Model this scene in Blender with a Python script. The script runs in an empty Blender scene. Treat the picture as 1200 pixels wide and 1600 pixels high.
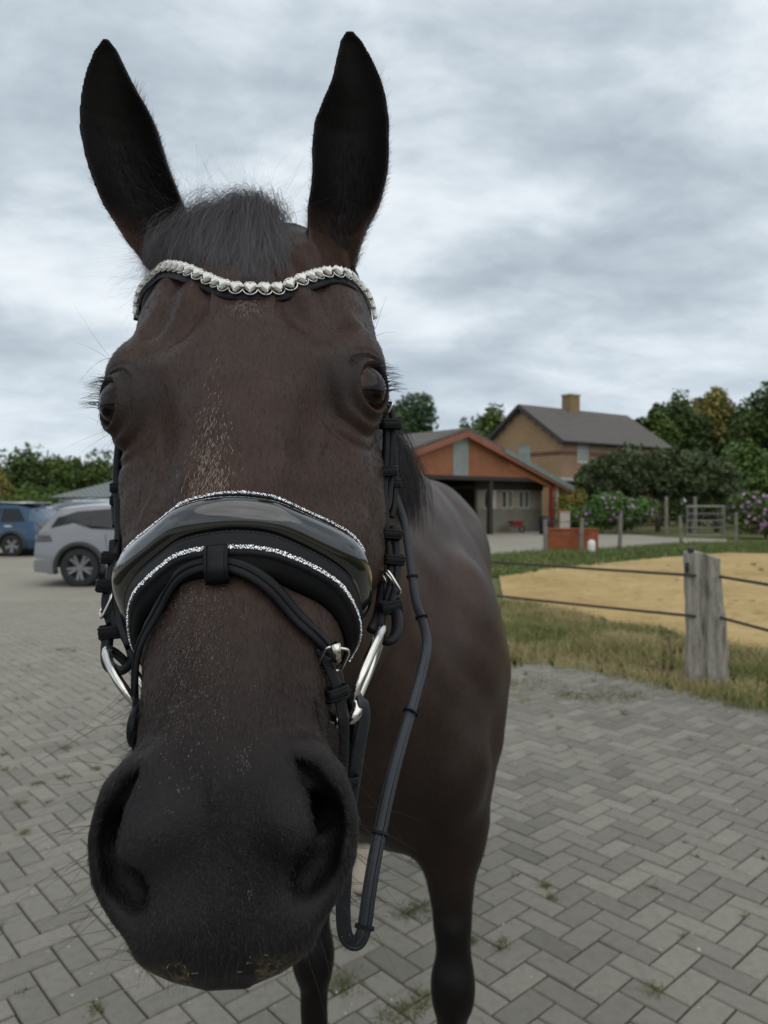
import bpy, math, random
import numpy as np
from mathutils import Vector, Matrix, Quaternion

random.seed(7)
rng = np.random.default_rng(11)
SC = bpy.context.scene
COL = SC.collection
R = math.radians
F_PX = 1170.0            # focal length in photo pixels (1200 x 1600)
CAM = np.array([0.0, 0.0, 1.6])
PITCH = math.atan(15.0 / F_PX)

# ---------------------------------------------------------------- camera
cam_data = bpy.data.cameras.new('camera')
cam = bpy.data.objects.new('camera', cam_data)
COL.objects.link(cam)
cam.location = CAM
cam.rotation_euler = (R(90) - PITCH, 0, 0)
cam_data.sensor_fit = 'VERTICAL'
cam_data.sensor_height = 36.0
cam_data.lens = 36.0 * F_PX / 1600.0
cam_data.clip_start = 0.02
cam_data.clip_end = 6000
cam_data.dof.use_dof = True
cam_data.dof.focus_distance = 0.56
cam_data.dof.aperture_fstop = 11.0
SC.camera = cam
SC.view_settings.view_transform = 'Standard'
SC.view_settings.look = 'None'
SC.view_settings.gamma = 1.0
SC.view_settings.exposure = 0.0
SC.view_settings.use_curve_mapping = False

# ---------------------------------------------------------------- sky and sun
SUN_EL, SUN_AZ = R(58), R(150)
world = bpy.data.worlds.new('World')
SC.world = world
world.use_nodes = True
_n = world.node_tree.nodes; _l = world.node_tree.links
_n.clear()
def wn(t, **kw):
    n = _n.new(t)
    for k, v in kw.items(): setattr(n, k, v)
    return n
out = wn('ShaderNodeOutputWorld')
sky = wn('ShaderNodeTexSky', sky_type='NISHITA', sun_disc=False, sun_elevation=SUN_EL, sun_rotation=SUN_AZ)
bg_sky = wn('ShaderNodeBackground'); bg_sky.inputs[1].default_value = 0.075
bg_cl = wn('ShaderNodeBackground'); bg_cl.inputs[1].default_value = 1.02
tc = wn('ShaderNodeTexCoord')
sep = wn('ShaderNodeSeparateXYZ'); _l.new(tc.outputs['Generated'], sep.inputs[0])
def wmath(op, a, b=None, clamp=False):
    m = wn('ShaderNodeMath', operation=op); m.use_clamp = clamp
    for i, v in enumerate((a, b)):
        if v is None: continue
        if isinstance(v, (int, float)): m.inputs[i].default_value = v
        else: _l.new(v, m.inputs[i])
    return m.outputs[0]
den = wmath('ADD', wmath('MAXIMUM', sep.outputs[2], 0.0), 0.30)
comb = wn('ShaderNodeCombineXYZ')
_l.new(wmath('DIVIDE', sep.outputs[0], den), comb.inputs[0])
_l.new(wmath('DIVIDE', sep.outputs[1], den), comb.inputs[1])
comb.inputs[2].default_value = 0.0
def wnoise(scale, detail, rough, off, dist=0.0, stretch=(1, 1, 1)):
    mp = wn('ShaderNodeMapping'); mp.inputs['Location'].default_value = off
    mp.inputs['Scale'].default_value = stretch
    mp.inputs['Rotation'].default_value = (0, 0, R(-14))
    _l.new(comb.outputs[0], mp.inputs[0])
    t = wn('ShaderNodeTexNoise'); t.inputs['Scale'].default_value = scale
    t.inputs['Detail'].default_value = detail; t.inputs['Roughness'].default_value = rough
    t.inputs['Distortion'].default_value = dist
    _l.new(mp.outputs[0], t.inputs['Vector'])
    return t.outputs['Fac']
n1 = wnoise(1.05, 4.0, 0.50, (3.1, 7.4, 0), 0.15, (1.0, 1.15, 1))     # broad masses
n2 = wnoise(3.0, 8.0, 0.60, (1.0, 2.0, 0), 0.15, (0.95, 1.4, 1))      # billows
n3 = wnoise(0.9, 3.0, 0.5, (9.0, 1.5, 0))                        # thin places
mass = wmath('ADD', wmath('MULTIPLY', n1, 0.62), wmath('MULTIPLY', n2, 0.38))
ramp = wn('ShaderNodeValToRGB')
cr = ramp.color_ramp
cr.interpolation = 'B_SPLINE'
cr.elements[0].position = 0.37; cr.elements[0].color = (0.90, 0.96, 1.0, 1)
cr.elements[1].position = 0.63; cr.elements[1].color = (0.325, 0.385, 0.450, 1)
e = cr.elements.new(0.44); e.color = (0.82, 0.88, 0.93, 1)
e = cr.elements.new(0.52); e.color = (0.535, 0.620, 0.695, 1)
_l.new(mass, ramp.inputs[0])
# pale band of brighter cloud towards the horizon, as under any cloud deck
hz = wmath('SUBTRACT', 1.0, wmath('MULTIPLY', wmath('MAXIMUM', sep.outputs[2], 0.0), 2.3), True)
mixh = wn('ShaderNodeMix', data_type='RGBA'); 
_l.new(wmath('MULTIPLY', wmath('POWER', hz, 1.6), 0.62), mixh.inputs['Factor'])
_l.new(ramp.outputs[0], mixh.inputs['A'])
mixh.inputs['B'].default_value = (0.70, 0.79, 0.87, 1)
_l.new(mixh.outputs['Result'], bg_cl.inputs[0])
_l.new(sky.outputs[0], bg_sky.inputs[0])
cover = wmath('SUBTRACT', 1.0, wmath('MULTIPLY', wmath('SUBTRACT', n3, 0.56, True), 2.2), True)
cover = wmath('MAXIMUM', cover, 0.72)
mixs = wn('ShaderNodeMixShader')
_l.new(cover, mixs.inputs[0]); _l.new(bg_sky.outputs[0], mixs.inputs[1]); _l.new(bg_cl.outputs[0], mixs.inputs[2])
_l.new(mixs.outputs[0], out.inputs[0])

sun_d = bpy.data.lights.new('sun', 'SUN')
sun_d.energy = 1.5; sun_d.angle = R(95); sun_d.color = (1.0, 0.93, 0.84)
sun = bpy.data.objects.new('sun', sun_d); COL.objects.link(sun)
# sun_rotation is measured from +Y towards +X; aim the lamp the same way
sd = Vector((math.sin(SUN_AZ) * math.cos(SUN_EL), math.cos(SUN_AZ) * math.cos(SUN_EL), math.sin(SUN_EL)))
sun.rotation_euler = sd.to_track_quat('Z', 'Y').to_euler()

# ---------------------------------------------------------------- helpers
def nrm(v):
    v = np.asarray(v, float); return v / np.linalg.norm(v)
_FW = np.array([0, math.cos(PITCH), -math.sin(PITCH)])
_UP = np.array([0, math.sin(PITCH), math.cos(PITCH)])
def ray(px, py):
    return _FW + (px - 600) / F_PX * np.array([1.0, 0, 0]) + (800 - py) / F_PX * _UP
def at(px, py, Y):
    """point of the place seen at photo pixel px,py and standing Y metres away"""
    d = ray(px, py)
    return CAM + d * (Y / d[1])
def ground_at(px, py, z=0.0):
    d = ray(px, py)
    return CAM + d * ((z - CAM[2]) / d[2])

def tag(o, label=None, cat=None, group=None, kind=None):
    if label: o['label'] = label
    if cat: o['category'] = cat
    if group: o['group'] = group
    if kind: o['kind'] = kind
    return o
def empty(name, loc=(0, 0, 0), rz=0.0):
    o = bpy.data.objects.new(name, None); COL.objects.link(o)
    o.empty_display_size = 0.1
    o.location = loc; o.rotation_euler = (0, 0, rz)
    return o
def mesh_obj(name, verts, faces, mat=None, parent=None, smooth=False, world_coords=False):
    me = bpy.data.meshes.new(name)
    if isinstance(verts, np.ndarray) and isinstance(faces, np.ndarray):
        nv, nf, k = len(verts), len(faces), faces.shape[1]
        me.vertices.add(nv); me.vertices.foreach_set('co', verts.astype(np.float32).ravel())
        me.loops.add(nf * k); me.loops.foreach_set('vertex_index', faces.astype(np.int32).ravel())
        me.polygons.add(nf); me.polygons.foreach_set('loop_start', np.arange(nf, dtype=np.int32) * k)
        me.update(calc_edges=True)
    else:
        me.from_pydata([tuple(map(float, v)) for v in verts], [], [tuple(int(i) for i in f) for f in faces])
        me.update()
    if smooth: me.polygons.foreach_set('use_smooth', np.ones(len(me.polygons), bool))
    o = bpy.data.objects.new(name, me); COL.objects.link(o)
    if mat is not None: me.materials.append(mat)
    if parent is not None:
        o.parent = parent
        if world_coords:
            # geometry was given in world coordinates: express it in the parent's frame
            M = Matrix.LocRotScale(parent.location, parent.rotation_euler, parent.scale)
            p = parent
            while p.parent is not None:
                p = p.parent
                M = Matrix.LocRotScale(p.location, p.rotation_euler, p.scale) @ M
            me.transform(M.inverted())
    return o

class MB:
    """collects boxes, tubes and plates; build() links them as one mesh"""
    def __init__(s): s.v = []; s.f = []
    def add(s, vs, fs):
        b = len(s.v); s.v += [tuple(map(float, v)) for v in vs]; s.f += [tuple(b + i for i in f) for f in fs]
        return s
    def box(s, c, size, rot=None, bevel=0.0):
        hx, hy, hz = [a / 2 for a in size]
        b = min(bevel, hx * .9, hy * .9, hz * .9)
        if b <= 0:
            vs = [(x, y, z) for x in (-hx, hx) for y in (-hy, hy) for z in (-hz, hz)]
            fs = [(0, 1, 3, 2), (4, 6, 7, 5), (0, 4, 5, 1), (2, 3, 7, 6), (0, 2, 6, 4), (1, 5, 7, 3)]
        else:
            vs = []; 
            for sx in (-1, 1):
                for sy in (-1, 1):
                    for sz in (-1, 1):
                        vs += [(sx * hx, sy * (hy - b), sz * (hz - b)), (sx * (hx - b), sy * hy, sz * (hz - b)), (sx * (hx - b), sy * (hy - b), sz * hz)]
            def i(sx, sy, sz, k): return (((sx > 0) * 2 + (sy > 0)) * 2 + (sz > 0)) * 3 + k
            fs = []
            for sg in (-1, 1):
                q = [i(sg, -1, -1, 0), i(sg, 1, -1, 0), i(sg, 1, 1, 0), i(sg, -1, 1, 0)]; fs.append(q if sg > 0 else q[::-1])
                q = [i(-1, sg, -1, 1), i(-1, sg, 1, 1), i(1, sg, 1, 1), i(1, sg, -1, 1)]; fs.append(q if sg > 0 else q[::-1])
                q = [i(-1, -1, sg, 2), i(1, -1, sg, 2), i(1, 1, sg, 2), i(-1, 1, sg, 2)]; fs.append(q if sg > 0 else q[::-1])
            for a in (-1, 1):
                for c2 in (-1, 1):
                    q = [i(a, c2, -1, 0), i(a, c2, -1, 1), i(a, c2, 1, 1), i(a, c2, 1, 0)]; fs.append(q if a * c2 > 0 else q[::-1])
                    q = [i(a, -1, c2, 0), i(a, 1, c2, 0), i(a, 1, c2, 2), i(a, -1, c2, 2)]; fs.append(q if a * c2 > 0 else q[::-1])
                    q = [i(-1, a, c2, 1), i(-1, a, c2, 2), i(1, a, c2, 2), i(1, a, c2, 1)]; fs.append(q if a * c2 > 0 else q[::-1])
            for sx in (-1, 1):
                for sy in (-1, 1):
                    for sz in (-1, 1):
                        q = [i(sx, sy, sz, 0), i(sx, sy, sz, 1), i(sx, sy, sz, 2)]
                        fs.append(q if sx * sy * sz > 0 else q[::-1])
        if rot is not None:
            M = Matrix.Rotation(rot, 3, 'Z') if isinstance(rot, (int, float)) else rot
            vs = [M @ Vector(v) for v in vs]
        vs = [(v[0] + c[0], v[1] + c[1], v[2] + c[2]) for v in vs]
        return s.add(vs, fs)
    def tube(s, pts, rad, n=8, closed=False, cap=True):
        v, f = tube_arrays(pts, rad, n, closed, cap)
        return s.add(v, f)
    def cyl(s, a, b, r0, r1=None, n=16):
        return s.tube([a, b], [r0, r0 if r1 is None else r1], n)
    def prism(s, poly, axis, a, b):
        """closed polygon in the plane normal to axis ('x','y','z'), extruded from a to b"""
        def p3(q, t):
            return {'x': (t, q[0], q[1]), 'y': (q[0], t, q[1]), 'z': (q[0], q[1], t)}[axis]
        n = len(poly)
        vs = [p3(q, a) for q in poly] + [p3(q, b) for q in poly]
        fs = [tuple(range(n))[::-1], tuple(range(n, 2 * n))] + [(i, (i + 1) % n, n + (i + 1) % n, n + i) for i in range(n)]
        return s.add(vs, fs)
    def build(s, name, mat=None, parent=None, smooth=False, wc=False, fix=True):
        o = mesh_obj(name, s.v, s.f, mat, parent, smooth, wc)
        if fix:
            import bmesh
            bm = bmesh.new(); bm.from_mesh(o.data); bmesh.ops.recalc_face_normals(bm, faces=bm.faces); bm.to_mesh(o.data); bm.free()
        return o

def frames(P, closed=False):
    P = np.asarray(P, float); n = len(P)
    if closed: T = np.roll(P, -1, 0) - np.roll(P, 1, 0)
    else: T = np.gradient(P, axis=0)
    T /= np.linalg.norm(T, axis=1)[:, None] + 1e-12
    up = np.array([0, 0, 1.0]) if abs(T[0][2]) < .9 else np.array([1.0, 0, 0])
    N = np.zeros_like(P); nn = up - T[0] * (up @ T[0]); N[0] = nn / np.linalg.norm(nn)
    for i in range(1, n):
        v = N[i - 1] - T[i] * (N[i - 1] @ T[i]); N[i] = v / (np.linalg.norm(v) + 1e-12)
    return T, N, np.cross(T, N)
def tube_arrays(pts, rad, n=8, closed=False, cap=True, flat=1.0, N=None):
    P = np.asarray(pts, float); m = len(P)
    T, NN, B = frames(P, closed)
    if N is not None:
        NN = np.asarray(N, float); NN = NN - T * np.sum(NN * T, 1)[:, None]
        NN /= np.linalg.norm(NN, axis=1)[:, None] + 1e-12
        B = np.cross(T, NN)
    rad = np.broadcast_to(np.asarray(rad, float), (m,))
    a = np.arange(n) / n * 2 * math.pi
    V = (P[:, None] + (np.cos(a)[None, :, None] * NN[:, None] * flat + np.sin(a)[None, :, None] * B[:, None]) * rad[:, None, None]).reshape(-1, 3)
    Fc = []
    for i in range(m if closed else m - 1):
        j = (i + 1) % m
        for k in range(n):
            l = (k + 1) % n
            Fc.append((i * n + k, i * n + l, j * n + l, j * n + k))
    if cap and not closed:
        Fc.append(tuple(range(n))[::-1]); Fc.append(tuple((m - 1) * n + k for k in range(n)))
    return V, Fc
def spline(pts, n):
    """Catmull-Rom through pts, n samples"""
    P = np.asarray(pts, float); m = len(P)
    Q = np.vstack([2 * P[0] - P[1], P, 2 * P[-1] - P[-2]])
    t = np.linspace(0, m - 1, n); i = np.minimum(t.astype(int), m - 2); f = (t - i)[:, None]
    a, b, c, d = Q[i], Q[i + 1], Q[i + 2], Q[i + 3]
    return 0.5 * (2 * b + (c - a) * f + (2 * a - 5 * b + 4 * c - d) * f ** 2 + (3 * b - a - 3 * c + d) * f ** 3)

def hair_mesh(name, P, rad, mat, parent=None, sides=3, label=None):
    """P: (N,K,3) strand points, rad: (N,K) or (K,) radii -> one mesh of thin tapered strands"""
    Nn, K, _ = P.shape
    T = np.gradient(P, axis=1); T /= np.linalg.norm(T, axis=2, keepdims=True) + 1e-12
    ref = np.repeat(rng.normal(size=(Nn, 1, 3)), K, axis=1); ref = ref - T * np.sum(ref * T, 2, keepdims=True)
    ref /= np.linalg.norm(ref, axis=2, keepdims=True) + 1e-12
    B = np.cross(T, ref)
    rad = np.broadcast_to(rad, (Nn, K))[..., None]
    if sides == 2:
        V = np.stack([P - ref * rad, P + ref * rad], 2)
    else:
        a = np.arange(sides) / sides * 2 * math.pi
        V = np.stack([P + (ref * math.cos(x) + B * math.sin(x)) * rad for x in a], 2)
    V = V.reshape(-1, 3)
    base = (np.arange(Nn)[:, None] * K + np.arange(K - 1)[None, :]).reshape(-1) * sides
    fs = []
    for k in range(1 if sides == 2 else sides):
        l = (k + 1) % sides
        fs.append(np.stack([base + k, base + l, base + sides + l, base + sides + k], 1))
    return mesh_obj(name, V, np.concatenate(fs), mat, parent, smooth=True)

def proj(P):
    q = np.asarray(P, float) - CAM
    d = q @ _FW; return 600 + F_PX * q[..., 0] / d, 800 - F_PX * (q @ _UP) / d
def set_attr(o, name, val, kind='FLOAT'):
    a = o.data.attributes.new(name, kind, 'POINT')
    a.data.foreach_set('vector' if kind == 'FLOAT_VECTOR' else 'value', np.ascontiguousarray(val, dtype=np.float32).ravel())

# ---------------------------------------------------------------- materials
MATS = {}
class NT:
    """small node-tree builder"""
    def __init__(s, m):
        m.use_nodes = True; s.t = m.node_tree; s.n = s.t.nodes; s.l = s.t.links
        s.b = s.n['Principled BSDF']
        s.tc = s.n.new('ShaderNodeTexCoord')
    def coord(s, kind='Object', scale=(1, 1, 1), rot=(0, 0, 0), loc=(0, 0, 0)):
        mp = s.n.new('ShaderNodeMapping'); mp.inputs['Scale'].default_value = scale
        mp.inputs['Rotation'].default_value = rot; mp.inputs['Location'].default_value = loc
        s.l.new(s.tc.outputs[kind], mp.inputs[0]); return mp.outputs[0]
    def noise(s, scale, detail=4, rough=.55, vec=None, dist=0.0, out='Fac'):
        t = s.n.new('ShaderNodeTexNoise'); t.inputs['Scale'].default_value = scale; t.inputs['Detail'].default_value = detail
        t.inputs['Roughness'].default_value = rough; t.inputs['Distortion'].default_value = dist
        s.l.new(vec if vec is not None else s.tc.outputs['Object'], t.inputs['Vector']); return t.outputs[out]
    def vor(s, scale, vec=None, feature='F1', out='Distance', rnd=1.0):
        t = s.n.new('ShaderNodeTexVoronoi'); t.feature = feature; t.inputs['Scale'].default_value = scale
        t.inputs['Randomness'].default_value = rnd
        s.l.new(vec if vec is not None else s.tc.outputs['Object'], t.inputs['Vector']); return t.outputs[out]
    def ramp(s, fac, stops, interp='LINEAR'):
        r = s.n.new('ShaderNodeValToRGB'); cr = r.color_ramp; cr.interpolation = interp
        while len(cr.elements) < len(stops): cr.elements.new(.5)
        for e, (p, c) in zip(cr.elements, stops):
            e.position = p; e.color = (c, c, c, 1) if isinstance(c, (int, float)) else (*c, 1)
        s.l.new(fac, r.inputs[0]); return r.outputs[0]
    def mix(s, fac, a, b, mode='MIX'):
        m = s.n.new('ShaderNodeMix'); m.data_type = 'RGBA'; m.blend_type = mode; m.clamp_factor = True
        for key, v in (('Factor', fac), ('A', a), ('B', b)):
            if isinstance(v, (int, float)):
                m.inputs[key].default_value = v if key == 'Factor' else (v, v, v, 1)
            elif isinstance(v, tuple): m.inputs[key].default_value = (*v, 1) if len(v) == 3 else v
            else: s.l.new(v, m.inputs[key])
        return m.outputs['Result']
    def math(s, op, a, b=None, clamp=False):
        m = s.n.new('ShaderNodeMath'); m.operation = op; m.use_clamp = clamp
        for i, v in enumerate((a, b)):
            if v is None: continue
            if isinstance(v, (int, float)): m.inputs[i].default_value = v
            else: s.l.new(v, m.inputs[i])
        return m.outputs[0]
    def attr(s, name, out='Fac'):
        a = s.n.new('ShaderNodeAttribute'); a.attribute_name = name; return a.outputs[out]
    def objrand(s):
        return s.n.new('ShaderNodeObjectInfo').outputs['Random']
    def bump(s, h, strength=.3, dist=.01, chain=None):
        b = s.n.new('ShaderNodeBump'); b.inputs['Strength'].default_value = strength; b.inputs['Distance'].default_value = dist
        s.l.new(h, b.inputs['Height'])
        if chain is not None: s.l.new(chain, b.inputs['Normal'])
        s.l.new(b.outputs[0], s.b.inputs['Normal']); return b.outputs[0]
    def set(s, **kw):
        for k, v in kw.items():
            k = {'color': 'Base Color', 'rough': 'Roughness', 'metal': 'Metallic', 'spec': 'Specular IOR Level', 'coat': 'Coat Weight',
                 'coat_rough': 'Coat Roughness', 'sheen': 'Sheen Weight', 'trans': 'Transmission Weight', 'alpha': 'Alpha', 'sss': 'Subsurface Weight', 'sheen_rough': 'Sheen Roughness'}.get(k, k)
            i = s.b.inputs[k]
            if isinstance(v, (int, float)): i.default_value = v
            elif isinstance(v, tuple): i.default_value = (*v, 1) if len(v) == 3 else v
            else: s.l.new(v, i)
        return s
def mat(name, color=(.5, .5, .5), rough=.6, vary=.25, vscale=6.0, bump=0.0, bscale=40.0, bdist=.004, coordkind='Object', **kw):
    """everyday surface: base colour broken up by two scales of noise, worn gloss and fine relief"""
    if name in MATS: return MATS[name]
    m = bpy.data.materials.new(name); t = NT(m)
    v = t.coord(coordkind)
    a = t.noise(vscale, 5, .6, v); b = t.noise(vscale * 7, 4, .6, v)
    f = t.math('ADD', t.math('MULTIPLY', a, .65), t.math('MULTIPLY', b, .35))
    lo = tuple(c * (1 - vary) for c in color); hi = tuple(min(1, c * (1 + vary)) for c in color)
    t.set(color=t.ramp(f, [(.3, lo), (.7, hi)]), rough=rough)
    if 'metal' not in kw: t.set(rough=t.math('ADD', t.math('MULTIPLY', t.math('SUBTRACT', b, .5), .3 * min(1, rough * 2)), rough, True))
    if bump: t.bump(t.noise(bscale, 5, .6, v), bump, bdist)
    t.set(**kw)
    MATS[name] = m; return m
# ================================================================ GROUND
G0 = np.array([0.0, 0.0]); HA = R(42)
def stone_paver():
    m = bpy.data.materials.new('concrete_paver'); t = NT(m)
    r = t.objrand(); v = t.attr('tone')
    tone = t.math('ADD', r, v)
    w = t.coord('Generated'); 
    geo = t.n.new('ShaderNodeNewGeometry').outputs['Position']
    n1 = t.noise(1.1, 4, .6, geo); n2 = t.noise(28, 5, .7, geo); n3 = t.noise(220, 3, .7, geo)
    c = t.mix(t.math('FRACT', t.math('MULTIPLY', tone, 7.31)), (.138, .130, .111), (.238, .224, .190))
    c = t.mix(t.ramp(n1, [(.35, 0), (.7, .5)]), c, (.255, .240, .205))
    c = t.mix(t.ramp(n2, [(.45, 0), (.75, .45)]), c, (.095, .090, .076))
    c = t.mix(t.ramp(n3, [(.55, 0), (.8, .5)]), c, (.34, .32, .28))
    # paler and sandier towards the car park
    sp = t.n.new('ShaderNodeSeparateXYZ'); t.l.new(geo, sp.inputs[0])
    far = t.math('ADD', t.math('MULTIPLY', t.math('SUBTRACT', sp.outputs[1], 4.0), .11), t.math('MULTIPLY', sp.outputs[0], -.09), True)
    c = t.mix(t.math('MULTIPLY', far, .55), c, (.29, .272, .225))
    t.set(color=c, rough=.85, spec=.3)
    t.bump(t.math('ADD', n3, t.math('MULTIPLY', n2, .8)), .35, .0015)
    return m
PAVER = stone_paver()
def far_paving():
    m = bpy.data.materials.new('yard_surface'); t = NT(m)
    geo = t.n.new('ShaderNodeNewGeometry').outputs['Position']
    n1 = t.noise(.35, 5, .6, geo); n2 = t.noise(6, 5, .7, geo)
    c = t.ramp(n1, [(.3, (.250, .236, .196)), (.7, (.320, .298, .245))])
    c = t.mix(t.ramp(n2, [(.45, 0), (.8, .4)]), c, (.17, .165, .145))
    t.set(color=c, rough=.9, spec=.2); t.bump(n2, .3, .01); return m
YARD = far_paving()
JOINT = mat('joint_sand', (.030, .030, .020), .95, .35, 30, .5, 200, .003)
def dirt_grass(name, c1, c2, c3, sc=1.2):
    m = bpy.data.materials.new(name); t = NT(m)
    geo = t.n.new('ShaderNodeNewGeometry').outputs['Position']
    n1 = t.noise(sc, 5, .65, geo); n2 = t.noise(sc * 14, 5, .7, geo)
    c = t.mix(t.ramp(n1, [(.38, 0), (.62, 1)]), c1, c2); c = t.mix(t.ramp(n2, [(.45, 0), (.7, .7)]), c, c3)
    t.set(color=c, rough=.95, spec=.15); t.bump(n2, .6, .03); return m
FIELD = dirt_grass('field', (.080, .098, .034), (.115, .120, .045), (.16, .14, .07), .3)
VERGE = dirt_grass('verge_soil', (.150, .145, .065), (.210, .175, .090), (.27, .22, .12), 1.6)
LAWN = dirt_grass('lawn', (.080, .115, .034), (.120, .140, .046), (.17, .155, .07), .8)
GRAVEL = dirt_grass('gravel', (.30, .28, .24), (.36, .33, .28), (.20, .18, .15), .6)
SANDM = bpy.data.materials.new('arena_sand'); _t = NT(SANDM)
_geo = _t.n.new('ShaderNodeNewGeometry').outputs['Position']
_a = _t.noise(.5, 5, .6, _geo); _b = _t.noise(3.2, 5, .65, _geo); _c = _t.vor(1.9, _geo)
_col = _t.ramp(_a, [(.3, (.36, .255, .110)), (.7, (.50, .370, .180))])
_col = _t.mix(_t.ramp(_b, [(.52, 0), (.72, .6)]), _col, (.25, .160, .062))
_col = _t.mix(_t.ramp(_c, [(.0, .4), (.22, 0)]), _col, (.24, .165, .08))
_t.set(color=_col, rough=.95, spec=.1); _t.bump(_t.math('ADD', _b, _t.math('MULTIPLY', _c, .6)), .8, .09)

def sheet(name, pts, z, m, kind='structure'):
    o = mesh_obj(name, [(p[0], p[1], z) for p in pts], [tuple(range(len(pts)))], m); return tag(o, kind=kind)
def gp(px, py): p = ground_at(px, py); return (p[0], p[1])
def dense(pts, n=8, amp=.0, closed=True):
    out = []
    k = len(pts)
    for i in range(k if closed else k - 1):
        a, b = np.array(pts[i]), np.array(pts[(i + 1) % k])
        for j in range(n):
            q = a + (b - a) * j / n; out.append(q + rng.normal(size=2) * amp * (np.linalg.norm(q) / 15))
    return out
sheet('ground', [(-900, -300), (900, -300), (900, 1500), (-900, 1500)], -.030, FIELD)
sheet('yard', [(-60, 12.0), (-1.0, 12.0), (1.2, 10.2), (1.6, 12), (2.2, 17), (4.6, 21.5), (4.4, 24.3), (12, 27.8), (14, 31), (13, 34), (11.5, 45), (-60, 45)], -.002, YARD)
yard = sheet('yard_base', [(-60, -12), (9, -12), (6.0, 2), (4.0, 4.9), (2.6, 6.0), (1.6, 7.6), (1.3, 9.5), (2.2, 17), (4.6, 21.5), (4.4, 24.3), (12, 27.8), (14, 31), (13, 34), (11.5, 45), (-60, 45)], -.020, YARD)
sheet('gravel_path', [gp(935, 862), gp(1060, 851), gp(1135, 848), gp(1135, 842), gp(1040, 839), gp(930, 841), gp(860, 838)], -.012, GRAVEL)
def resample(pts, n):
    P = np.array(pts, float); L = np.concatenate([[0], np.cumsum(np.linalg.norm(np.diff(P, axis=0), axis=1))]); t = np.linspace(0, L[-1], n)
    return np.stack([np.interp(t, L, P[:, k]) for k in range(2)], 1)
def strip(name, near, far, z, m, n=70, amp=.05):
    """ground sheet between two lines, both given left to right"""
    A, B = resample(near, n), resample(far, n)
    A = A + rng.normal(size=A.shape) * amp * np.linalg.norm(A, axis=1)[:, None] / 15; B = B + rng.normal(size=B.shape) * amp * np.linalg.norm(B, axis=1)[:, None] / 15
    A[:, 0] = np.maximum.accumulate(A[:, 0]); B[:, 0] = np.maximum.accumulate(B[:, 0])
    V = [(p[0], p[1], z) for p in A] + [(p[0], p[1], z) for p in B]
    return tag(mesh_obj(name, V, [(i, i + 1, n + i + 1, n + i) for i in range(n - 1)], m), kind='structure')
AN = [gp(788, 945), gp(860, 958), gp(950, 974), gp(1040, 992), gp(1120, 1010), gp(1200, 1034), gp(1400, 1090), (7, 4.8), (30, 5)]
AF = [gp(780, 900), gp(880, 885), gp(960, 875), gp(1040, 868), gp(1120, 862), gp(1200, 861), (40, 24)]
_A, _B = resample(AN, 200), resample(AF, 200)
_m = 130; _t = np.linspace(0, 1, _m) ** 1.9; _G = _A[:, None] * (1 - _t[None, :, None]) + _B[:, None] * _t[None, :, None]
_z = -.008 + .010 * np.sin(_G[..., 0] * 3.1 + 2 * np.sin(_G[..., 1] * 1.3)) * np.sin(_G[..., 1] * 2.7)
_hp = rng.uniform([0.5, 5.5], [12, 20], (1500, 2)) 
for q in _hp:        # hoof prints and their thrown-up rims
    d2 = np.hypot(_G[..., 0] - q[0], (_G[..., 1] - q[1]) * .9) / (.075 + .02 * rng.uniform()); _z += -.045 * np.exp(-d2 ** 2) + .018 * np.exp(-((d2 - 1.6) / .5) ** 2)
_z *= np.clip(np.minimum(_t / .03, 1), 0, 1)[None]; _z[:, 0] = -.008
_V = np.concatenate([_G, _z[..., None]], 2).reshape(-1, 3); _i = (np.arange(199)[:, None] * _m + np.arange(_m - 1)[None]).reshape(-1)
tag(mesh_obj('sand_arena', _V, np.stack([_i, _i + _m, _i + _m + 1, _i + 1], 1), SANDM, smooth=True), kind='structure')
VN = [gp(765, 1042), gp(800, 1036), gp(880, 1041), gp(960, 1058), gp(1040, 1078), gp(1120, 1097), gp(1200, 1114), gp(1500, 1190)]
VF = [gp(785, 941), gp(860, 954), gp(950, 970), gp(1040, 988), gp(1120, 1006), gp(1200, 1030), gp(1500, 1108)]
VG = VN + VF[::-1]
strip('verge', VN, VF, .004, VERGE, 120, .20)
LN = [gp(765, 902), gp(785, 900), gp(880, 887), gp(960, 878), gp(1040, 870), gp(1120, 864), gp(1200, 864), gp(1300, 864)]
LF = [gp(765, 868), gp(850, 862), gp(935, 860), gp(1000, 855), gp(1060, 850), gp(1200, 848), gp(1300, 850)]
LW = LN + LF[::-1]
strip('lawn', LN, LF, -.0005, LAWN, 70, .05)

# ---- herringbone paving, stone by stone
bed = mesh_obj('paving', [(-9.5, -2, -.014), (7, -2, -.014), (5.3, 4.6, -.014), (3.3, 6.1, -.014), (2.0, 7.9, -.014), (1.3, 9.2, -.014), (-1, 12.4, -.014), (-9.5, 12.4, -.014)], [(0, 1, 2, 3, 4, 5, 6, 7)], JOINT)
tag(bed, kind='structure')
W_ = .1; ca, sa = math.cos(HA), math.sin(HA)
def paver_mesh():
    mb = MB(); L, Wd, H = .1940, .0940, .03; c = .005
    x, y = L / 2, Wd / 2
    vs = [(-x, -y, -H), (x, -y, -H), (x, y, -H), (-x, y, -H), (-x, -y, -c), (x, -y, -c), (x, y, -c), (-x, y, -c), (-x + c, -y + c, 0), (x - c, -y + c, 0), (x - c, y - c, 0), (-x + c, y - c, 0)]
    fs = [(8, 9, 10, 11)] + [(i, (i + 1) % 4, 4 + (i + 1) % 4, 4 + i) for i in range(4)] + [(4 + i, 4 + (i + 1) % 4, 8 + (i + 1) % 4, 8 + i) for i in range(4)]
    return np.array(vs), fs
pv, pf = paver_mesh()
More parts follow.
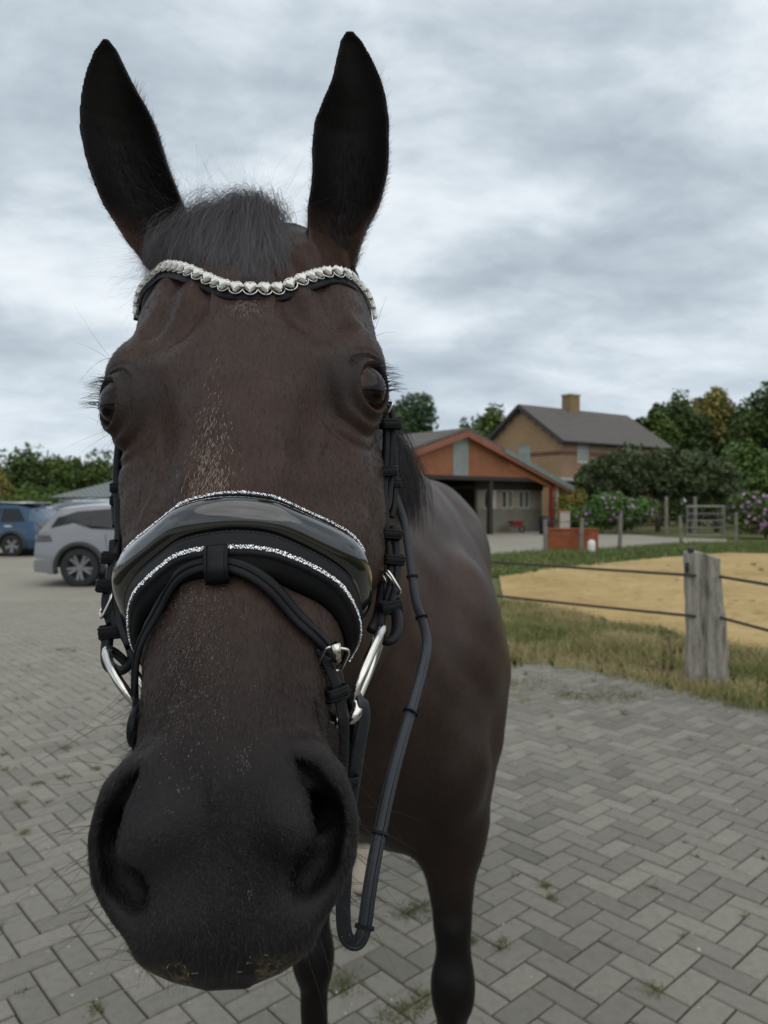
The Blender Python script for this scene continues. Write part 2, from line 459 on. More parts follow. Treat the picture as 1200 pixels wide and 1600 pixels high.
edge_line = [(7, -2), (5.3, 4.6), (3.3, 6.1), (2.0, 7.9), (1.3, 9.2), (-1, 12.4)]
def right_limit(y): return np.interp(y, [e[1] for e in edge_line], [e[0] for e in edge_line])
cells = []
for i in range(-140, 190):
    for j in range(-140, 190):
        k = (i - j) % 4
        if k == 0: c = ((i + 1) * W_, (j + .5) * W_); rot = 0
        elif k == 3: c = ((i + .5) * W_, (j + 1) * W_); rot = 1
        else: continue
        x = c[0] * ca - c[1] * sa; y = c[0] * sa + c[1] * ca
        if not (-1.6 < y < 12.2) or x < -9.3 or x > right_limit(y) - .06 - .12 * rng.uniform(): continue
        if y > 0.4 and (abs(x) > .80 * y + 2.4): continue
        if y <= 0.4 and abs(x) > 2.9: continue
        cells.append((x, y, rot))
vis = []
for n_, (x, y, rot) in enumerate(cells):
    if y < 1.2: continue
    px, py = proj(np.array([x, y, 0.0]))
    if 5 < px < 1195 and py < 1598:
        # skip those the horse hides
        if 215 < px < 470 and py < 1500: continue
        if 560 < px < 640 and py < 1330: continue
        vis.append((y, n_))
vis.sort(); single = set(n_ for _, n_ in vis[:298])
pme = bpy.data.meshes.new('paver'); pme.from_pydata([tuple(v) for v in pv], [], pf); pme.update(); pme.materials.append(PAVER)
av = pme.attributes.new('tone', 'FLOAT', 'POINT')
rv = []; rf = []; tone = []
for n_, (x, y, rot) in enumerate(cells):
    a = HA + rot * math.pi / 2 + rng.normal() * .006
    z = rng.normal() * .0012; tx, ty = rng.normal(size=2) * .006
    if n_ in single:
        o = bpy.data.objects.new('paver', pme); COL.objects.link(o); o.parent = bed
        o.location = (x, y, z); o.rotation_euler = (tx, ty, a)
    else:
        M = np.array(Matrix.Rotation(a, 3, 'Z') @ Matrix.Rotation(ty, 3, 'Y') @ Matrix.Rotation(tx, 3, 'X'))
        b0 = len(rv); rv += list(pv @ M.T + [x, y, z]); rf += [tuple(b0 + q for q in f) for f in pf]; tone += [rng.uniform()] * 12
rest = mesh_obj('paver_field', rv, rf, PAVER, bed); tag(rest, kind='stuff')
a_ = rest.data.attributes.new('tone', 'FLOAT', 'POINT'); a_.data.foreach_set('value', np.array(tone, np.float32))

# ---- grass: verge, weeds in the joints
def grass_mat(name, g, dry, frac):
    m = bpy.data.materials.new(name); t = NT(m)
    a = t.attr('hue'); al = t.attr('along')
    c = t.ramp(a, [(0, g), (max(.02, 1 - frac - .12), tuple(x * 1.25 for x in g)), (1 - frac + .05, dry), (1, tuple(x * 1.2 for x in dry))])
    c = t.mix(t.math('MULTIPLY', al, .35), c, dry)
    t.set(color=c, rough=.6, spec=.25); return m
def blades(name, P, h, lean, m, wid=.003, K=3):
    n = len(P); d = rng.normal(size=(n, 2)) * lean
    h = np.asarray(h).reshape(-1, 1) * np.ones((n, 1))
    top = P + np.concatenate([d * h, h], 1); mid = P + np.concatenate([d * h * .3, h * .6], 1)
    Q = np.stack([P, mid, top], 1)
    o = hair_mesh(name, Q, np.array([1, .8, .15])[None] * wid * rng.uniform(.6, 1.3, (n, 1)), m, None, 2)
    set_attr(o, 'along', np.repeat(np.tile([0, .5, 1.], n), 2))
    hue = .5 * rng.uniform(0, 1, n) + .5 * (.5 + .5 * np.sin(P[:, 0] * 2.3 + 1.3 * np.sin(P[:, 1] * 1.7)) * np.cos(P[:, 1] * 1.9 + P[:, 0]))
    set_attr(o, 'hue', np.repeat(hue, 6)); return o
GR = grass_mat('verge_grass', (.120, .160, .042), (.400, .310, .165), .36)
GRL = grass_mat('lawn_grass', (.075, .120, .030), (.190, .190, .075), .25)
def inpoly(P, poly):
    x, y = P[:, 0], P[:, 1]; ins = np.zeros(len(P), bool); n = len(poly)
    for i in range(n):
        x1, y1 = poly[i]; x2, y2 = poly[(i + 1) % n]
        c = ((y1 > y) != (y2 > y)) & (x < (x2 - x1) * (y - y1) / (y2 - y1 + 1e-12) + x1); ins ^= c
    return ins
def scatter(poly, n, jit=.0):
    lo = np.min(poly, 0); hi = np.max(poly, 0); out = []
    while sum(len(o) for o in out) < n:
        P = rng.uniform(lo, hi, (n * 3, 2)); out.append(P[inpoly(P, poly)])
    return np.concatenate(out)[:n]
VGv = [tuple(p) for p in VG]
near_v = [(max(-1, min(12, p[0])), max(3.0, p[1])) for p in VGv]
P = scatter(near_v, 52000)
clump = .5 + .5 * np.sin(P[:, 0] * 3.1 + np.sin(P[:, 1] * 2.7) * 2) * np.sin(P[:, 1] * 2.9 + P[:, 0] * 1.3)
keep = rng.uniform(size=len(P)) < .12 + .88 * clump ** .8; P = P[keep]; clump = clump[keep]
P3 = np.concatenate([P + rng.normal(size=P.shape) * .07, np.full((len(P), 1), .003)], 1)
tag(blades('verge_grass', P3, rng.uniform(.02, .12, len(P)) * (.5 + clump), .5, GR, .0030), kind='stuff')
P = scatter([tuple(p) for p in LW if p[0] < 16], 15000)
tag(blades('lawn_grass', np.concatenate([P, np.full((len(P), 1), -.006)], 1), rng.uniform(.04, .16, len(P)), .5, GRL, .011), kind='stuff')
# tufts in the paving joints and along the paving's edge
WP = [(1020, 1548, .9), (712 , 1372, .5), (785, 1478, .7), (850, 1385, .5), (860, 1402, .5), (735, 1470, .6), (650, 1420, 1.3), (628, 1430, 1.0), (545, 1475, .8), (540, 1530, 1.2), (535, 1545, 1.0), (640, 1575, 1.3), (615, 1590, 1.2), (660, 1560, 1),
      (105, 1168, .9), (5, 1180, .6), (60, 1225, .9), (100, 1215, .8), (30, 1257, .8), (40, 1302, .7), (150, 1202, .6), (180, 1210, .6), (75, 1254, .4), (150, 1580, .6), (5, 1203, .7), (115, 1018, .4), (95, 1016, .4),
      (800, 1070, 2.2), (830, 1068, 2.2), (780, 1072, 2.), (900, 1090, 1.8), (915, 1088, 1.5), (950, 1078, 1.6), (960, 1092, 1.7), (975, 1088, 1.4), (820, 1095, 1.0), (880, 1086, 1.2), (1000, 1085, 1.2)]
jt = []
for px, py, s_c in WP:
    c = ground_at(px, py); n = int(90 * s_c)
    d = rng.normal(size=(n, 2)) * .024 * s_c * (1 + (c[1] > 5) * 1.8)
    jt.append(np.stack([c[0] + d[:, 0], c[1] + d[:, 1], np.full(n, -.006)], 1))
for _ in range(420):           # tiny moss specks anywhere in the joints
    x, y, rot = cells[rng.integers(len(cells))]; n = 12
    if not (1.8 < y < 8): continue
    d = rng.normal(size=(n, 2)) * .008; a = HA + rot * math.pi / 2
    jt.append(np.stack([x + math.cos(a) * .1 + d[:, 0], y + math.sin(a) * .1 + d[:, 1], np.full(n, -.006)], 1))
P = np.concatenate(jt)
tag(blades('joint_weeds', P, rng.uniform(.008, .028, len(P)) * np.where(P[:, 1] > 5, 1.6, 1), .9, grass_mat('weed_grass', (.055, .085, .020), (.19, .16, .07), .35), .0016), kind='stuff')
# pale pebbles and crumbs lying on the stones
pb = MB()
for _ in range(420):
    y = rng.uniform(1.9, 8.5); x = rng.uniform(-.5, .55) * y
    if x > right_limit(y) + .2: continue
    r_ = rng.uniform(.002, .0065) * (1 + (rng.uniform() > .93) * .8)
    b0 = []
    for a in range(5):
        w = a / 5 * 6.283 + rng.uniform(0, .6); b0.append((x + math.cos(w) * r_ * rng.uniform(.7, 1.2), y + math.sin(w) * r_ * rng.uniform(.7, 1.2), .0005))
    b0 += [(p[0] * .45 + x * .55, p[1] * .45 + y * .55, r_ * .6) for p in b0]
    pb.add(b0, [(a, (a + 1) % 5, 5 + (a + 1) % 5, 5 + a) for a in range(5)] + [(5, 6, 7, 8, 9)])
o = pb.build('pebbles', mat('pale_pebble', (.42, .40, .36), .8, .3, 40)); tag(o, kind='stuff')
st = MB()
for _ in range(260):
    y = rng.uniform(2.0, 7.5); x = rng.uniform(-.5, .55) * y
    if x > right_limit(y): continue
    a = rng.uniform(0, 3.14); l = rng.uniform(.008, .035)
    st.tube([(x - math.cos(a) * l, y - math.sin(a) * l, .002), (x + rng.normal() * .002, y, .003), (x + math.cos(a) * l, y + math.sin(a) * l, .002)], .0008, 4)
o = st.build('straw', mat('dry_straw', (.33, .27, .14), .7, .3, 60), fix=False); tag(o, kind='stuff')
# orange leaf by the verge
p = ground_at(1081, 1078); mb = MB()
pts = [(0, 0), (.03, .018), (.06, .01), (.085, .03), (.07, .055), (.035, .06), (.01, .035)]
mb.add([(p[0] + x, p[1] + y, .02 + .02 * math.sin(40 * x + 60 * y)) for x, y in pts] + [(p[0] + x, p[1] + y, .012 + .02 * math.sin(40 * x + 60 * y)) for x, y in pts], [tuple(range(7)), tuple(range(13, 6, -1))] + [(i, (i + 1) % 7, 7 + (i + 1) % 7, 7 + i) for i in range(7)])
tag(mb.build('fallen_leaf', mat('orange_leaf', (.62, .17, .045), .6, .2, 60)), 'small bright orange leaf lying where the grass verge meets the grey paving', 'leaf')

# ================================================================ FENCES
WOODG = mat('weathered_wood', (.190, .175, .150), .85, .35, 3.0, .5, 30, .012)
def wood_mat():
    m = bpy.data.materials.new('grey_sleeper'); t = NT(m)
    v = t.coord('Object', (9, 9, .9)); n = t.noise(3.0, 6, .7, v); n2 = t.noise(14, 5, .7, t.coord('Object', (6, 6, .6))); big = t.noise(2.2, 4, .6)
    c = t.ramp(n, [(.30, (.085, .076, .062)), (.48, (.290, .270, .232)), (.72, (.430, .405, .355))])
    c = t.mix(t.ramp(n2, [(.5, 0), (.75, .6)]), c, (.085, .078, .064)); c = t.mix(t.ramp(big, [(.5, 0), (.75, .4)]), c, (.17, .165, .12))
    t.set(color=c, rough=.9, spec=.2); t.bump(t.math('ADD', n, t.math('MULTIPLY', n2, .5)), .8, .012); return m
SLEEP = wood_mat()
def big_post(px, py_top, Y, w, d, h, rz, lean):
    p = at(px, py_top, Y); root = empty('fence_post', (p[0], Y, 0), rz)
    # rough hewn: rings of a slightly wavy, split rectangle
    vs = []; fs = []; nz = 26
    prof = []
    for e, (a, b, n) in enumerate((((-1, -1), (1, -1), 10), ((1, -1), (1, 1), 6), ((1, 1), (-1, 1), 10), ((-1, 1), (-1, -1), 6))):
        for i in range(n): prof.append((a[0] + (b[0] - a[0]) * i / n, a[1] + (b[1] - a[1]) * i / n))
    k = len(prof); ph = rng.uniform(0, 6, 5)
    for iz in range(nz):
        z = h * iz / (nz - 1)
        wob = .010 * math.sin(z * 5 + ph[0]) ; tap = 1.0 - .10 * z / h + .05 * math.sin(z * 3 + 1)
        for q, (x, y) in enumerate(prof):
            r_ = 1 - .05 * (abs(x) * abs(y)) ** 3
            X = x * w / 2 * tap * r_ + wob + lean * z; Y_ = y * d / 2 * r_
            if y < -.9:       # a long split down the front face, left of the middle
                s_ = x + .22 + .10 * math.sin(z * 4.2) - .12 * z; dep = .030 * (.45 + .55 * math.sin(z * 2.6 + .4) ** 2)
                Y_ += dep * math.exp(-(s_ / .10) ** 2) * 2.2 + .010 * math.sin(x * 7 + z * 2)
            X += .004 * math.sin(z * 23 + q); Y_ += .003 * math.sin(z * 31 + q * 2.1)
            vs.append((X, Y_, z - .1 + (.012 * math.sin(x * 3 + ph[1]) - .022 * x + .006 * math.sin(9 * y) if iz == nz - 1 else 0)))
    for iz in range(nz - 1):
        for q in range(k): fs.append((iz * k + q, iz * k + (q + 1) % k, (iz + 1) * k + (q + 1) % k, (iz + 1) * k + q))
    c0 = len(vs); tv = vs[(nz - 1) * k:]
    vs.append((sum(v[0] for v in tv) / k, sum(v[1] for v in tv) / k, sum(v[2] for v in tv) / k + .004))
    for q in range(k): fs.append(((nz - 1) * k + q, (nz - 1) * k + (q + 1) % k, c0))
    mesh_obj('timber', vs, fs, SLEEP, root)
    return root, p
bp_, p0 = big_post(1106, 866, 6.6, .335, .20, 1.245, R(-14), -.035)
tag(bp_, 'thick split grey timber fence post with a dark insulator on its top corner', 'fence post')
INS = mat('black_plastic', (.012, .014, .020), .45, .2, 20)
mb = MB(); mb.cyl((-.150, -.06, 1.15), (-.150, -.06, 1.19), .028, .026, 14); mb.cyl((-.150, -.06, 1.19), (-.150, -.06, 1.205), .036, .030, 14); mb.build('insulator', INS, bp_)
mb = MB(); mb.box((-.185, -.085, 1.03), (.03, .05, .09), bevel=.008); mb.box((-.19, -.11, 1.035), (.03, .02, .03), bevel=.005); mb.build('insulator', INS, bp_)
ROPE = mat('brown_rope', (.050, .042, .034), .85, .3, 40, .5, 300, .003)
r2, _ = big_post(560, 866, 9.6, .26, .18, 1.2, R(10), .0)
tag(r2, 'grey timber fence post standing behind the horse on the arena edge', 'fence post')
r2.location = (-.35, 9.75, 0)
r3, _ = big_post(1500, 866, 4.4, .30, .18, 1.2, R(0), .0); r3.location = (3.35, 4.1, 0)
tag(r3, 'grey timber fence post at the near end of the arena rope', 'fence post')
def rope(name, a, b, sag, r_, lab):
    pts = [np.array(a) + (np.array(b) - np.array(a)) * t - np.array([0, 0, sag * 4 * t * (1 - t)]) for t in np.linspace(0, 1, 24)]
    V, Fc = tube_arrays(pts, r_, 8); o = mesh_obj(name, V, Fc, ROPE, None, True); return tag(o, lab, 'fence rope', 'ropes strung along the near arena fence')
PX, PY = 2.85 - .14, 6.6 - .10
rope('fence_rope', (PX, PY, .965), (-.25, 9.65, .97), .012, .013, 'upper brown rope running left from the thick grey post to behind the horse')
rope('fence_rope', (PX, PY, .610), (-.25, 9.65, .60), .015, .013, 'lower brown rope running left from the thick grey post to behind the horse')
rope('fence_rope', (PX + .21, PY, .955), (3.25, 4.15, .97), .004, .013, 'upper brown rope running right from the thick grey post out of view')
rope('fence_rope', (PX + .21, PY, .600), (3.25, 4.15, .60), .004, .013, 'lower brown rope running right from the thick grey post out of view')
def small_post(px, y0, y1, lab, w=.11, lean=0.0):
    g = ground_at(px, y1); h = (785 - y0) / F_PX * g[1] + 1.6
    vs = []; fs = []; n = 9; m = 8
    for i in range(m):
        z = h * i / (m - 1)
        for j in range(n):
            a = j / n * 6.283; r_ = w / 2 * (1.08 - .16 * i / m) * (1 + .12 * math.sin(3 * a + px))
            vs.append((math.cos(a) * r_ + lean * z + .008 * math.sin(3 * z + px), math.sin(a) * r_, z))
    for i in range(m - 1):
        for j in range(n): fs.append((i * n + j, i * n + (j + 1) % n, (i + 1) * n + (j + 1) % n, (i + 1) * n + j))
    fs.append(tuple((m - 1) * n + j for j in range(n)))
    o = mesh_obj('fence_post', vs, fs, WOODG, None); o.location = (g[0], g[1], -.03)
    return tag(o, lab, 'fence post', 'small round posts round the far side of the arena'), g, h
sp_ = []
for px, y0, y1, ln, lab in ((853, 811, 864, -.03, 'small round fence post left of the rust coloured trough'), (908, 808, 862, .02, 'small round fence post in front of the rust coloured trough beside the white canister'),
    (968, 804, 858, .03, 'small round fence post standing before the left flowering bush'), (1064, 804, 850, -.03, 'small round fence post between the two flowering bushes'), (1150, 800, 846, .0, 'small round fence post before the right flowering bush'),
    (1250, 800, 846, .0, 'small round fence post beyond the right edge of the flowering bush')):
    o, g, h = small_post(px, y0, y1, lab, .13, ln); sp_.append((g, h))
for k, (a, b) in enumerate(zip(sp_[:-1], sp_[1:])):
    for hz_, nm in ((.95, 'upper'), (.55, 'lower')):
        pa = np.array([a[0][0], a[0][1] - .07, a[1] * hz_ - .05]); pb_ = np.array([b[0][0], b[0][1] - .07, b[1] * hz_ - .05])
        V, Fc = tube_arrays([pa, (pa + pb_) / 2 - [0, 0, .02], pb_], .010, 5)
        o = mesh_obj('fence_rope', V, Fc, ROPE, None, True)
        where = ['left of the white canister', 'right of the white canister', 'before the left flowering bush', 'before the field gate', 'before the right flowering bush'][k]
        tag(o, f'{nm} thin rope on the far arena fence {where}', 'fence rope', 'thin ropes on the far arena fence')
# trough and canister
g = ground_at(897, 861); RUST = mat('rusty_steel', (.260, .070, .022), .75, .35, 3, .3, 60, .004)
tr = empty('trough', (g[0] + .0, 24.9, 0), R(-4)); tag(tr, 'long rust coloured steel trough at the arena edge behind two small posts', 'trough')
mb = MB()
for c, s_ in (((0, -.34, .36), (1.58, .03, .72)), ((0, .34, .36), (1.58, .03, .72)), ((-.775, 0, .36), (.03, .65, .72)), ((.775, 0, .36), (.03, .65, .72)), ((0, 0, .08), (1.52, .64, .03))): mb.box(c, s_, bevel=.004)
mb.build('steel_side', RUST, tr)
mb = MB()
for c, s_ in (((0, -.37, .715), (1.66, .05, .03)), ((0, .37, .715), (1.66, .05, .03)), ((-.80, 0, .715), (.05, .69, .03)), ((.80, 0, .715), (.05, .69, .03))): mb.box(c, s_, bevel=.006)
mb.build('rim', RUST, tr)
g = ground_at(917, 862.5)
cn = empty('canister', (g[0], 23.6, 0)); tag(cn, 'white plastic canister on the grass in front of the rust coloured trough', 'canister')
mb = MB(); mb.tube([(0, 0, 0), (0, 0, .02), (0, 0, .34), (0, 0, .39), (0, 0, .40)], [.10, .115, .115, .09, .05], 18); mb.build('container', mat('white_plastic', (.72, .73, .72), .4, .1, 4), cn, smooth=True)
mb = MB(); mb.cyl((0, 0, .395), (0, 0, .435), .035, .035, 12); mb.build('cap', mat('white_plastic'), cn)
# field gate behind
GAL = mat('galvanised_steel', (.20, .21, .20), .6, .2, 6, metal=.4)
gt = empty('field_gate', at(1103, 790, 33) * [1, 1, 0]); tag(gt, 'tubular metal field gate between the two flowering bushes', 'gate')
mb = MB(); W2 = .82
for z in (.15, .5, .8, 1.1, 1.42): mb.tube([(-W2, 0, z), (W2, 0, z)], .022 if z < 1.4 else .045, 8)
mb.build('rail', GAL, gt)
for x in (-W2, W2):
    mb = MB(); mb.tube([(x, 0, 0), (x, 0, 1.44)], .03, 8); mb.build('upright', GAL, gt)
for px, y0, Yp, lab in ((1041, 776, 37, 'tall dark wooden post by the trunk of the pruned trees'), (1086, 776, 35, 'tall pale wooden post behind the field gate'), (1130, 790, 35.5, 'dark wooden post at the hinge of the field gate')):
    p = at(px, y0, Yp); mb = MB(); mb.tube([(p[0], Yp, 0), (p[0] + .02, Yp, p[2] * .5), (p[0], Yp, p[2])], [.10, .09, .085], 8)
    tag(mb.build('wooden_post', WOODG), lab, 'post')

# ================================================================ BARN
BARN_A = R(40)
ORW = bpy.data.materials.new('orange_boards'); _t = NT(ORW)
_v = _t.coord('Object', (1, 1, 1), (0, R(45), 0)); _w = _t.n.new('ShaderNodeTexWave'); _w.wave_type = 'BANDS'; _w.inputs['Scale'].default_value = 2.6; _t.l.new(_v, _w.inputs['Vector'])
_nz = _t.noise(1.3, 5, .6); _c = _t.ramp(_nz, [(.3, (.200, .072, .030)), (.7, (.290, .110, .045))])
_c = _t.mix(_t.ramp(_w.outputs['Fac'], [(.0, .45), (.12, 0)]), _c, (.11, .04, .018)); _t.set(color=_c, rough=.7); _t.bump(_w.outputs['Fac'], .3, .02)
def tile_mat(name, c1, c2, sc):
    m = bpy.data.materials.new(name); t = NT(m)
    b = t.n.new('ShaderNodeTexBrick'); b.offset = .5; b.inputs['Scale'].default_value = sc
    b.inputs['Color1'].default_value = (*c1, 1); b.inputs['Color2'].default_value = (*c2, 1); b.inputs['Mortar'].default_value = tuple(x * .35 for x in c1) + (1,)
    b.inputs['Mortar Size'].default_value = .03; b.inputs['Brick Width'].default_value = .30; b.inputs['Row Height'].default_value = .22
    t.l.new(t.coord('UV'), b.inputs['Vector'])
    n = t.noise(.7, 5, .6); c = t.mix(t.ramp(n, [(.4, 0), (.7, .5)]), b.outputs['Color'], tuple(x * .6 for x in c2)); t.set(color=c, rough=.8, spec=.3)
    t.bump(b.outputs['Fac'], .4, -.03); return m
ROOFT = tile_mat('grey_roof_tiles', (.125, .115, .105), (.165, .150, .138), 1.0)
def brick_mat(name, c1, c2, mortar):
    m = bpy.data.materials.new(name); t = NT(m)
    b = t.n.new('ShaderNodeTexBrick'); b.inputs['Scale'].default_value = 1.0
    b.inputs['Color1'].default_value = (*c1, 1); b.inputs['Color2'].default_value = (*c2, 1); b.inputs['Mortar'].default_value = (*mortar, 1)
    b.inputs['Mortar Size'].default_value = .012; b.inputs['Brick Width'].default_value = .22; b.inputs['Row Height'].default_value = .072
    t.l.new(t.coord('UV'), b.inputs['Vector']); n = t.noise(.6, 5, .6)
    c = t.mix(t.ramp(n, [(.35, 0), (.75, .35)]), b.outputs['Color'], tuple(x * .65 for x in c1)); t.set(color=c, rough=.9, spec=.2); t.bump(b.outputs['Fac'], .3, -.01); return m
BRICK = brick_mat('buff_brick', (.320, .190, .085), (.400, .245, .115), (.30, .25, .18))
def quad_uv(name, P, m, parent, thick=.0, nrm_=None, wc=True):
    """slab on a quad, given in world coordinates, with metric UVs"""
    P = [np.array(p, float) for p in P]
    n = nrm(np.cross(P[1] - P[0], P[2] - P[0])); k = len(P)
    V = P + [p - n * thick for p in P]
    Fc = [tuple(range(k)), tuple(range(2 * k - 1, k - 1, -1))] + [(i, k + i, k + (i + 1) % k, (i + 1) % k) for i in range(k)]
    o = mesh_obj(name, V, Fc, m, parent, world_coords=wc)
    uv = o.data.uv_layers.new(name='UVMap'); ex = nrm(P[1] - P[0]); ey = np.cross(n, ex)
    for l in o.data.loops:
        q = V[l.vertex_index] - P[0]; uv.data[l.index].uv = (float(q @ ex), float(q @ ey))
    return o
barn = empty('barn', (3.75, 36.0, 0), BARN_A)
tag(barn, 'open fronted barn with orange boarded gable and a grey panel under its ridge', 'barn')
_cb, _sb = math.cos(BARN_A), math.sin(BARN_A)
def bw(x, y, z): return np.array([3.75 + x * _cb - y * _sb, 36 + x * _sb + y * _cb, z])
RZ = 1.6 + 112 / F_PX * 36; EZ = 2.55; LR, LL = 7.9, 7.9; DEP = 13.0
zr = lambda x: RZ - (RZ - EZ) * abs(x) / 7.9
quad_uv('roof', [bw(-8.2, -.35, zr(8.2)), bw(0, -.35, RZ), bw(0, DEP, RZ), bw(-8.2, DEP, zr(8.2))][::-1], ROOFT, barn, .12)
quad_uv('roof', [bw(0, -.35, RZ), bw(8.2, -.35, zr(8.2)), bw(8.2, DEP, zr(8.2)), bw(0, DEP, RZ)][::-1], ROOFT, barn, .12)
GREENM = mat('grey_green_metal', (.150, .195, .185), .5, .2, 3)
GBOT = 1.6 + 40 / F_PX * 37.6
def xg(z): return (RZ - .05 - z) * 7.9 / (RZ - EZ)
# gable boards either side of the grey panel
xb = xg(GBOT)
quad_uv('gable_boards', [bw(-xb, 0, GBOT), bw(-.62, 0, GBOT), bw(-.62, 0, zr(.62) - .15), bw(-xb, 0, GBOT + .05)], ORW, barn, .06)
quad_uv('gable_boards', [bw(.42, 0, GBOT), bw(xb, 0, GBOT), bw(xb, 0, GBOT + .05), bw(.42, 0, zr(.42) - .15)], ORW, barn, .06)
quad_uv('grey_panel', [bw(-.62, -.02, GBOT), bw(.42, -.02, GBOT), bw(.42, -.02, zr(.42) - .22), bw(0, -.02, RZ - .25), bw(-.62, -.02, zr(.62) - .22)], mat('grey_panel', (.200, .225, .215), .6, .2, 2), barn, .05)
for sg in (-1, 1):
    quad_uv('barge_board', [bw(0, -.40, RZ - .02), bw(0, -.40, RZ - .32), bw(sg * 8.2, -.40, zr(8.2) - .34), bw(sg * 8.2, -.40, zr(8.2) - .02)], mat('red_brown_board', (.230, .085, .050), .7, .25, 1.5), barn, .04)
quad_uv('metal_flashing', [bw(2.6, -.45, zr(2.6) + .08), bw(2.6, -.45, zr(2.6) - .14), bw(8.3, -.45, zr(8.3) - .22), bw(8.3, -.45, zr(8.3) + .08)], GREENM, barn, .03)
quad_uv('rafter', [bw(3.4, -.02, zr(3.4) - .30), bw(3.4, -.02, zr(3.4) - .62), bw(7.7, -.02, zr(7.7) - .50), bw(7.7, -.02, zr(7.7) - .30)], mat('orange_wood', (.380, .150, .055), .7, .2, 2), barn, .10)
mb = MB(); a_, b_ = bw(-7.4, .1, GBOT - .10), bw(5.6, .1, GBOT - .10)
quad_uv('lintel', [bw(-7.6, .0, GBOT - .2), bw(5.8, .0, GBOT - .2), bw(5.8, .0, GBOT - .01), bw(-7.6, .0, GBOT - .01)], mat('dark_beam', (.030, .024, .020), .8, .3, 2), barn, .15)
def bpost(x, y, w, z1, m, name='post'):
    o = MB(); o.box((x, y, z1 / 2), (w, w, z1), bevel=.01); return o.build(name, m, barn)
OAK = mat('oak_post', (.240, .140, .060), .8, .25, 3)
bpost(-7.3, .1, .22, 2.8, OAK); bpost(-2.2, .15, .22, GBOT - .2, mat('dark_beam')); bpost(2.2, .2, .24, GBOT - .2, mat('dark_beam'))
bpost(6.95, .05, .16, 2.75, mat('red_paint', (.220, .020, .018), .5, .2, 3), 'red_post'); bpost(7.35, .0, .16, 2.7, mat('pale_post', (.42, .36, .28), .7, .2, 3)); bpost(7.72, .0, .16, 2.65, OAK)
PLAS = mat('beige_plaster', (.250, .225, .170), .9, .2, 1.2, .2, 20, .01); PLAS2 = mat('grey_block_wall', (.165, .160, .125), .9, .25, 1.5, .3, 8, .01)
WY = 1.3
zw = lambda py, Y: 1.6 + (785 - py) / F_PX * Y
quad_uv('inner_wall', [bw(2.5, WY, 0), bw(7.75, WY, 0), bw(7.75, WY, 1.27), bw(2.5, WY, 1.27)], PLAS2, barn, .18)
# upper wall between the window openings
wins = [(3.02, 3.42, 0), (3.56, 3.98, 1), (4.42, 4.80, 0), (4.95, 5.28, 2), (5.85, 6.18, 0), (6.30, 6.68, 2)]
xs_ = [2.5]
for a_, b_, _k in wins: xs_ += [a_, b_]
xs_.append(7.75)
mbw = MB()
for i in range(0, len(xs_), 2): mbw.box(((xs_[i] + xs_[i + 1]) / 2, WY + .09, 1.27 + .68), (xs_[i + 1] - xs_[i], .18, 1.36))
tw = MB(); tw.box(((2.5 + 7.75) / 2, WY + .06, 2.47), (5.25, .30, .42)); tw.build('soffit_shade', mat('dark_planks_and_shade', (.050, .042, .034), .9, .3, 2), barn)  # dark strip added on the wall top for the shade under the gable
mbw.box(((2.5 + 7.75) / 2, WY + .092, 2.26), (5.25, .176, .04))
mbw.build('upper_wall', PLAS, barn)
GLS = mat('dark_glass', (.020, .026, .024), .08, .3, 2, spec=.6); GLG = mat('greenish_glass', (.060, .100, .070), .15, .4, 1.5); WHP = mat('white_blind', (.50, .50, .46), .6, .15, 2)
for a_, b_, k in wins:
    f = MB()
    for c, s_ in ((((a_ + b_) / 2, WY + .05, 1.30), (b_ - a_, .07, .05)), (((a_ + b_) / 2, WY + .05, 2.21), (b_ - a_, .07, .05)), ((a_ + .02, WY + .05, 1.755), (.04, .07, .86)), ((b_ - .02, WY + .05, 1.755), (.04, .07, .86))): f.box(c, s_)
    w_ = f.build('window', mat('white_frame', (.52, .50, .44), .6, .15, 3), barn)
    g_ = MB(); g_.box(((a_ + b_) / 2, WY + .08, 1.755), (b_ - a_ - .08, .012, .86)); g_.build('pane', (GLS, WHP, GLG)[k], w_)
quad_uv('back_wall', [bw(-7.6, 9, 0), bw(7.7, 9, 0), bw(7.7, 9, 2.5), bw(0, 9, RZ - .2), bw(-7.6, 9, 2.5)], mat('dark_planks_and_shade', (.050, .042, .034), .9, .3, 2), barn, .1)
quad_uv('side_wall', [bw(-7.7, 0.3, 0), bw(-7.7, 12.5, 0), bw(-7.7, 12.5, 2.5), bw(-7.7, .3, 2.5)], mat('dark_planks_and_shade'), barn, .1)
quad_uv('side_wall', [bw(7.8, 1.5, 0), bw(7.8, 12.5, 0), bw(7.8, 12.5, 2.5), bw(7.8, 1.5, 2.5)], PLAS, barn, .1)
quad_uv('ceiling', [bw(-7.6, .2, GBOT - .02), bw(-7.6, 9, GBOT - .02), bw(5.6, 9, GBOT - .02), bw(5.6, .2, GBOT - .02)], mat('dark_planks_and_shade'), barn, .05)
# stable partition inside on the left half with pale windows
for x in (-1.2, .1, 1.3):
    f = MB(); f.box((x, 7.0, 1.7), (.8, .05, 1.0)); w_ = f.build('window', mat('dark_beam'), barn); g_ = MB(); g_.box((x, 6.96, 1.7), (.66, .03, .86)); g_.build('pane', GLG, w_)
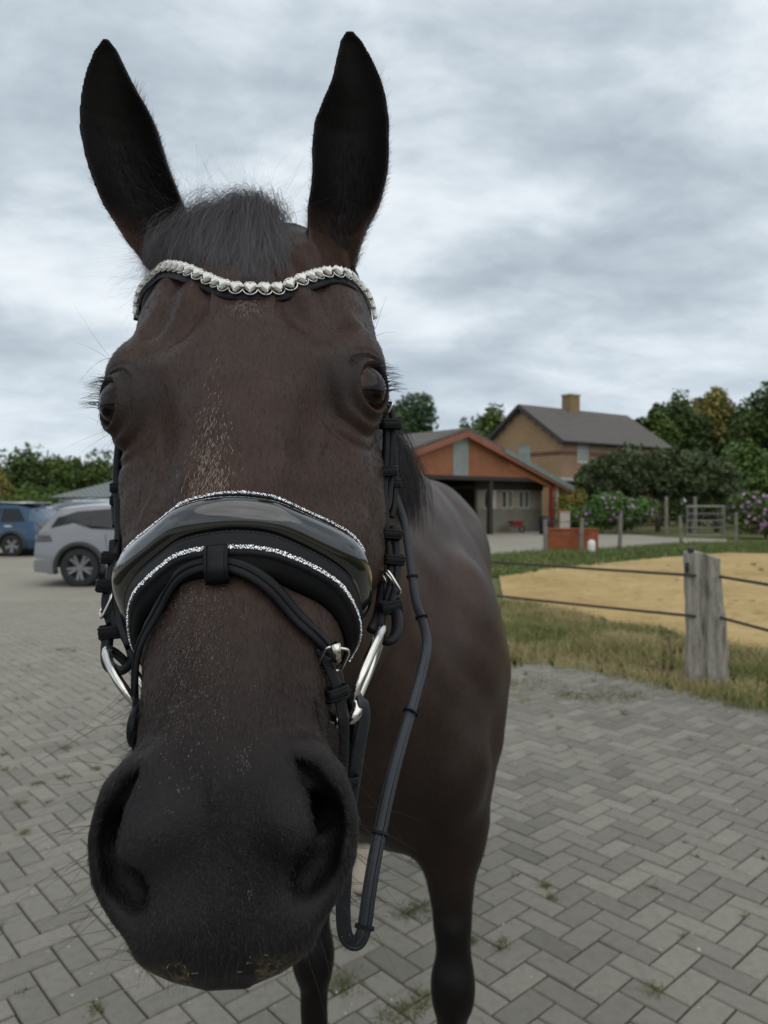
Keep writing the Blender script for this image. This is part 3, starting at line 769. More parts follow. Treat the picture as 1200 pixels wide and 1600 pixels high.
# things standing at the barn
wb = empty('wheelbarrow', tuple(bw(4.6, .55, 0)), R(30)); tag(wb, 'red wheelbarrow parked against the barn wall under the windows', 'wheelbarrow')
REDP = mat('red_paint')
mb = MB(); mb.add([(-.35, -.25, .62), (.35, -.28, .62), (.35, .28, .62), (-.35, .25, .62), (-.2, -.15, .32), (.2, -.17, .32), (.2, .17, .32), (-.2, .15, .32)], [(0, 1, 5, 4), (1, 2, 6, 5), (2, 3, 7, 6), (3, 0, 4, 7), (4, 5, 6, 7)]); mb.build('tray', REDP, wb)
mb = MB(); pts = [(.45 + .17 * math.cos(a), 0, .18 + .17 * math.sin(a)) for a in np.linspace(0, 6.283, 20, endpoint=False)]; mb.tube(pts, .035, 8, closed=True); mb.build('wheel', INS, wb)
for s_ in (-.2, .2):
    mb = MB(); mb.tube([(.45, s_ * .3, .18), (-.1, s_, .34), (-.85, s_ * 1.3, .58)], .018, 6); mb.build('handle', GAL, wb)
    mb = MB(); mb.tube([(-.3, s_, .42), (-.32, s_, 0)], .016, 6); mb.build('leg', GAL, wb)
g = at(875, 800, 38.5)
wl = quad_uv('low_wall', [(g[0], 38.5, 0), (g[0] + .52, 38.5, 0), (g[0] + .52, 38.5, 1.12), (g[0], 38.5, 1.12)], brick_mat('white_block', (.50, .46, .40), (.58, .54, .48), (.38, .30, .26)), None, .5); 
tag(wl, 'short white block pier with terracotta coping beside the barn posts', 'pier')
mb = MB(); mb.box((g[0] + .26, 38.75, 1.15), (.60, .60, .06), bevel=.01); mb.build('coping', mat('terracotta', (.42, .17, .09), .8), wl)
bgp = at(848, 818, 36.8); mb = MB()
sd = empty('water_drum', (bgp[0] + .25, 37.5, 0)); tag(sd, 'dark barrel standing beside the red barn post', 'barrel')
mb.tube([(0, 0, 0), (0, 0, .3), (0, 0, .6), (0, 0, .88)], [.26, .29, .29, .26], 16); mb.build('drum', INS, sd, smooth=True); mb = MB(); mb.cyl((0, 0, .88), (0, 0, .91), .27, .27, 16); mb.build('lid', INS, sd)

# ================================================================ HOUSE
HB_ = R(55); C0 = np.array([11.36, 48.0])
gd = np.array([-math.cos(HB_), math.sin(HB_)]); ld = np.array([math.sin(HB_), math.cos(HB_)])
def hw(g_, l_, z): q = C0 + gd * g_ + ld * l_; return np.array([q[0], q[1], z])
GW, HL = 7.0, 11.0; HE = 1.6 + 101 / F_PX * 48; HR = 1.6 + 150 / F_PX * 50.9
house = empty('brick_house', (C0[0], C0[1], 0)); tag(house, 'two storey buff brick house with grey tiled gable roof and brick chimney', 'house')
W1 = (3.25, 4.15, 1.6 + 61 / F_PX * 50, 1.6 + 91 / F_PX * 50)
def wall_with_holes(name, f, u0, u1, z0, z1, holes, m, parent, top=None):
    """f(u, depth, z) -> world point; holes (ua, ub, za, zb)"""
    us = sorted({u0, u1, *[h[0] for h in holes], *[h[1] for h in holes]}); zs = sorted({z0, z1, *[h[2] for h in holes], *[h[3] for h in holes]})
    mb = MB(); uvs = []
    for a, b in zip(us[:-1], us[1:]):
        for c, d in zip(zs[:-1], zs[1:]):
            if any(h[0] <= a and b <= h[1] and h[2] <= c and d <= h[3] for h in holes): continue
            mb.add([f(a, 0, c), f(b, 0, c), f(b, 0, d), f(a, 0, d)], [(0, 1, 2, 3)]); uvs += [(a, c), (b, c), (b, d), (a, d)]
    if top: mb.add([f(u0, 0, z1), f(u1, 0, z1), f((u0 + u1) / 2, 0, top)], [(0, 1, 2)]); uvs += [(u0, z1), (u1, z1), ((u0 + u1) / 2, top)]
    for h in holes:
        for (p, q) in (((h[0], h[2]), (h[0], h[3])), ((h[0], h[3]), (h[1], h[3])), ((h[1], h[3]), (h[1], h[2])), ((h[1], h[2]), (h[0], h[2]))):
            mb.add([f(p[0], 0, p[1]), f(q[0], 0, q[1]), f(q[0], .15, q[1]), f(p[0], .15, p[1])], [(0, 1, 2, 3)]); uvs += [p, q, q, p]
    o = mb.build(name, m, parent, wc=True, fix=False); uv = o.data.uv_layers.new(name='UVMap')
    for l in o.data.loops: uv.data[l.index].uv = uvs[l.vertex_index]
    return o
def window(f, h, parent, fm, gm, mull=1):
    mb = MB(); t = .07
    def slab(a, b, c, d, d0, d1):
        vs = [f(a, d0, c), f(b, d0, c), f(b, d0, d), f(a, d0, d), f(a, d1, c), f(b, d1, c), f(b, d1, d), f(a, d1, d)]
        return vs, [(0, 1, 2, 3), (7, 6, 5, 4), (0, 4, 5, 1), (1, 5, 6, 2), (2, 6, 7, 3), (3, 7, 4, 0)]
    for r_ in ((h[0], h[0] + t, h[2], h[3]), (h[1] - t, h[1], h[2], h[3]), (h[0] + t, h[1] - t, h[2], h[2] + t), (h[0] + t, h[1] - t, h[3] - t, h[3])): mb.add(*slab(*r_, .05, .12))
    if mull: mb.add(*slab(h[0] + t, h[1] - t, h[2] * .38 + h[3] * .62 - .025, h[2] * .38 + h[3] * .62 + .025, .06, .11))
    w_ = mb.build('window', fm, parent, wc=True)
    g_ = MB(); g_.add(*slab(h[0] + t, h[1] - t, h[2] + t, h[3] - t, .09, .10)); g_.build('pane', gm, w_, wc=True)
    s_ = MB(); s_.add(*slab(h[0] - .06, h[1] + .06, h[2] - .08, h[2], -.06, .02)); s_.build('sill', mat('pale_stone', (.40, .37, .32), .8), w_, wc=True)
    return w_
WFR = mat('window_frame', (.46, .46, .44), .6, .1, 3); CURT = mat('pale_curtain', (.250, .285, .270), .3, .2, 1.0, spec=.6)
fg = lambda u, d, z: hw(u, d, z)                 # gable wall, going back into the house along ld
fl_ = lambda u, d, z: hw(d, u, z)                # long wall
gh = [(2.75, 3.85, 1.6 + 62 / F_PX * 50, 1.6 + 92 / F_PX * 50), (2.75, 3.85, .9, 2.3), (5.0, 6.0, .9, 2.3)]
wall_with_holes('wall', fg, 0, GW, 0, HE, gh, BRICK, house, HR)
for h in gh: window(fg, h, house, WFR, CURT)
lh = [(1.55, 2.70, 1.6 + 63 / F_PX * 49, 1.6 + 93 / F_PX * 49), (6.1, 7.25, 1.6 + 63 / F_PX * 49, 1.6 + 93 / F_PX * 49), (1.4, 2.9, .9, 2.3), (6.0, 7.5, .9, 2.3)]
wall_with_holes('wall', fl_, 0, HL, 0, HE, lh, brick_mat('red_brown_brick', (.240, .135, .080), (.300, .180, .110), (.24, .20, .16)), house)
for h in lh: window(fl_, h, house, WFR, CURT)
quad_uv('wall', [hw(GW, 0, 0), hw(GW, HL, 0), hw(GW, HL, HE), hw(GW, 0, HE)], BRICK, house, .1)
quad_uv('wall', [hw(0, HL, 0), hw(0, HL, HE), hw(GW / 2, HL, HR), hw(GW, HL, HE), hw(GW, HL, 0)], BRICK, house, .1)
BAND = mat('dark_brick_band', (.130, .060, .042), .9, .25, 3)
zb0, zb1 = 1.6 + 73 / F_PX * 49, 1.6 + 79 / F_PX * 49
quad_uv('brick_band', [hw(-.012, -.012, zb0), hw(2.7, -.012, zb0), hw(2.7, -.012, zb1), hw(-.012, -.012, zb1)][::-1], BAND, house, .01)
quad_uv('brick_band', [hw(-.015, 0.0, zb0), hw(-.015, 1.5, zb0), hw(-.015, 1.5, zb1), hw(-.015, 0.0, zb1)], BAND, house, .01)
quad_uv('brick_band', [hw(-.015, 2.75, zb0), hw(-.015, 6.0, zb0), hw(-.015, 6.0, zb1), hw(-.015, 2.75, zb1)], BAND, house, .01)
sl = (HR - HE) / (GW / 2)
for s_, nm in ((0, 'roof'), (1, 'roof')):
    if s_ == 0: P_ = [hw(-.45, -.35, HE - .45 * sl + .12), hw(-.45, HL + .3, HE - .45 * sl + .12), hw(GW / 2, HL + .3, HR + .12), hw(GW / 2, -.35, HR + .12)]
    else: P_ = [hw(GW + .45, HL + .3, HE - .45 * sl + .12), hw(GW + .45, -.35, HE - .45 * sl + .12), hw(GW / 2, -.35, HR + .12), hw(GW / 2, HL + .3, HR + .12)]
    rf_ = quad_uv('roof', P_, ROOFT, house, .14)
    if s_ == 0:
        p1, p2 = P_[0], P_[1]; V, Fc = tube_arrays([p1 + [0, 0, -.08], p2 + [0, 0, -.08]], .08, 8); mesh_obj('gutter', V, Fc, mat('dark_gutter', (.035, .035, .035), .5), rf_, world_coords=True)
for g0, g1, z0, z1 in ((-.45, GW / 2, HE - .45 * sl + .10, HR + .10), (GW + .45, GW / 2, HE - .45 * sl + .10, HR + .10)):
    quad_uv('barge_board', [hw(g0, -.38, z0), hw(g1, -.38, z1), hw(g1, -.38, z1 - .28), hw(g0, -.38, z0 - .28)], mat('dark_fascia', (.040, .040, .042), .7), house, .03)
    for t_ in np.linspace(.08, .92, 6):
        q = hw(g0 + (g1 - g0) * t_, -.20, z0 + (z1 - z0) * t_ - .32); mb = MB(); mb.box(q, (.16, .3, .16), R(35)); mb.build('purlin_end', mat('dark_fascia'), house, wc=True)
ch = empty('chimney', tuple(hw(GW / 2, 4.9, HR))); ch.parent = house; ch.location = Vector(hw(GW / 2, 4.9, HR)) - Vector((C0[0], C0[1], 0)); ch.rotation_euler = (0, 0, R(35))
mb = MB(); mb.box((0, 0, .25), (1.0, .8, 1.7)); mb.build('stack', mat('chimney_brick', (.225, .155, .075), .9, .25, 6), ch); mb = MB(); mb.box((0, 0, 1.13), (1.12, .92, .10)); mb.build('cap', mat('pale_stone'), ch)
q0_ = at(866, 745, 47); mb = MB(); 
mbp = quad_uv('porch_roof', [hw(-1.6, -.5, 3.12), hw(-1.6, 2.6, 3.12), hw(0, 2.6, 3.2), hw(0, -.5, 3.2)], mat('white_paint', (.55, .52, .48), .6, .1, 2), house, .2)
for l_ in (-.3, 2.4):
    p = hw(-1.45, l_, 0); mb = MB(); mb.cyl((p[0], p[1], 0), (p[0], p[1], 2.92), .06, n=10); mb.build('porch_post', mat('white_paint'), house, wc=True)

# low stable block at far left
lb = empty('stable_block', (-17.3, 40, 0)); tag(lb, 'low brick stable block with grey hipped roof behind the parked cars', 'stable')
pa = at(88, 777, 40); pb_ = at(182, 738, 44)
mb = MB(); x0 = pa[0] + .3; x1 = x0 + 9; zE = 1.6 + 8 / F_PX * 40; zT = 1.6 + 60 / F_PX * 45
LX = lambda v: (v[0], v[1], v[2])
holes = [(1.0 + 1.15 * i, 1.5 + 1.15 * i, .9, 1.55) for i in range(6)]
fw = lambda u, d, z: np.array([x0 + u, 40 + d, z])
wall_with_holes('wall', fw, 0, 9, 0, zE, holes, BRICK, lb)
for h in holes: window(fw, h, lb, mat('dark_beam'), GLS, 0)
quad_uv('wall', [fw(0, 0, 0), fw(0, 0, zE), fw(0, 9, zE), fw(0, 9, 0)], BRICK, lb, .1)
GR2 = tile_mat('pale_grey_roof', (.190, .215, .215), (.225, .250, .250), 1.0)
e = .5
quad_uv('roof', [fw(-e, -e, zE), fw(9 + e, -e, zE), fw(9, 5, zT), fw(5, 5, zT)], GR2, lb, .06)
quad_uv('roof', [fw(-e, 10, zE), fw(-e, -e, zE), fw(5, 5, zT)], GR2, lb, .06)
quad_uv('roof', [fw(9 + e, -e, zE), fw(9 + e, 10, zE), fw(9, 5, zT)], GR2, lb, .06)
quad_uv('roof', [fw(9 + e, 10, zE), fw(-e, 10, zE), fw(5, 5, zT), fw(9, 5, zT)], GR2, lb, .06)
# ================================================================ HORSE
# One implicit surface (rounded cones, ellipsoids, measured head sections) turned into one mesh.
H_O = np.array([-0.134, 0.74, 1.859])              # poll, front
H_D = nrm([0.046, -0.370, -0.498])                 # down the nose
_x = np.array([math.cos(R(1.2)), 0, math.sin(R(1.2))])
H_L = nrm(_x - H_D * (_x @ H_D))                   # towards the horse's left (right in the photo)
H_N = np.cross(H_L, H_D); H_N = H_N if H_N[1] < 0 else -H_N   # out of the forehead
def toL(P):
    q = P - H_O
    return q @ H_L, q @ H_N, q @ H_D
def frL(u, v, s):
    return H_O + np.multiply.outer(u, H_L) + np.multiply.outer(v, H_N) + np.multiply.outer(s, H_D)

# head sections: station along the nose, list of half outline points (u, v) from the front to the back
SECT = [
 (-0.05, [(0, -.015), (.050, -.022), (.082, -.045), (.095, -.09), (.085, -.15), (0, -.17)]),
 (-0.02, [(0, -.004), (.052, -.010), (.086, -.032), (.102, -.08), (.09, -.16), (0, -.19)]),
 (0.02, [(0, .001), (.056, -.005), (.094, -.028), (.114, -.075), (.095, -.16), (0, -.20)]),
 (0.06, [(0, .008), (.060, .000), (.100, -.026), (.119, -.072), (.098, -.17), (0, -.215)]),
 (0.10, [(0, .012), (.062, .004), (.102, -.022), (.120, -.066), (.100, -.17), (0, -.235)]),
 (0.15, [(0, .016), (.062, .008), (.098, -.017), (.114, -.060), (.102, -.17), (0, -.25)]),
 (0.21, [(0, .020), (.054, .012), (.085, -.013), (.103, -.055), (.104, -.17), (0, -.262)]),
 (0.27, [(0, .020), (.046, .012), (.075, -.013), (.098, -.060), (.104, -.16), (0, -.25)]),
 (0.33, [(0, .018), (.038, .011), (.064, -.012), (.091, -.058), (.096, -.13), (0, -.215)]),
 (0.39, [(0, .016), (.033, .009), (.056, -.013), (.075, -.052), (.071, -.10), (0, -.165)]),
 (0.45, [(0, .015), (.031, .008), (.052, -.013), (.0625, -.048), (.054, -.09), (0, -.14)]),
 (0.50, [(0, .014), (.032, .006), (.052, -.015), (.060, -.045), (.048, -.085), (0, -.125)]),
 (0.54, [(0, .010), (.036, .001), (.055, -.020), (.059, -.045), (.046, -.082), (0, -.12)]),
 (0.570, [(0, -.002), (.034, -.009), (.051, -.026), (.053, -.048), (.042, -.078), (0, -.115)]),
 (0.592, [(0, -.013), (.032, -.020), (.049, -.033), (.051, -.050), (.038, -.074), (0, -.10)]),
 (0.604, [(0, -.021), (.031, -.026), (.0465, -.036), (.047, -.051), (.034, -.070), (0, -.090)]),
 (0.611, [(0, -.028), (.027, -.032), (.040, -.040), (.040, -.052), (.028, -.066), (0, -.079)]),
 (0.617, [(0, -.037), (.018, -.039), (.028, -.045), (.028, -.052), (.018, -.061), (0, -.069)]),
 (0.621, [(0, -.047), (.008, -.048), (.012, -.050), (.012, -.053), (.008, -.057), (0, -.059)]),
]
_NT, _NS = 73, 171
_S = np.linspace(-0.05, 0.621, _NS)
def _vc(s):
    ss = [q[0] for q in SECT]
    vv = [(q[1][0][1] + q[1][-1][1]) * .5 for q in SECT]
    return np.interp(s, ss, vv)
def _build_table():
    th = np.linspace(0, math.pi, _NT)
    T = []
    for s, pts in SECT:
        vc = (pts[0][1] + pts[-1][1]) * .5
        m = [(-p[0], p[1]) for p in pts[1:-1]]
        full = np.array(m[::-1][-2:][::-1][::-1] + pts, float)
        # closed smooth curve through the mirrored outline
        loop = np.array([(-p[0], p[1]) for p in pts[1:-1]][::-1] + [tuple(p) for p in pts])
        # loop runs: mirrored side back->front, then front->back on the + side ; close it
        k = len(loop)
        ext = np.vstack([loop[-2:], loop, loop[:2]])
        t = np.linspace(0, k, 721)
        i = np.minimum(t.astype(int), k - 1); f = (t - i)[:, None]
        a, b, c, d = ext[i + 1], ext[i + 2], ext[(i + 3)], ext[np.minimum(i + 4, k + 3)]
        c_ = .5 * (2 * b + (c - a) * f + (2 * a - 5 * b + 4 * c - d) * f ** 2 + (3 * b - a - 3 * c + d) * f ** 3)
        x, y = c_[:, 0], c_[:, 1] - vc
        ang = np.arctan2(x, y); rad = np.hypot(x, y)
        sel = (ang >= -.02)
        o = np.argsort(ang[sel])
        T.append(np.interp(th, ang[sel][o], rad[sel][o]))
    T = np.array(T)
    ss = np.array([q[0] for q in SECT])
    G = np.array([np.interp(_S, ss, T[:, j]) for j in range(_NT)]).T
    V = _vc(_S)
    # smooth along the nose (not across the closing tip) and around
    for it in range(3):
        k = np.array([1, 2, 3, 2, 1.]) / 9
        pad = np.pad(G, ((2, 2), (0, 0)), 'edge'); Gs = sum(k[j] * pad[j:j + _NS] for j in range(5))
        w = np.clip((0.585 - _S) / .03, 0, 1)[:, None]; G = G * (1 - w) + Gs * w
        Vs = np.convolve(np.pad(V, 2, 'edge'), k, 'valid'); V = V * (1 - w[:, 0]) + Vs * w[:, 0]
        pad = np.pad(G, ((0, 0), (2, 2)), 'reflect'); G = sum(k[j] * pad[:, j:j + _NT] for j in range(5))
    return G.astype(np.float64), V
HG, HV = _build_table()

def smin(a, b, k):
    h = np.clip(.5 + .5 * (b - a) / k, 0, 1)
    return b * (1 - h) + a * h - k * h * (1 - h)
def smax(a, b, k): return -smin(-a, -b, k)
def ell(P, c, r, M=None):
    q = P - np.asarray(c, float)
    if M is not None: q = q @ np.asarray(M).T
    q = q / np.asarray(r, float)
    k0 = np.sqrt((q * q).sum(1)) + 1e-9
    k1 = np.sqrt(((q / np.asarray(r, float)) ** 2).sum(1)) + 1e-9
    return k0 * (k0 - 1) / k1
def seg(P, a, b, ra, rb):
    a = np.asarray(a, float); b = np.asarray(b, float)
    pa = P - a; ba = b - a
    h = np.clip(pa @ ba / (ba @ ba), 0, 1)
    return np.linalg.norm(pa - h[:, None] * ba, axis=1) - (ra + (rb - ra) * h)
def segsq(P, a, b, ra, rb, lat, k):
    """like seg, but k times narrower along the unit vector lat"""
    a = np.asarray(a, float); b = np.asarray(b, float)
    pa = P - a; ba = b - a
    h = np.clip(pa @ ba / (ba @ ba), 0, 1)
    d = pa - h[:, None] * ba
    l = d @ lat
    d = d + np.multiply.outer(l * (1 / k - 1), lat)
    n = np.linalg.norm(d, axis=1)
    sc = np.sqrt(1 / (1 + (1 / k ** 2 - 1) * np.clip((l / k) ** 2 / (n * n + 1e-9), 0, 1)))
    return (n - (ra + (rb - ra) * h)) * sc
def chain(P, pts, rr, k=0.0):
    f = None
    for i in range(len(pts) - 1):
        g = seg(P, pts[i], pts[i + 1], rr[i], rr[i + 1])
        f = g if f is None else (smin(f, g, k) if k else np.minimum(f, g))
    return f

EYE_R = 0.0245
EYE = [np.array([sx * .0925, -.0265, .193]) for sx in (-1, 1)]     # local u, v, s
EYE_AX = nrm((.72, .58, .36)); EYE_T1 = nrm(np.cross(EYE_AX, (0, 0, 1.))); EYE_T2 = np.cross(EYE_T1, EYE_AX)
if EYE_T2[2] < 0: EYE_T2 = -EYE_T2
def f_head_core(u, v, s):
    sc = np.clip(s, _S[0], _S[-1])
    fi = (sc - _S[0]) / (_S[1] - _S[0]); i = np.minimum(fi.astype(int), _NS - 2); fs = fi - i
    vc = HV[i] * (1 - fs) + HV[i + 1] * fs
    dv = v - vc; au = np.abs(u)
    th = np.arctan2(au, dv) / math.pi * (_NT - 1)
    j = np.clip(th.astype(int), 0, _NT - 2); ft = th - j
    r = (HG[i, j] * (1 - fs) + HG[i + 1, j] * fs) * (1 - ft) + (HG[i, j + 1] * (1 - fs) + HG[i + 1, j + 1] * fs) * ft
    f = (np.hypot(au, dv) - r) * .92
    over = np.maximum(s - _S[-1], 0) + np.maximum(_S[0] - s, 0)
    return np.where(over > 0, np.hypot(np.maximum(f, 0), over), f)

# ears: axis points (pixel, depth), half widths
def ear_frame(sgn):
    if sgn < 0: base, tip, wmid = at(248, 392, .775), at(172, 72, .745), at(200, 240, .76)
    else:       base, tip, wmid = at(532, 398, .775), at(548, 60, .745), at(550, 230, .76)
    return base, wmid, tip
EARW = {  # fraction along the ear -> (left edge px, right edge px) measured in the photo at rows
    -1: [(72, 168, 176), (90, 155, 190), (120, 143, 204), (150, 136, 219), (180, 133, 237), (210, 133, 251), (240, 138, 260), (270, 146, 269), (300, 157, 281), (330, 170, 293), (360, 190, 290), (385, 205, 280), (405, 222, 272), (425, 235, 268)],
    1: [(60, 542, 551), (75, 533, 566), (105, 526, 583), (135, 520, 596), (165, 507, 604), (200, 493, 608), (240, 489, 608), (270, 490, 607), (300, 488, 601), (330, 483, 592), (360, 482, 575), (385, 490, 565), (405, 505, 560), (425, 515, 555)],
}
def ear_pts(sgn):
    rows = EARW[sgn]; out = []
    for k, (py, a, b) in enumerate(rows):
        Y = .745 + .035 * k / (len(rows) - 1)
        out.append((at(a, py, Y), at(b, py, Y)))
    return out
def f_ear(P, sgn):
    """a cupped leaf: thin curved shell, measured outline"""
    E = ear_pts(sgn)
    zc = np.array([(a[2] + b[2]) / 2 for a, b in E]); xc = np.array([(a[0] + b[0]) / 2 for a, b in E])
    hw = np.array([abs(b[0] - a[0]) / 2 for a, b in E]); yc = np.array([(a[1] + b[1]) / 2 for a, b in E])
    o = np.argsort(zc); zc, xc, hw, yc = zc[o], xc[o], hw[o], yc[o]
    # fine resample, smoothed
    zf = np.linspace(zc[0], zc[-1], 80)
    xf, wf, yf = (np.interp(zf, zc, q) for q in (xc, hw, yc))
    kk = np.ones(5) / 5
    xf = np.convolve(np.pad(xf, 2, 'edge'), kk, 'valid'); yf = np.convolve(np.pad(yf, 2, 'edge'), kk, 'valid')
    z = P[:, 2]
    x0 = np.interp(z, zf, xf); w = np.interp(z, zf, wf); y0 = np.interp(z, zf, yf)
    t = np.clip((z - zf[0]) / (zf[-1] - zf[0]), 0, 1)
    b = (P[:, 0] - x0)
    q = np.clip(b / np.maximum(w, .004), -1.3, 1.3)
    # the cup opens to the front and slightly outwards; deepest low down
    depth = w * (1.05 - .35 * t) * (1 - np.abs(q) ** 2.2) 
    thick = .0032 + .004 * (1 - t)
    shell = np.abs(P[:, 1] - (y0 + depth - .012)) * .62 - thick
    # thick at the root
    side = (np.abs(b) - w) * .95
    f = smax(shell, side, .004)
    top = z - zf[-1]; bot = zf[0] - z
    return np.maximum(np.maximum(f, top), bot)

BODY_YAW = R(3.5)
B_LAT = np.array([math.cos(BODY_YAW), math.sin(-BODY_YAW), 0])
def _bm(yaw=0, pitch=0):
    return np.array(Matrix.Rotation(yaw, 3, 'Z') @ Matrix.Rotation(pitch, 3, 'X')).T
def f_body(P):
    f = ell(P, (.035, 1.98, 1.085), (.235, .36, .375), _bm(-.06, -.25))                     # chest
    f = smin(f, ell(P, (.085, 2.45, 1.22), (.278, .66, .370), _bm(-.05)), .12)        # barrel
    f = smin(f, ell(P, (.145, 3.08, 1.33), (.292, .42, .365), _bm(-.05, .12)), .14)        # rump
    f = smin(f, ell(P, (.055, 2.18, 1.50), (.11, .36, .17), _bm(-.05)), .10)          # withers
    f = smin(f, segsq(P, (-.01, 1.98, 1.31), (-.09, 1.38, 1.50), .30, .215, B_LAT, .46), .24)   # neck
    f = smin(f, segsq(P, (-.09, 1.38, 1.50), (-.12, .96, 1.70), .215, .150, B_LAT, .58), .10)
    for sx, lx, ky in ((1, .163, 1.76), (-1, -.178, 1.88)):
        cx = .04
        f = smin(f, ell(P, (cx + sx * .155, 1.90, 1.20), (.105, .17, .27), _bm(0, .30)), .07)      # shoulder
        f = smin(f, ell(P, (cx * .6 + sx * .115, 1.74, 1.00), (.105, .10, .17)), .05)               # breast muscle
        f = smin(f, seg(P, (lx * .97 + .01, 1.93, 1.0), (lx * .97, ky + .05, .80), .110, .090), .07)
        f = smin(f, seg(P, (lx * .97, ky + .05, .82), (lx, ky + .01, .60), .084, .043), .035)       # forearm
        f = smin(f, ell(P, (lx, ky - .006, .455), (.054, .052, .092)), .055)
        f = smin(f, ell(P, (lx + .012 * sx, ky + .045, .50), (.022, .022, .03)), .02)                        # knee
        f = smin(f, seg(P, (lx, ky + .002, .60), (lx, ky + .01, .235), .040, .034), .02)            # cannon
        f = smin(f, ell(P, (lx, ky + .012, .20), (.047, .052, .050)), .015)                         # fetlock
        f = smin(f, seg(P, (lx, ky + .005, .18), (lx, ky - .045, .09), .036, .042), .015)           # pastern
    for lx, hy in ((-.085, 2.96), (.31, 3.20)):
        f = smin(f, ell(P, (.12 + (lx - .11) * .9, 3.0, 1.02), (.135, .24, .30)), .08)              # thigh
        f = smin(f, seg(P, (lx, 2.98, .92), (lx, hy + .10, .60), .115, .060), .05)                  # gaskin
        f = smin(f, seg(P, (lx, hy + .13, .60), (lx, hy + .07, .50), .050, .048), .02)              # hock
        f = smin(f, seg(P, (lx, hy + .08, .50), (lx, hy + .03, .23), .042, .035), .02)
        f = smin(f, ell(P, (lx, hy + .03, .20), (.045, .05, .048)), .015)
        f = smin(f, seg(P, (lx, hy + .02, .18), (lx, hy - .03, .09), .036, .042), .015)
    # shoulder blade, girth groove, muscle relief
    X, Y, Z = P[:, 0], P[:, 1], P[:, 2]
    upz = np.clip((Z - .8) / .2, 0, 1)
    ln = Y - (1.86 + (Z - 1.05) * .50)
    f = f - (.014 * np.exp(-((ln - .02) / .07) ** 2) - .016 * np.exp(-((ln - .20) / .05) ** 2)) * upz * np.clip(np.abs(X - .04) / .12, 0, 1)
    f = f + .010 * np.exp(-((X - .02) / .020) ** 2) * np.clip((1.95 - Y) / .1, 0, 1) * np.clip((1.25 - Z) / .2, 0, 1) * upz
    f = f + .0035 * np.sin(X * 17 + 2 * np.sin(Z * 9)) * np.sin(Z * 15 + Y * 11) * upz + .0016 * np.sin(X * 41 + Z * 17) * np.sin(Z * 37 + Y * 29)
    f = smax(f, .045 - P[:, 2], .01)
    return f

NOSTRIL = None
def nostril_paths():
    """taken on the horse's left nostril, mirrored for the right one; local coordinates"""
    # (u, v, s) comma-shaped opening: from the inner top, down and round to the outer bottom
    open_ = [(.0445, -.002, .518), (.0515, -.005, .526), (.0585, -.010, .538), (.0610, -.016, .552), (.0570, -.022, .565), (.0480, -.026, .574)]
    rim = [(.038, -.005, .511), (.050, -.010, .510), (.0630, -.016, .521), (.0690, -.024, .543), (.0655, -.031, .562), (.054, -.034, .578), (.042, -.033, .586)]
    return np.array(open_), np.array(rim)

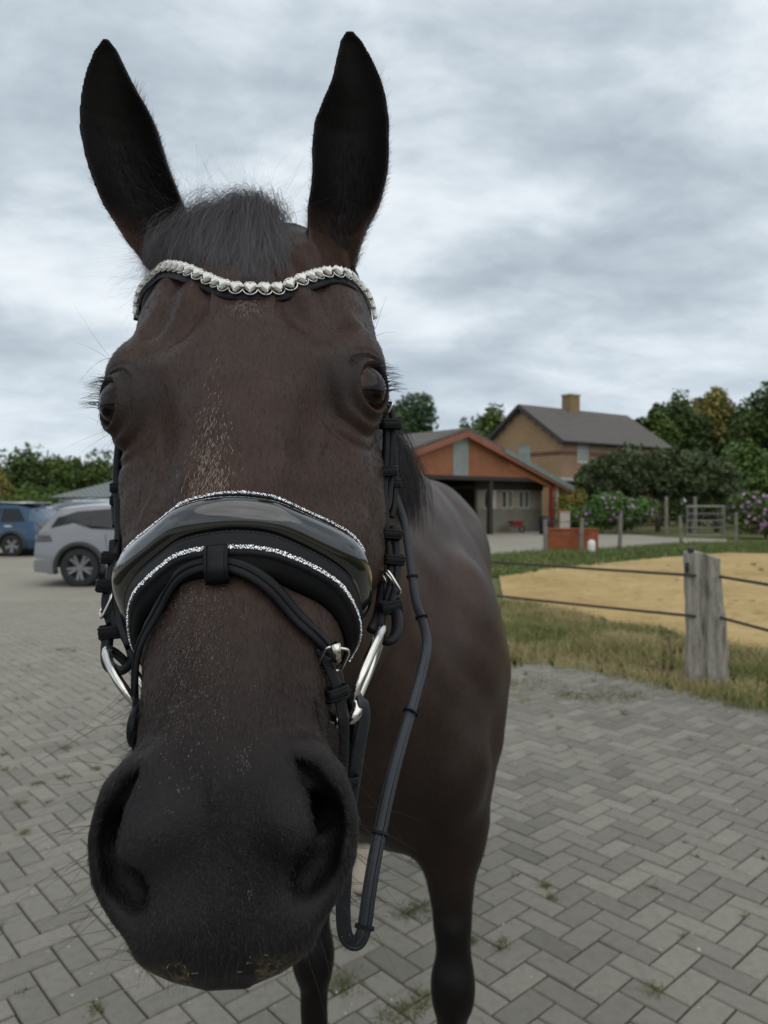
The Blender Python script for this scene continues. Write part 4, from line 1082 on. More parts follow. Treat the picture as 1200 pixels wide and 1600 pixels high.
def f_head(P, fine=True):
    u, v, s = toL(P)
    au = np.abs(u)
    Q = np.stack([au, v, s], 1)
    f = f_head_core(u, v, s)
    # orbital rim and brow
    f = smin(f, ell(Q, (.091, -.030, .158), (.0330, .030, .042)), .024)
    f = smin(f, ell(Q, (.0885, -.029, .205), (.026, .028, .034)), .018)
    # facial crest
    f = smin(f, chain(Q, [(.088, -.052, .255), (.080, -.050, .31), (.068, -.046, .36)], [.013, .011, .006]), .025)
    # cheek
    f = smin(f, ell(Q, (.070, -.150, .22), (.042, .085, .11)), .04)
    # hollow above the eye and in front of it
    f = smax(f, -ell(Q, (.072, .012, .128), (.016, .014, .026)), .030)
    f = smax(f, -ell(Q, (.070, .017, .262), (.018, .024, .050)), .035)
    # frontal ridges, temple hollows and general unevenness
    rid = np.abs(au - np.interp(s, [.02, .14], [.030, .070])); win = np.clip((s - .01) / .03, 0, 1) * np.clip((.15 - s) / .03, 0, 1)
    f = f - .0038 * np.exp(-(rid / .011) ** 2) * win + .0052 * np.exp(-((rid - .022) / .012) ** 2) * win * (au > .03)
    vein = np.abs(au - (.066 + .006 * np.sin(s * 60) + (s - .27) * .12)); f = f - .0016 * np.exp(-(vein / .0028) ** 2) * np.clip((s - .23) / .02, 0, 1) * np.clip((.33 - s) / .02, 0, 1)
    nb = np.abs(au - np.interp(s, [.20, .34, .50], [.050, .034, .030])); f = f - .0016 * np.exp(-(nb / .009) ** 2) * np.clip((s - .19) / .04, 0, 1) * np.clip((.50 - s) / .05, 0, 1)
    f = f + .0011 * np.sin(u * 71 + 2 * np.sin(s * 40)) * np.sin(s * 47 + 1.5) + .0007 * np.sin(u * 133 + s * 61) * np.sin(s * 91 - u * 50)
    # groove along the nasal bone
    f = smax(f, -chain(Q, [(.062, .012, .33), (.056, .013, .42), (.055, .012, .49)], [.010, .013, .008]), .03)
    # chin and lips
    f = smin(f, ell(Q, (0, -.102, .552), (.032, .022, .034)), .018)
    f = smin(f, ell(Q, (0, -.052, .588), (.044, .024, .024)), .02)
    if fine:
        # muzzle: flared nostril wings
        op, rim = nostril_paths()
        f = smin(f, ell(Q, (.0485, -.029, .546), (.0255, .025, .043)), .022)
        f = smin(f, chain(Q, rim, [.007, .0078, .0080, .0075, .0075, .006, .004]), .014)
        f = smin(f, ell(Q, (.0375, -.005, .543), (.0140, .0125, .027)), .014)        # inner fold
        cav = chain(Q, op, [.0025, .006, .0085, .0090, .0070, .003])
        cav2 = chain(Q, [(.056, -.016, .543), (.046, -.042, .530)], [.0120, .008])
        f = smax(f, -smin(cav, cav2, .006), .008)
        f = smax(f, -ell(Q, (.050, -.016, .578), (.009, .009, .013)), .018)
        # soft dish under the nostril, above the lip
        f = smax(f, -ell(Q, (.030, .008, .585), (.016, .014, .020)), .018)
        f = smax(f, -ell(Q, (0, .014, .582), (.006, .016, .032)), .02)
        # mouth
        f = smax(f, -chain(Q, [(.02, -.078, .602), (.040, -.080, .580), (.050, -.078, .548), (.050, -.074, .525)], [.003, .003, .003, .0015]), .006)
        # eye opening and lids
        for c in (EYE[1],):
            e = Q - c
            f = smin(f, ell(Q, c + (.000, .000, .0), (EYE_R + .0045, EYE_R + .0055, EYE_R + .008)), .008)
            # almond opening looking outwards and forwards; lids, folds and tear bag as soft relief
            a = EYE_AX; t1 = EYE_T1; t2 = EYE_T2
            x = e @ a; y = e @ t1; z = e @ t2
            w = np.sqrt((y / .0175) ** 2 + (z / .0215) ** 2)
            hole = smax((w - 1) * .0135, .004 - x, .003)
            f = smax(f, -hole, .003)
            front = np.clip((x - .002) / .008, 0, 1)
            ang = np.arctan2(z, y)
            up = np.clip(.5 - z / .022, 0, 1); dn = np.clip(z / .012, 0, 1)
            g = lambda c0, sg: np.exp(-((w - c0) / sg) ** 2)
            up = np.clip(.25 - z / .016, 0, 1) ** 1.5
            d = -.0030 * g(1.12, .12) + (.0030 * g(1.42, .09) - .0008 * g(1.55, .08) + .0014 * g(1.70, .07)) * up
            d += (.0006 * g(1.42, .09) - .0014 * g(1.66, .14) + .0015 * g(1.98, .10) - .0006 * g(2.3, .16) + .0012 * g(2.6, .13)) * dn
            f = f + d * front
    return f
def f_all(P):
    fb = f_body(P)
    fh = f_head(P)
    f = smin(fb, fh, .035)
    z = P[:, 2] > 1.80
    if z.any():
        g = np.full(len(P), 9.0)
        g[z] = np.minimum(f_ear(P[z], -1), f_ear(P[z], 1))
        f = smin(f, g, .012)
    return f

def surface_nets(F, X, Y, Z):
    """F (nx,ny,nz) sampled on the axes X,Y,Z -> vertices, quads"""
    nx, ny, nz = F.shape
    s = F < 0
    c = np.zeros((nx - 1, ny - 1, nz - 1), np.uint8)
    for i in (0, 1):
        for j in (0, 1):
            for k in (0, 1):
                c += s[i:nx - 1 + i, j:ny - 1 + j, k:nz - 1 + k]
    act = (c > 0) & (c < 8)
    I = np.argwhere(act)
    idx = np.full(act.shape, -1, np.int32); idx[act] = np.arange(len(I))
    acc = np.zeros((len(I), 3)); cnt = np.zeros(len(I))
    corners = [(i, j, k) for i in (0, 1) for j in (0, 1) for k in (0, 1)]
    A = (X, Y, Z)
    for a in corners:
        for ax in range(3):
            if a[ax]: continue
            b = list(a); b[ax] = 1
            fa = F[I[:, 0] + a[0], I[:, 1] + a[1], I[:, 2] + a[2]]; fb = F[I[:, 0] + b[0], I[:, 1] + b[1], I[:, 2] + b[2]]
            m = (fa < 0) != (fb < 0)
            t = np.where(m, fa / np.where(m, fa - fb, 1), 0)
            for d in range(3):
                pa = A[d][I[:, d] + a[d]]; pb = A[d][I[:, d] + b[d]]
                acc[:, d] += np.where(m, pa + (pb - pa) * t, 0)
            cnt += m
    V = acc / cnt[:, None]
    quads = []
    def emit(m, off, flip_sign):
        J = np.argwhere(m)
        if not len(J): return
        q = np.stack([idx[J[:, 0] - o[0], J[:, 1] - o[1], J[:, 2] - o[2]] for o in off], 1)
        fl = flip_sign[J[:, 0], J[:, 1], J[:, 2]]
        q[fl] = q[fl][:, ::-1]
        ok = (q >= 0).all(1)
        quads.append(q[ok])
    e = s[:-1, 1:-1, 1:-1] != s[1:, 1:-1, 1:-1]
    m = np.zeros(F.shape, bool); m[:-1, 1:-1, 1:-1] = e
    emit(m, [(0, 1, 1), (0, 0, 1), (0, 0, 0), (0, 1, 0)], ~s)
    e = s[1:-1, :-1, 1:-1] != s[1:-1, 1:, 1:-1]
    m = np.zeros(F.shape, bool); m[1:-1, :-1, 1:-1] = e
    emit(m, [(1, 0, 1), (1, 0, 0), (0, 0, 0), (0, 0, 1)], ~s)
    e = s[1:-1, 1:-1, :-1] != s[1:-1, 1:-1, 1:]
    m = np.zeros(F.shape, bool); m[1:-1, 1:-1, :-1] = e
    emit(m, [(1, 1, 0), (0, 1, 0), (0, 0, 0), (1, 0, 0)], ~s)
    return V, np.concatenate(quads)

def band_sample(func, axes, coarse):
    """sample func on the grid only near its surface"""
    X, Y, Z = axes
    n = [len(a) for a in axes]
    ci = [np.unique(np.append(np.arange(0, k, coarse), k - 1)) for k in n]
    G = np.stack(np.meshgrid(*[a[i] for a, i in zip(axes, ci)], indexing='ij'), -1)
    Fc = func(G.reshape(-1, 3)).reshape(G.shape[:3])
    F = np.ones(n, np.float32)
    step = max(np.diff(a).max() for a in axes) * coarse
    lim = step * 1.5
    todo = []
    for i in range(len(ci[0]) - 1):
        for j in range(len(ci[1]) - 1):
            for k in range(len(ci[2]) - 1):
                b = Fc[i:i + 2, j:j + 2, k:k + 2]
                sl = (slice(ci[0][i], ci[0][i + 1] + 1), slice(ci[1][j], ci[1][j + 1] + 1), slice(ci[2][k], ci[2][k + 1] + 1))
                if np.abs(b).min() < lim: todo.append(sl)
                else: F[sl] = 1.0 if b.mean() > 0 else -1.0
    for q in range(0, len(todo), 400):
        part = todo[q:q + 400]
        pts = []; shp = []
        for sl in part:
            g = np.stack(np.meshgrid(X[sl[0]], Y[sl[1]], Z[sl[2]], indexing='ij'), -1)
            shp.append(g.shape[:3]); pts.append(g.reshape(-1, 3))
        vals = func(np.concatenate(pts)); o = 0
        for sl, sh in zip(part, shp):
            m = sh[0] * sh[1] * sh[2]; F[sl] = vals[o:o + m].reshape(sh); o += m
    return F

# ---- fine grid round the head (its own frame), coarser grid for neck, trunk and legs
SPLIT_V = -0.145                      # local depth behind which the coarse grid takes over
def _head_local(Q): return f_all(frL(Q[:, 0], Q[:, 1], Q[:, 2]))
HS = 0.0021
_ax = [np.arange(-.175, .178, HS), np.arange(-.165, .085, HS), np.arange(-.12, .645, HS)]
_F = band_sample(_head_local, _ax, 6)
hv, hq = surface_nets(_F, *_ax)
cen = hv[hq].mean(1)
hq = hq[cen[:, 1] > SPLIT_V]
used = np.unique(hq); mp = np.full(len(hv), -1); mp[used] = np.arange(len(used)); hv = hv[used]; hq = mp[hq]
HVW = frL(hv[:, 0], hv[:, 1], hv[:, 2])
# ears reach above the head grid: third grid, world aligned
_ax3 = [np.arange(-.32, .03, .0019), np.arange(.70, .84, .0019), np.arange(1.855, 2.07, .0019)]
SPLIT_EAR = None
_F3 = band_sample(f_all, _ax3, 6)
ev, eq = surface_nets(_F3, *_ax3)
lu, lv, ls = toL(ev[eq].mean(1))
eq = eq[ls < -.105]
used = np.unique(eq); mp = np.full(len(ev), -1); mp[used] = np.arange(len(used)); ev = ev[used]; eq = mp[eq]
BS = 0.0125
_ax2 = [np.arange(-.42, .60, BS), np.arange(.62, 3.62, BS), np.arange(.0, 1.95, BS)]
_F2 = band_sample(f_all, _ax2, 5)
bv, bq = surface_nets(_F2, *_ax2)
lu, lv, ls = toL(bv[bq].mean(1))
keep = ~((lv > SPLIT_V - .004) & (ls > -.118) & (np.abs(lu) < .173)) & ~((ls < -.10) & (bv[bq].mean(1)[:, 1] < .84) & (bv[bq].mean(1)[:, 2] > 1.865))
bq = bq[keep]
used = np.unique(bq); mp = np.full(len(bv), -1); mp[used] = np.arange(len(used)); bv = bv[used]; bq = mp[bq]
HORSE_V = np.concatenate([HVW, ev, bv]); HORSE_Q = np.concatenate([hq, eq + len(HVW), bq + len(HVW) + len(ev)])

horse = empty('horse', (.06, 2.3, 0))
tag(horse, 'dark brown horse facing the camera with pricked ears and black leather bridle', 'horse')

def coat_material():
    m = bpy.data.materials.new('horse_coat'); t = NT(m)
    muz = t.attr('muzzle'); blk = t.attr('black'); 
    hd = t.coord('Object')
    # hair lies down the face: noise stretched along it
    st = t.n.new('ShaderNodeAttribute'); st.attribute_name = 'lie'
    vec = st.outputs['Vector']
    h1 = t.noise(1.0, 3, .6, vec)
    h2 = t.noise(.33, 3, .6, vec)
    big = t.noise(9, 4, .6, hd)
    big2 = t.noise(34, 4, .6, hd)
    c = t.ramp(big, [(.3, (.0325, .0180, .0135)), (.7, (.0550, .0312, .0235))])
    c = t.mix(t.math('MULTIPLY', big2, .35), c, (.026, .018, .016))
    c = t.mix(t.ramp(h1, [(.45, 0.0), (.75, .40)]), c, (.078, .047, .036))
    c = t.mix(t.ramp(h2, [(.30, .45), (.5, 0.0)]), c, (.012, .009, .008))
    grey = t.ramp(big, [(.3, (.0065, .0060, .0065)), (.7, (.0205, .0188, .0196))])
    c = t.mix(muz, c, grey)
    c = t.mix(blk, c, (.0050, .0040, .0038))
    c = t.mix(t.attr('sock'), c, (.40, .34, .27)); c = t.mix(t.attr('hoof'), c, (.085, .055, .038))
    stn = t.attr('stain')
    c = t.mix(t.math('MULTIPLY', stn, t.ramp(t.noise(300, 3, .7, hd), [(.42, 0), (.6, .8)])), c, (.12, .10, .05))
    t.set(color=c, rough=t.math('ADD', .34, t.math('MULTIPLY', h1, .22)), spec=t.math('ADD', .17, t.math('ADD', t.math('MULTIPLY', muz, -.03), t.math('MULTIPLY', t.attr('trunk'), .10))))
    pore = t.math('MULTIPLY', t.noise(420, 3, .7, hd), muz)
    b0 = t.bump(pore, .55, .0014)
    b1 = t.bump(h1, .40, .0012, b0)
    t.bump(t.noise(55, 4, .6, hd), .18, .004, b1)
    return m
COAT = coat_material()
body = mesh_obj('body', HORSE_V, HORSE_Q, COAT, horse, smooth=True, world_coords=True)
u_, v_, s_ = toL(HORSE_V)
near = np.clip((.95 - HORSE_V[:, 1]) / .1, 0, 1)
muz = np.clip((s_ - .40) / .13, 0, 1) * near
eyed = np.minimum(np.linalg.norm(np.stack([u_, v_, s_], 1) - EYE[0], axis=1), np.linalg.norm(np.stack([u_, v_, s_], 1) - EYE[1], axis=1))
muz = np.maximum(muz, np.clip(1 - (eyed - .027) / .022, 0, 1) * .85)
ear_m = ((HORSE_V[:, 2] > 1.875) & (HORSE_V[:, 1] < .86)) * 1.0
blk_eye = np.clip(1 - (eyed - .0275) / .004, 0, 1) * .85
ear_m *= np.clip((HORSE_V[:, 2] - 1.865) / .04, 0, 1)
blk = np.maximum(ear_m, np.clip((1.02 - HORSE_V[:, 2]) / .42, 0, 1))
Q_ = np.stack([np.abs(u_), v_, s_], 1); _op, _rm = nostril_paths()
blk = np.maximum(blk, np.clip(1.25 - (chain(Q_, _op, [.004, .009, .0115, .0115, .0095, .006]) - .0005) / .006, 0, 1) * near)
blk = np.maximum(blk, blk_eye)
blk = np.maximum(blk, np.clip((1.40 - HORSE_V[:, 2]) / .5, 0, 1) * (HORSE_V[:, 1] > 1.2) * .7)  # lower trunk darkened: shade on its underside put into the coat colour
hind = (HORSE_V[:, 1] > 2.5) & (HORSE_V[:, 0] < .1)
sock = np.clip((.25 - HORSE_V[:, 2]) / .03, 0, 1) * hind; hoof_ = np.clip((.085 - HORSE_V[:, 2]) / .01, 0, 1)
set_attr(body, 'trunk', np.clip((HORSE_V[:, 1] - 1.0) / .2, 0, 1) * np.clip((HORSE_V[:, 2] - .75) / .4, 0, 1)); set_attr(body, 'sock', sock); set_attr(body, 'hoof', hoof_); set_attr(body, 'muzzle', muz); set_attr(body, 'black', blk)
stn = np.clip((s_ - .608) / .008, 0, 1) * (np.abs(np.abs(u_) - .031) < .013) * near
set_attr(body, 'stain', stn)
isn = near[:, None]
lie = np.stack([u_ * 900, v_ * 900, s_ * 260], 1) * isn + (1 - isn) * np.stack([HORSE_V[:, 0] * 300, HORSE_V[:, 1] * 300, HORSE_V[:, 2] * 160], 1)
set_attr(body, 'lie', lie, 'FLOAT_VECTOR')

# ---- surface tools for tack and hair
def grad(P, e=.0015, func=None):
    func = func or f_head
    g = np.stack([func(P + d) - func(P - d) for d in np.eye(3) * e], 1)
    return g / (np.linalg.norm(g, axis=1)[:, None] + 1e-12)
def hit(px, py, func=None, y0=.25, y1=1.6):
    """first point of the head seen at photo pixel px,py (None if it misses)"""
    func = func or f_all
    d = ray(px, py); t = y0
    for _ in range(160):
        p = CAM + d * t
        f = float(func(p[None])[0])
        if f < .0004: return p
        t += max(f * .7, .0004)
        if t > y1: return None
    return None
def push(P, off, func=None, it=6):
    """slide points along the surface normal until they stand `off` above it"""
    func = func or f_head
    P = np.array(P, float)
    for _ in range(it):
        f = func(P); g = grad(P, func=func); P = P - g * (f - off)[:, None] * .9
    return P
# ---------------------------------------------------------------- eyes
def eye_material():
    m = bpy.data.materials.new('eye_surface'); t = NT(m)
    # object space: -x of the eye looks out; pupil is a level oval
    pos = t.n.new('ShaderNodeSeparateXYZ'); t.l.new(t.tc.outputs['Object'], pos.inputs[0])
    r = t.math('SQRT', t.math('ADD', t.math('POWER', t.math('DIVIDE', pos.outputs[1], .0165), 2.0), t.math('POWER', t.math('DIVIDE', pos.outputs[2], .0190), 2.0)))
    r = t.math('MULTIPLY', r, .86)
    fib = t.noise(420, 4, .7, t.coord('Object', (1, 1, 1)))
    c = t.ramp(r, [(.62, (.0020, .0016, .0016)), (.78, (.030, .009, .003)), (.93, (.115, .034, .007)), (.985, (.03, .012, .006)), (1.0, (.30, .29, .29))])
    c = t.mix(t.math('MULTIPLY', fib, .35), c, (.02, .008, .004))
    t.set(color=c, rough=.03, spec=.28)
    return m
EYEM = eye_material()
LID = mat('eyelid_rim', (.012, .011, .012), .35, .2, 200)
for k, sx in enumerate((-1, 1)):
    c = frL(EYE[k][0], EYE[k][1], EYE[k][2])
    c = c + nrm(H_L * sx * EYE_AX[0] + H_N * EYE_AX[1] + H_D * EYE_AX[2]) * .0062
    n = 40; vs = []; fs = []
    ax = nrm(H_L * sx * EYE_AX[0] + H_N * EYE_AX[1] + H_D * EYE_AX[2])
    t1 = nrm(np.cross(H_D, ax)); t2 = np.cross(ax, t1)
    for i in range(n // 2 + 1):
        for j in range(n):
            th = math.pi * i / (n // 2); ph = 2 * math.pi * j / n
            x = math.cos(th); rr = math.sin(th)
            bul = 1 + .06 * max(0, x) ** 4
            vs.append((EYE_R * x * bul, EYE_R * rr * math.cos(ph), EYE_R * rr * math.sin(ph)))
    for i in range(n // 2):
        for j in range(n):
            fs.append((i * n + j, i * n + (j + 1) % n, (i + 1) * n + (j + 1) % n, (i + 1) * n + j))
    o = mesh_obj('eye', vs, fs, EYEM, horse, smooth=True)
    Mx = Matrix((ax, t1, t2)).transposed().to_4x4(); Mx.translation = Vector(c) - Vector(horse.location)
    o.matrix_basis = Mx
# ================================================================ BRIDLE
LEATHER = mat('black_leather', (.0062, .0066, .0080), .42, .3, 60, .35, 700, .0007, spec=.17)
LEATHER2 = mat('padding_leather', (.0030, .0030, .0034), .65, .3, 60, .3, 700, .0008, spec=.10)
PATENT = mat('patent_leather', (.003, .003, .0035), .13, .2, 30, .06, 160, .0010, spec=.7, coat=1.0, coat_rough=.035)
REINM = mat('rein_leather', (.0065, .0095, .0155), .5, .3, 60, .3, 500, .0008, spec=.5)
STEEL = mat('polished_steel', (.62, .60, .57), .16, .12, 50, .05, 200, .0004, metal=1.0)
THREAD = mat('stitching', (.035, .035, .038), .7, .2, 100)
def crystal_mat():
    m = bpy.data.materials.new('cut_crystal'); t = NT(m)
    t.set(color=(.86, .87, .90), metal=.85, rough=.06, spec=.9)
    return m
CRYSTAL = crystal_mat()
def stone_mat():
    m = bpy.data.materials.new('pearl_stone'); t = NT(m)
    n = t.noise(220, 3, .5)
    r = t.objrand()
    c = t.mix(r, (.80, .78, .73), (.92, .90, .86))
    t.set(color=t.mix(t.math('MULTIPLY', n, .4), c, (.55, .53, .50)), rough=.22, metal=.0, spec=.8, coat=.8, coat_rough=.06)
    return m
STONE = stone_mat()

bridle = empty('bridle', tuple(H_O))
tag(bridle, 'black leather bridle with crystal trimmed noseband and heart stone browband on the dark horse', 'bridle')
def tk(name, V, Fc, m, parent=bridle, smooth=True):
    return mesh_obj(name, V, Fc, m, parent, smooth, world_coords=True)

def radial(th, s, func=None, soft=False):
    """point of the head surface at station s, angle th (rad, + is the horse's left)"""
    func = func or f_head
    th = np.asarray(th, float); s = np.broadcast_to(np.asarray(s, float), th.shape)
    vc = np.interp(s, _S, HV)
    du, dv = np.sin(th), np.cos(th)
    lo = np.zeros(len(th)); hi = np.full(len(th), .2)
    for _ in range(22):
        mid = (lo + hi) / 2
        P = frL(du * mid, vc + dv * mid, s)
        ins = func(P) < 0
        lo = np.where(ins, mid, lo); hi = np.where(ins, hi, mid)
    if soft:
        k = 17; w = np.hanning(k + 2)[1:-1]; w /= w.sum()
        hs = np.convolve(np.pad(hi, k // 2, 'edge'), w, 'valid'); hi = np.maximum(hi, hs) * .35 + hs * .65 + .0004
    P = frL(du * hi, vc + dv * hi, s)
    N = np.multiply.outer(du, H_L) + np.multiply.outer(dv, H_N)
    return P, N

def band(name, th, s0, s1, prof, m, parent, thick_bottom=.0008, smooth=True, xclose=False):
    """prof: list of (q, height) over the band width; s0,s1 arrays (top, bottom edge)"""
    rows = []
    for q, h in prof:
        s = s0 + (s1 - s0) * q
        P, N = radial(th, s, soft=True)
        rows.append(P + N * (np.asarray(h) if np.ndim(h) else h)[..., None] if np.ndim(h) else P + N * h)
    back = []
    for q, h in prof[::-1]:
        s = s0 + (s1 - s0) * q
        P, N = radial(th, s)
        back.append(P + N * min(thick_bottom, float(np.min(h)) * .5))
    G = np.array(rows + back); k, n = G.shape[:2]
    V = G.reshape(-1, 3)
    Fc = [(a * n + i, a * n + i + 1, ((a + 1) % k) * n + i + 1, ((a + 1) % k) * n + i) for a in range(k) for i in range(n - 1)]
    Fc.append(tuple(a * n for a in range(k))); Fc.append(tuple(a * n + n - 1 for a in range(k))[::-1])
    return tk(name, V, Fc, m, parent, smooth)

def crystals(name, P, N, size, parent, rows=2, spread=.0012):
    """tiny cut stones packed along a line"""
    L = np.concatenate([[0], np.cumsum(np.linalg.norm(np.diff(P, axis=0), axis=1))])
    cnt = int(L[-1] / (size * 1.05))
    vs = []; fs = []
    T = np.gradient(P, axis=0); T /= np.linalg.norm(T, axis=1)[:, None]
    for r_ in range(rows):
        for i in range(cnt):
            l = (i + .5 * (r_ % 2) + rng.uniform(-.2, .2)) / cnt * L[-1]
            c = np.array([np.interp(l, L, P[:, k]) for k in range(3)])
            n = np.array([np.interp(l, L, N[:, k]) for k in range(3)]); t = np.array([np.interp(l, L, T[:, k]) for k in range(3)])
            b = nrm(np.cross(t, n)); n = nrm(n + rng.normal(size=3) * .35)
            c = c + b * ((r_ - (rows - 1) / 2) * spread + rng.normal() * .0002) + n * rng.uniform(0, .0004)
            t = nrm(np.cross(n, b) + rng.normal(size=3) * .4); b2 = nrm(np.cross(n, t))
            z = size * rng.uniform(.42, .66); k0 = len(vs)
            for a in range(5):
                w = a / 5 * 2 * math.pi
                vs.append(c + (t * math.cos(w) + b2 * math.sin(w)) * z)
            for a in range(5):
                w = (a + .5) / 5 * 2 * math.pi
                vs.append(c + (t * math.cos(w) + b2 * math.sin(w)) * z * .55 + n * z * .6)
            fs += [(k0 + a, k0 + (a + 1) % 5, k0 + 5 + a) for a in range(5)] + [(k0 + (a + 1) % 5, k0 + 5 + (a + 1) % 5, k0 + 5 + a) for a in range(5)]
            fs.append(tuple(k0 + 5 + a for a in range(5)))
    o = tk(name, vs, fs, CRYSTAL, parent, smooth=False)
    o['kind'] = 'stuff'
    return o

# ---- noseband: cushion, patent panel, crystal piping
TH = np.radians(np.linspace(-112, 112, 121)); tn = np.abs(TH) / R(90)
NB0 = .3345 + .023 * tn ** 2; NB1 = .3850 + .018 * tn ** 2
nose_root = empty('noseband', tuple(H_O)); nose_root.parent = bridle; nose_root.location = (0, 0, 0)
side = np.clip((np.abs(TH) - R(35)) / R(35), 0, 1)
def hh(a): return a + .0005 * side - (.0022 * side if a > .003 else 0)
band('cushion', TH, NB0, NB1, [(-.04, hh(.0012)), (-.03, hh(.0045)), (.05, hh(.0065)), (.35, hh(.0075)), (.7, hh(.0075)), (.98, hh(.0080)), (1.14, hh(.0070)), (1.22, hh(.0045)), (1.23, hh(.001))], LEATHER2, nose_root)
lens = np.clip(1 - (np.abs(TH) / R(108)) ** 4, .25, 1)
qs = np.linspace(0, 1, 13)
band('patent_panel', TH, NB0, NB1, [(.07 + .55 * q, hh(.0062) + (.0090 * math.sin(math.pi * min(1, max(0, q))) ** .55) * lens) for q in qs], PATENT, nose_root)
band('leather_strip', TH, NB0, NB1, [(.635, hh(.0070)), (.645, hh(.0094)), (.70, hh(.0100)), (.96, hh(.0100)), (1.0, hh(.0092)), (1.01, hh(.0070))], LEATHER, nose_root)
P, N = radial(TH, NB0 + (NB1 - NB0) * -.01, soft=True); crystals('crystal_piping', P + N * hh(.0060)[:, None], N, .0014, nose_root, 2, .0011)
P, N = radial(TH, NB0 + (NB1 - NB0) * .905, soft=True); crystals('crystal_piping', P + N * hh(.0104)[:, None], N, .0016, nose_root, 3, .0011)
for qq in (.03, .615, .675):       # rows of stitches
    P, N = radial(TH, NB0 + (NB1 - NB0) * qq, soft=True); P = P + N * (hh(.0068 if qq < .66 else .0100))[:, None]
    Lc = np.concatenate([[0], np.cumsum(np.linalg.norm(np.diff(P, axis=0), axis=1))])
    mb = MB()
    for l in np.arange(.002, Lc[-1], .0034):
        a = [np.interp(l, Lc, P[:, k]) for k in range(3)]; b = [np.interp(l + .0022, Lc, P[:, k]) for k in range(3)]
        mb.tube([a, b], .00035, 4, cap=False)
    o = mb.build('stitching', THREAD, nose_root, smooth=True, wc=True, fix=False)
# strap of the noseband round the jaw
tj = np.radians(np.linspace(100, 260, 41)); sj = .376 + .01 * np.sin(np.linspace(0, math.pi, 41))
P, N = radial(tj, sj); V, Fc = tube_arrays(P + N * .004, .009, 10, flat=.28, N=N); tk('jaw_strap', V, Fc, LEATHER, nose_root)

def ribbon(name, P, N, w, t, m=None, parent=bridle, n=10, closed=False):
    V, Fc = tube_arrays(P, w / 2, n, closed=closed, flat=t / w, N=N); return tk(name, V, Fc, m or LEATHER, parent)

# ---- flash strap through its loop
tf = np.radians(np.linspace(-72, 60, 61))
sf = np.interp(np.degrees(tf), [-74, -57, -31, -14, -4, 7, 22, 39, 54, 74], [.455, .430, .400, .3915, .389, .3935, .407, .423, .433, .437])
kk = np.ones(5) / 5; sf = np.convolve(np.pad(sf, 2, 'edge'), kk, 'valid')
P, N = radial(tf, sf)
lift = .0045 + .0035 * np.exp(-(np.degrees(tf) / 16) ** 2)
P = P + N * lift[:, None]
flash = ribbon('flash_strap', P, N, .0125, .0038)
V, Fc = tube_arrays(P + N * .0017, .0014, 6, N=N); tk('raised_centre', V, Fc, LEATHER, flash)
# rest of the flash strap: down both sides and round the chin
Pl = [P[0]] + [frL(np.array([u]), np.array([v]), np.array([s]))[0] for u, v, s in ((-.068, -.050, .470), (-.067, -.070, .496), (-.058, -.095, .520), (-.03, -.122, .528), (0, -.130, .528), (.035, -.120, .525), (.062, -.096, .510), (.072, -.062, .470), (.070, -.040, .440))]
Pl = spline(Pl, 60); gN = grad(Pl, .004); Pl = Pl + gN * np.clip(.004 - f_head(Pl), 0, 1)[:, None]
ribbon('flash_strap', Pl, gN, .0125, .0035)
# loop holding it to the noseband
Pc, Nc = radial(np.radians([-2.0] * 13), np.linspace(.3775, .4035, 13))
hcap = np.array([.006, .0115, .0135, .0140, .0140, .0138, .0135, .0132, .0128, .0122, .0108, .0078, .003])
loop = ribbon('flash_loop', Pc + Nc * hcap[:, None], Nc, .0165, .0030, LEATHER)
for e in (-.0062, .0062):
    V, Fc = tube_arrays(Pc + Nc * (hcap + .0014)[:, None] + H_L * e, .0006, 5); tk('edge_crease', V, Fc, LEATHER, loop)
# flash buckle and keepers on the horse's left
def apath(L, n=40): return spline([at(*q) for q in L], n)
def keeper(P0, tdir, ndir, w, t, h, parent):
    """flat leather loop round straps"""
    tdir = nrm(tdir); ndir = nrm(ndir - tdir * (ndir @ tdir)); b = np.cross(tdir, ndir)
    pts = []
    for a in np.linspace(0, 2 * math.pi, 25)[:-1]:
        ca, sa = math.cos(a), math.sin(a)
        x = math.copysign(abs(ca) ** .45, ca) * w / 2; y = math.copysign(abs(sa) ** .45, sa) * t / 2
        pts.append(P0 + b * x + ndir * y)
    pts = np.array(pts)
    cN = pts - P0; cN /= np.linalg.norm(cN, axis=1)[:, None]
    V, Fc = tube_arrays(pts, h / 2, 8, closed=True, flat=.0022 / h, N=cN)
    o = tk('keeper', V, Fc, LEATHER, parent)
    for sgn in (-1, 1):
        V, Fc = tube_arrays(pts + cN * .0010 + tdir * sgn * h * .34, .0005, 5, closed=True); tk('crease', V, Fc, LEATHER, o)
    return o
def buckle(c, up, side, w, h, parent, r=.0012):
    up = nrm(up); side = nrm(side - up * (side @ up)); nn = np.cross(up, side)
    pts = []
    for a in np.linspace(0, 2 * math.pi, 33)[:-1]:
        ca, sa = math.cos(a), math.sin(a)
        pts.append(c + side * math.copysign(abs(ca) ** .4, ca) * w / 2 + up * math.copysign(abs(sa) ** .4, sa) * h / 2)
    V, Fc = tube_arrays(pts, r, 8, closed=True)
    o = tk('buckle', V, Fc, STEEL, parent)
    V, Fc = tube_arrays([c + up * h * .5, c + nn * r * 1.5, c - up * h * .55 + nn * r * .8], r * .75, 6); tk('prong', V, Fc, STEEL, o)
    return o
VIEW = np.array([0, -1., 0])
q0 = at(522, 1018, .492)
b = buckle(at(521, 1030, .497), at(532, 1008, .49) - at(512, 1052, .503), H_L * .8 - H_N * .3, .017, .021, flash, .0011)
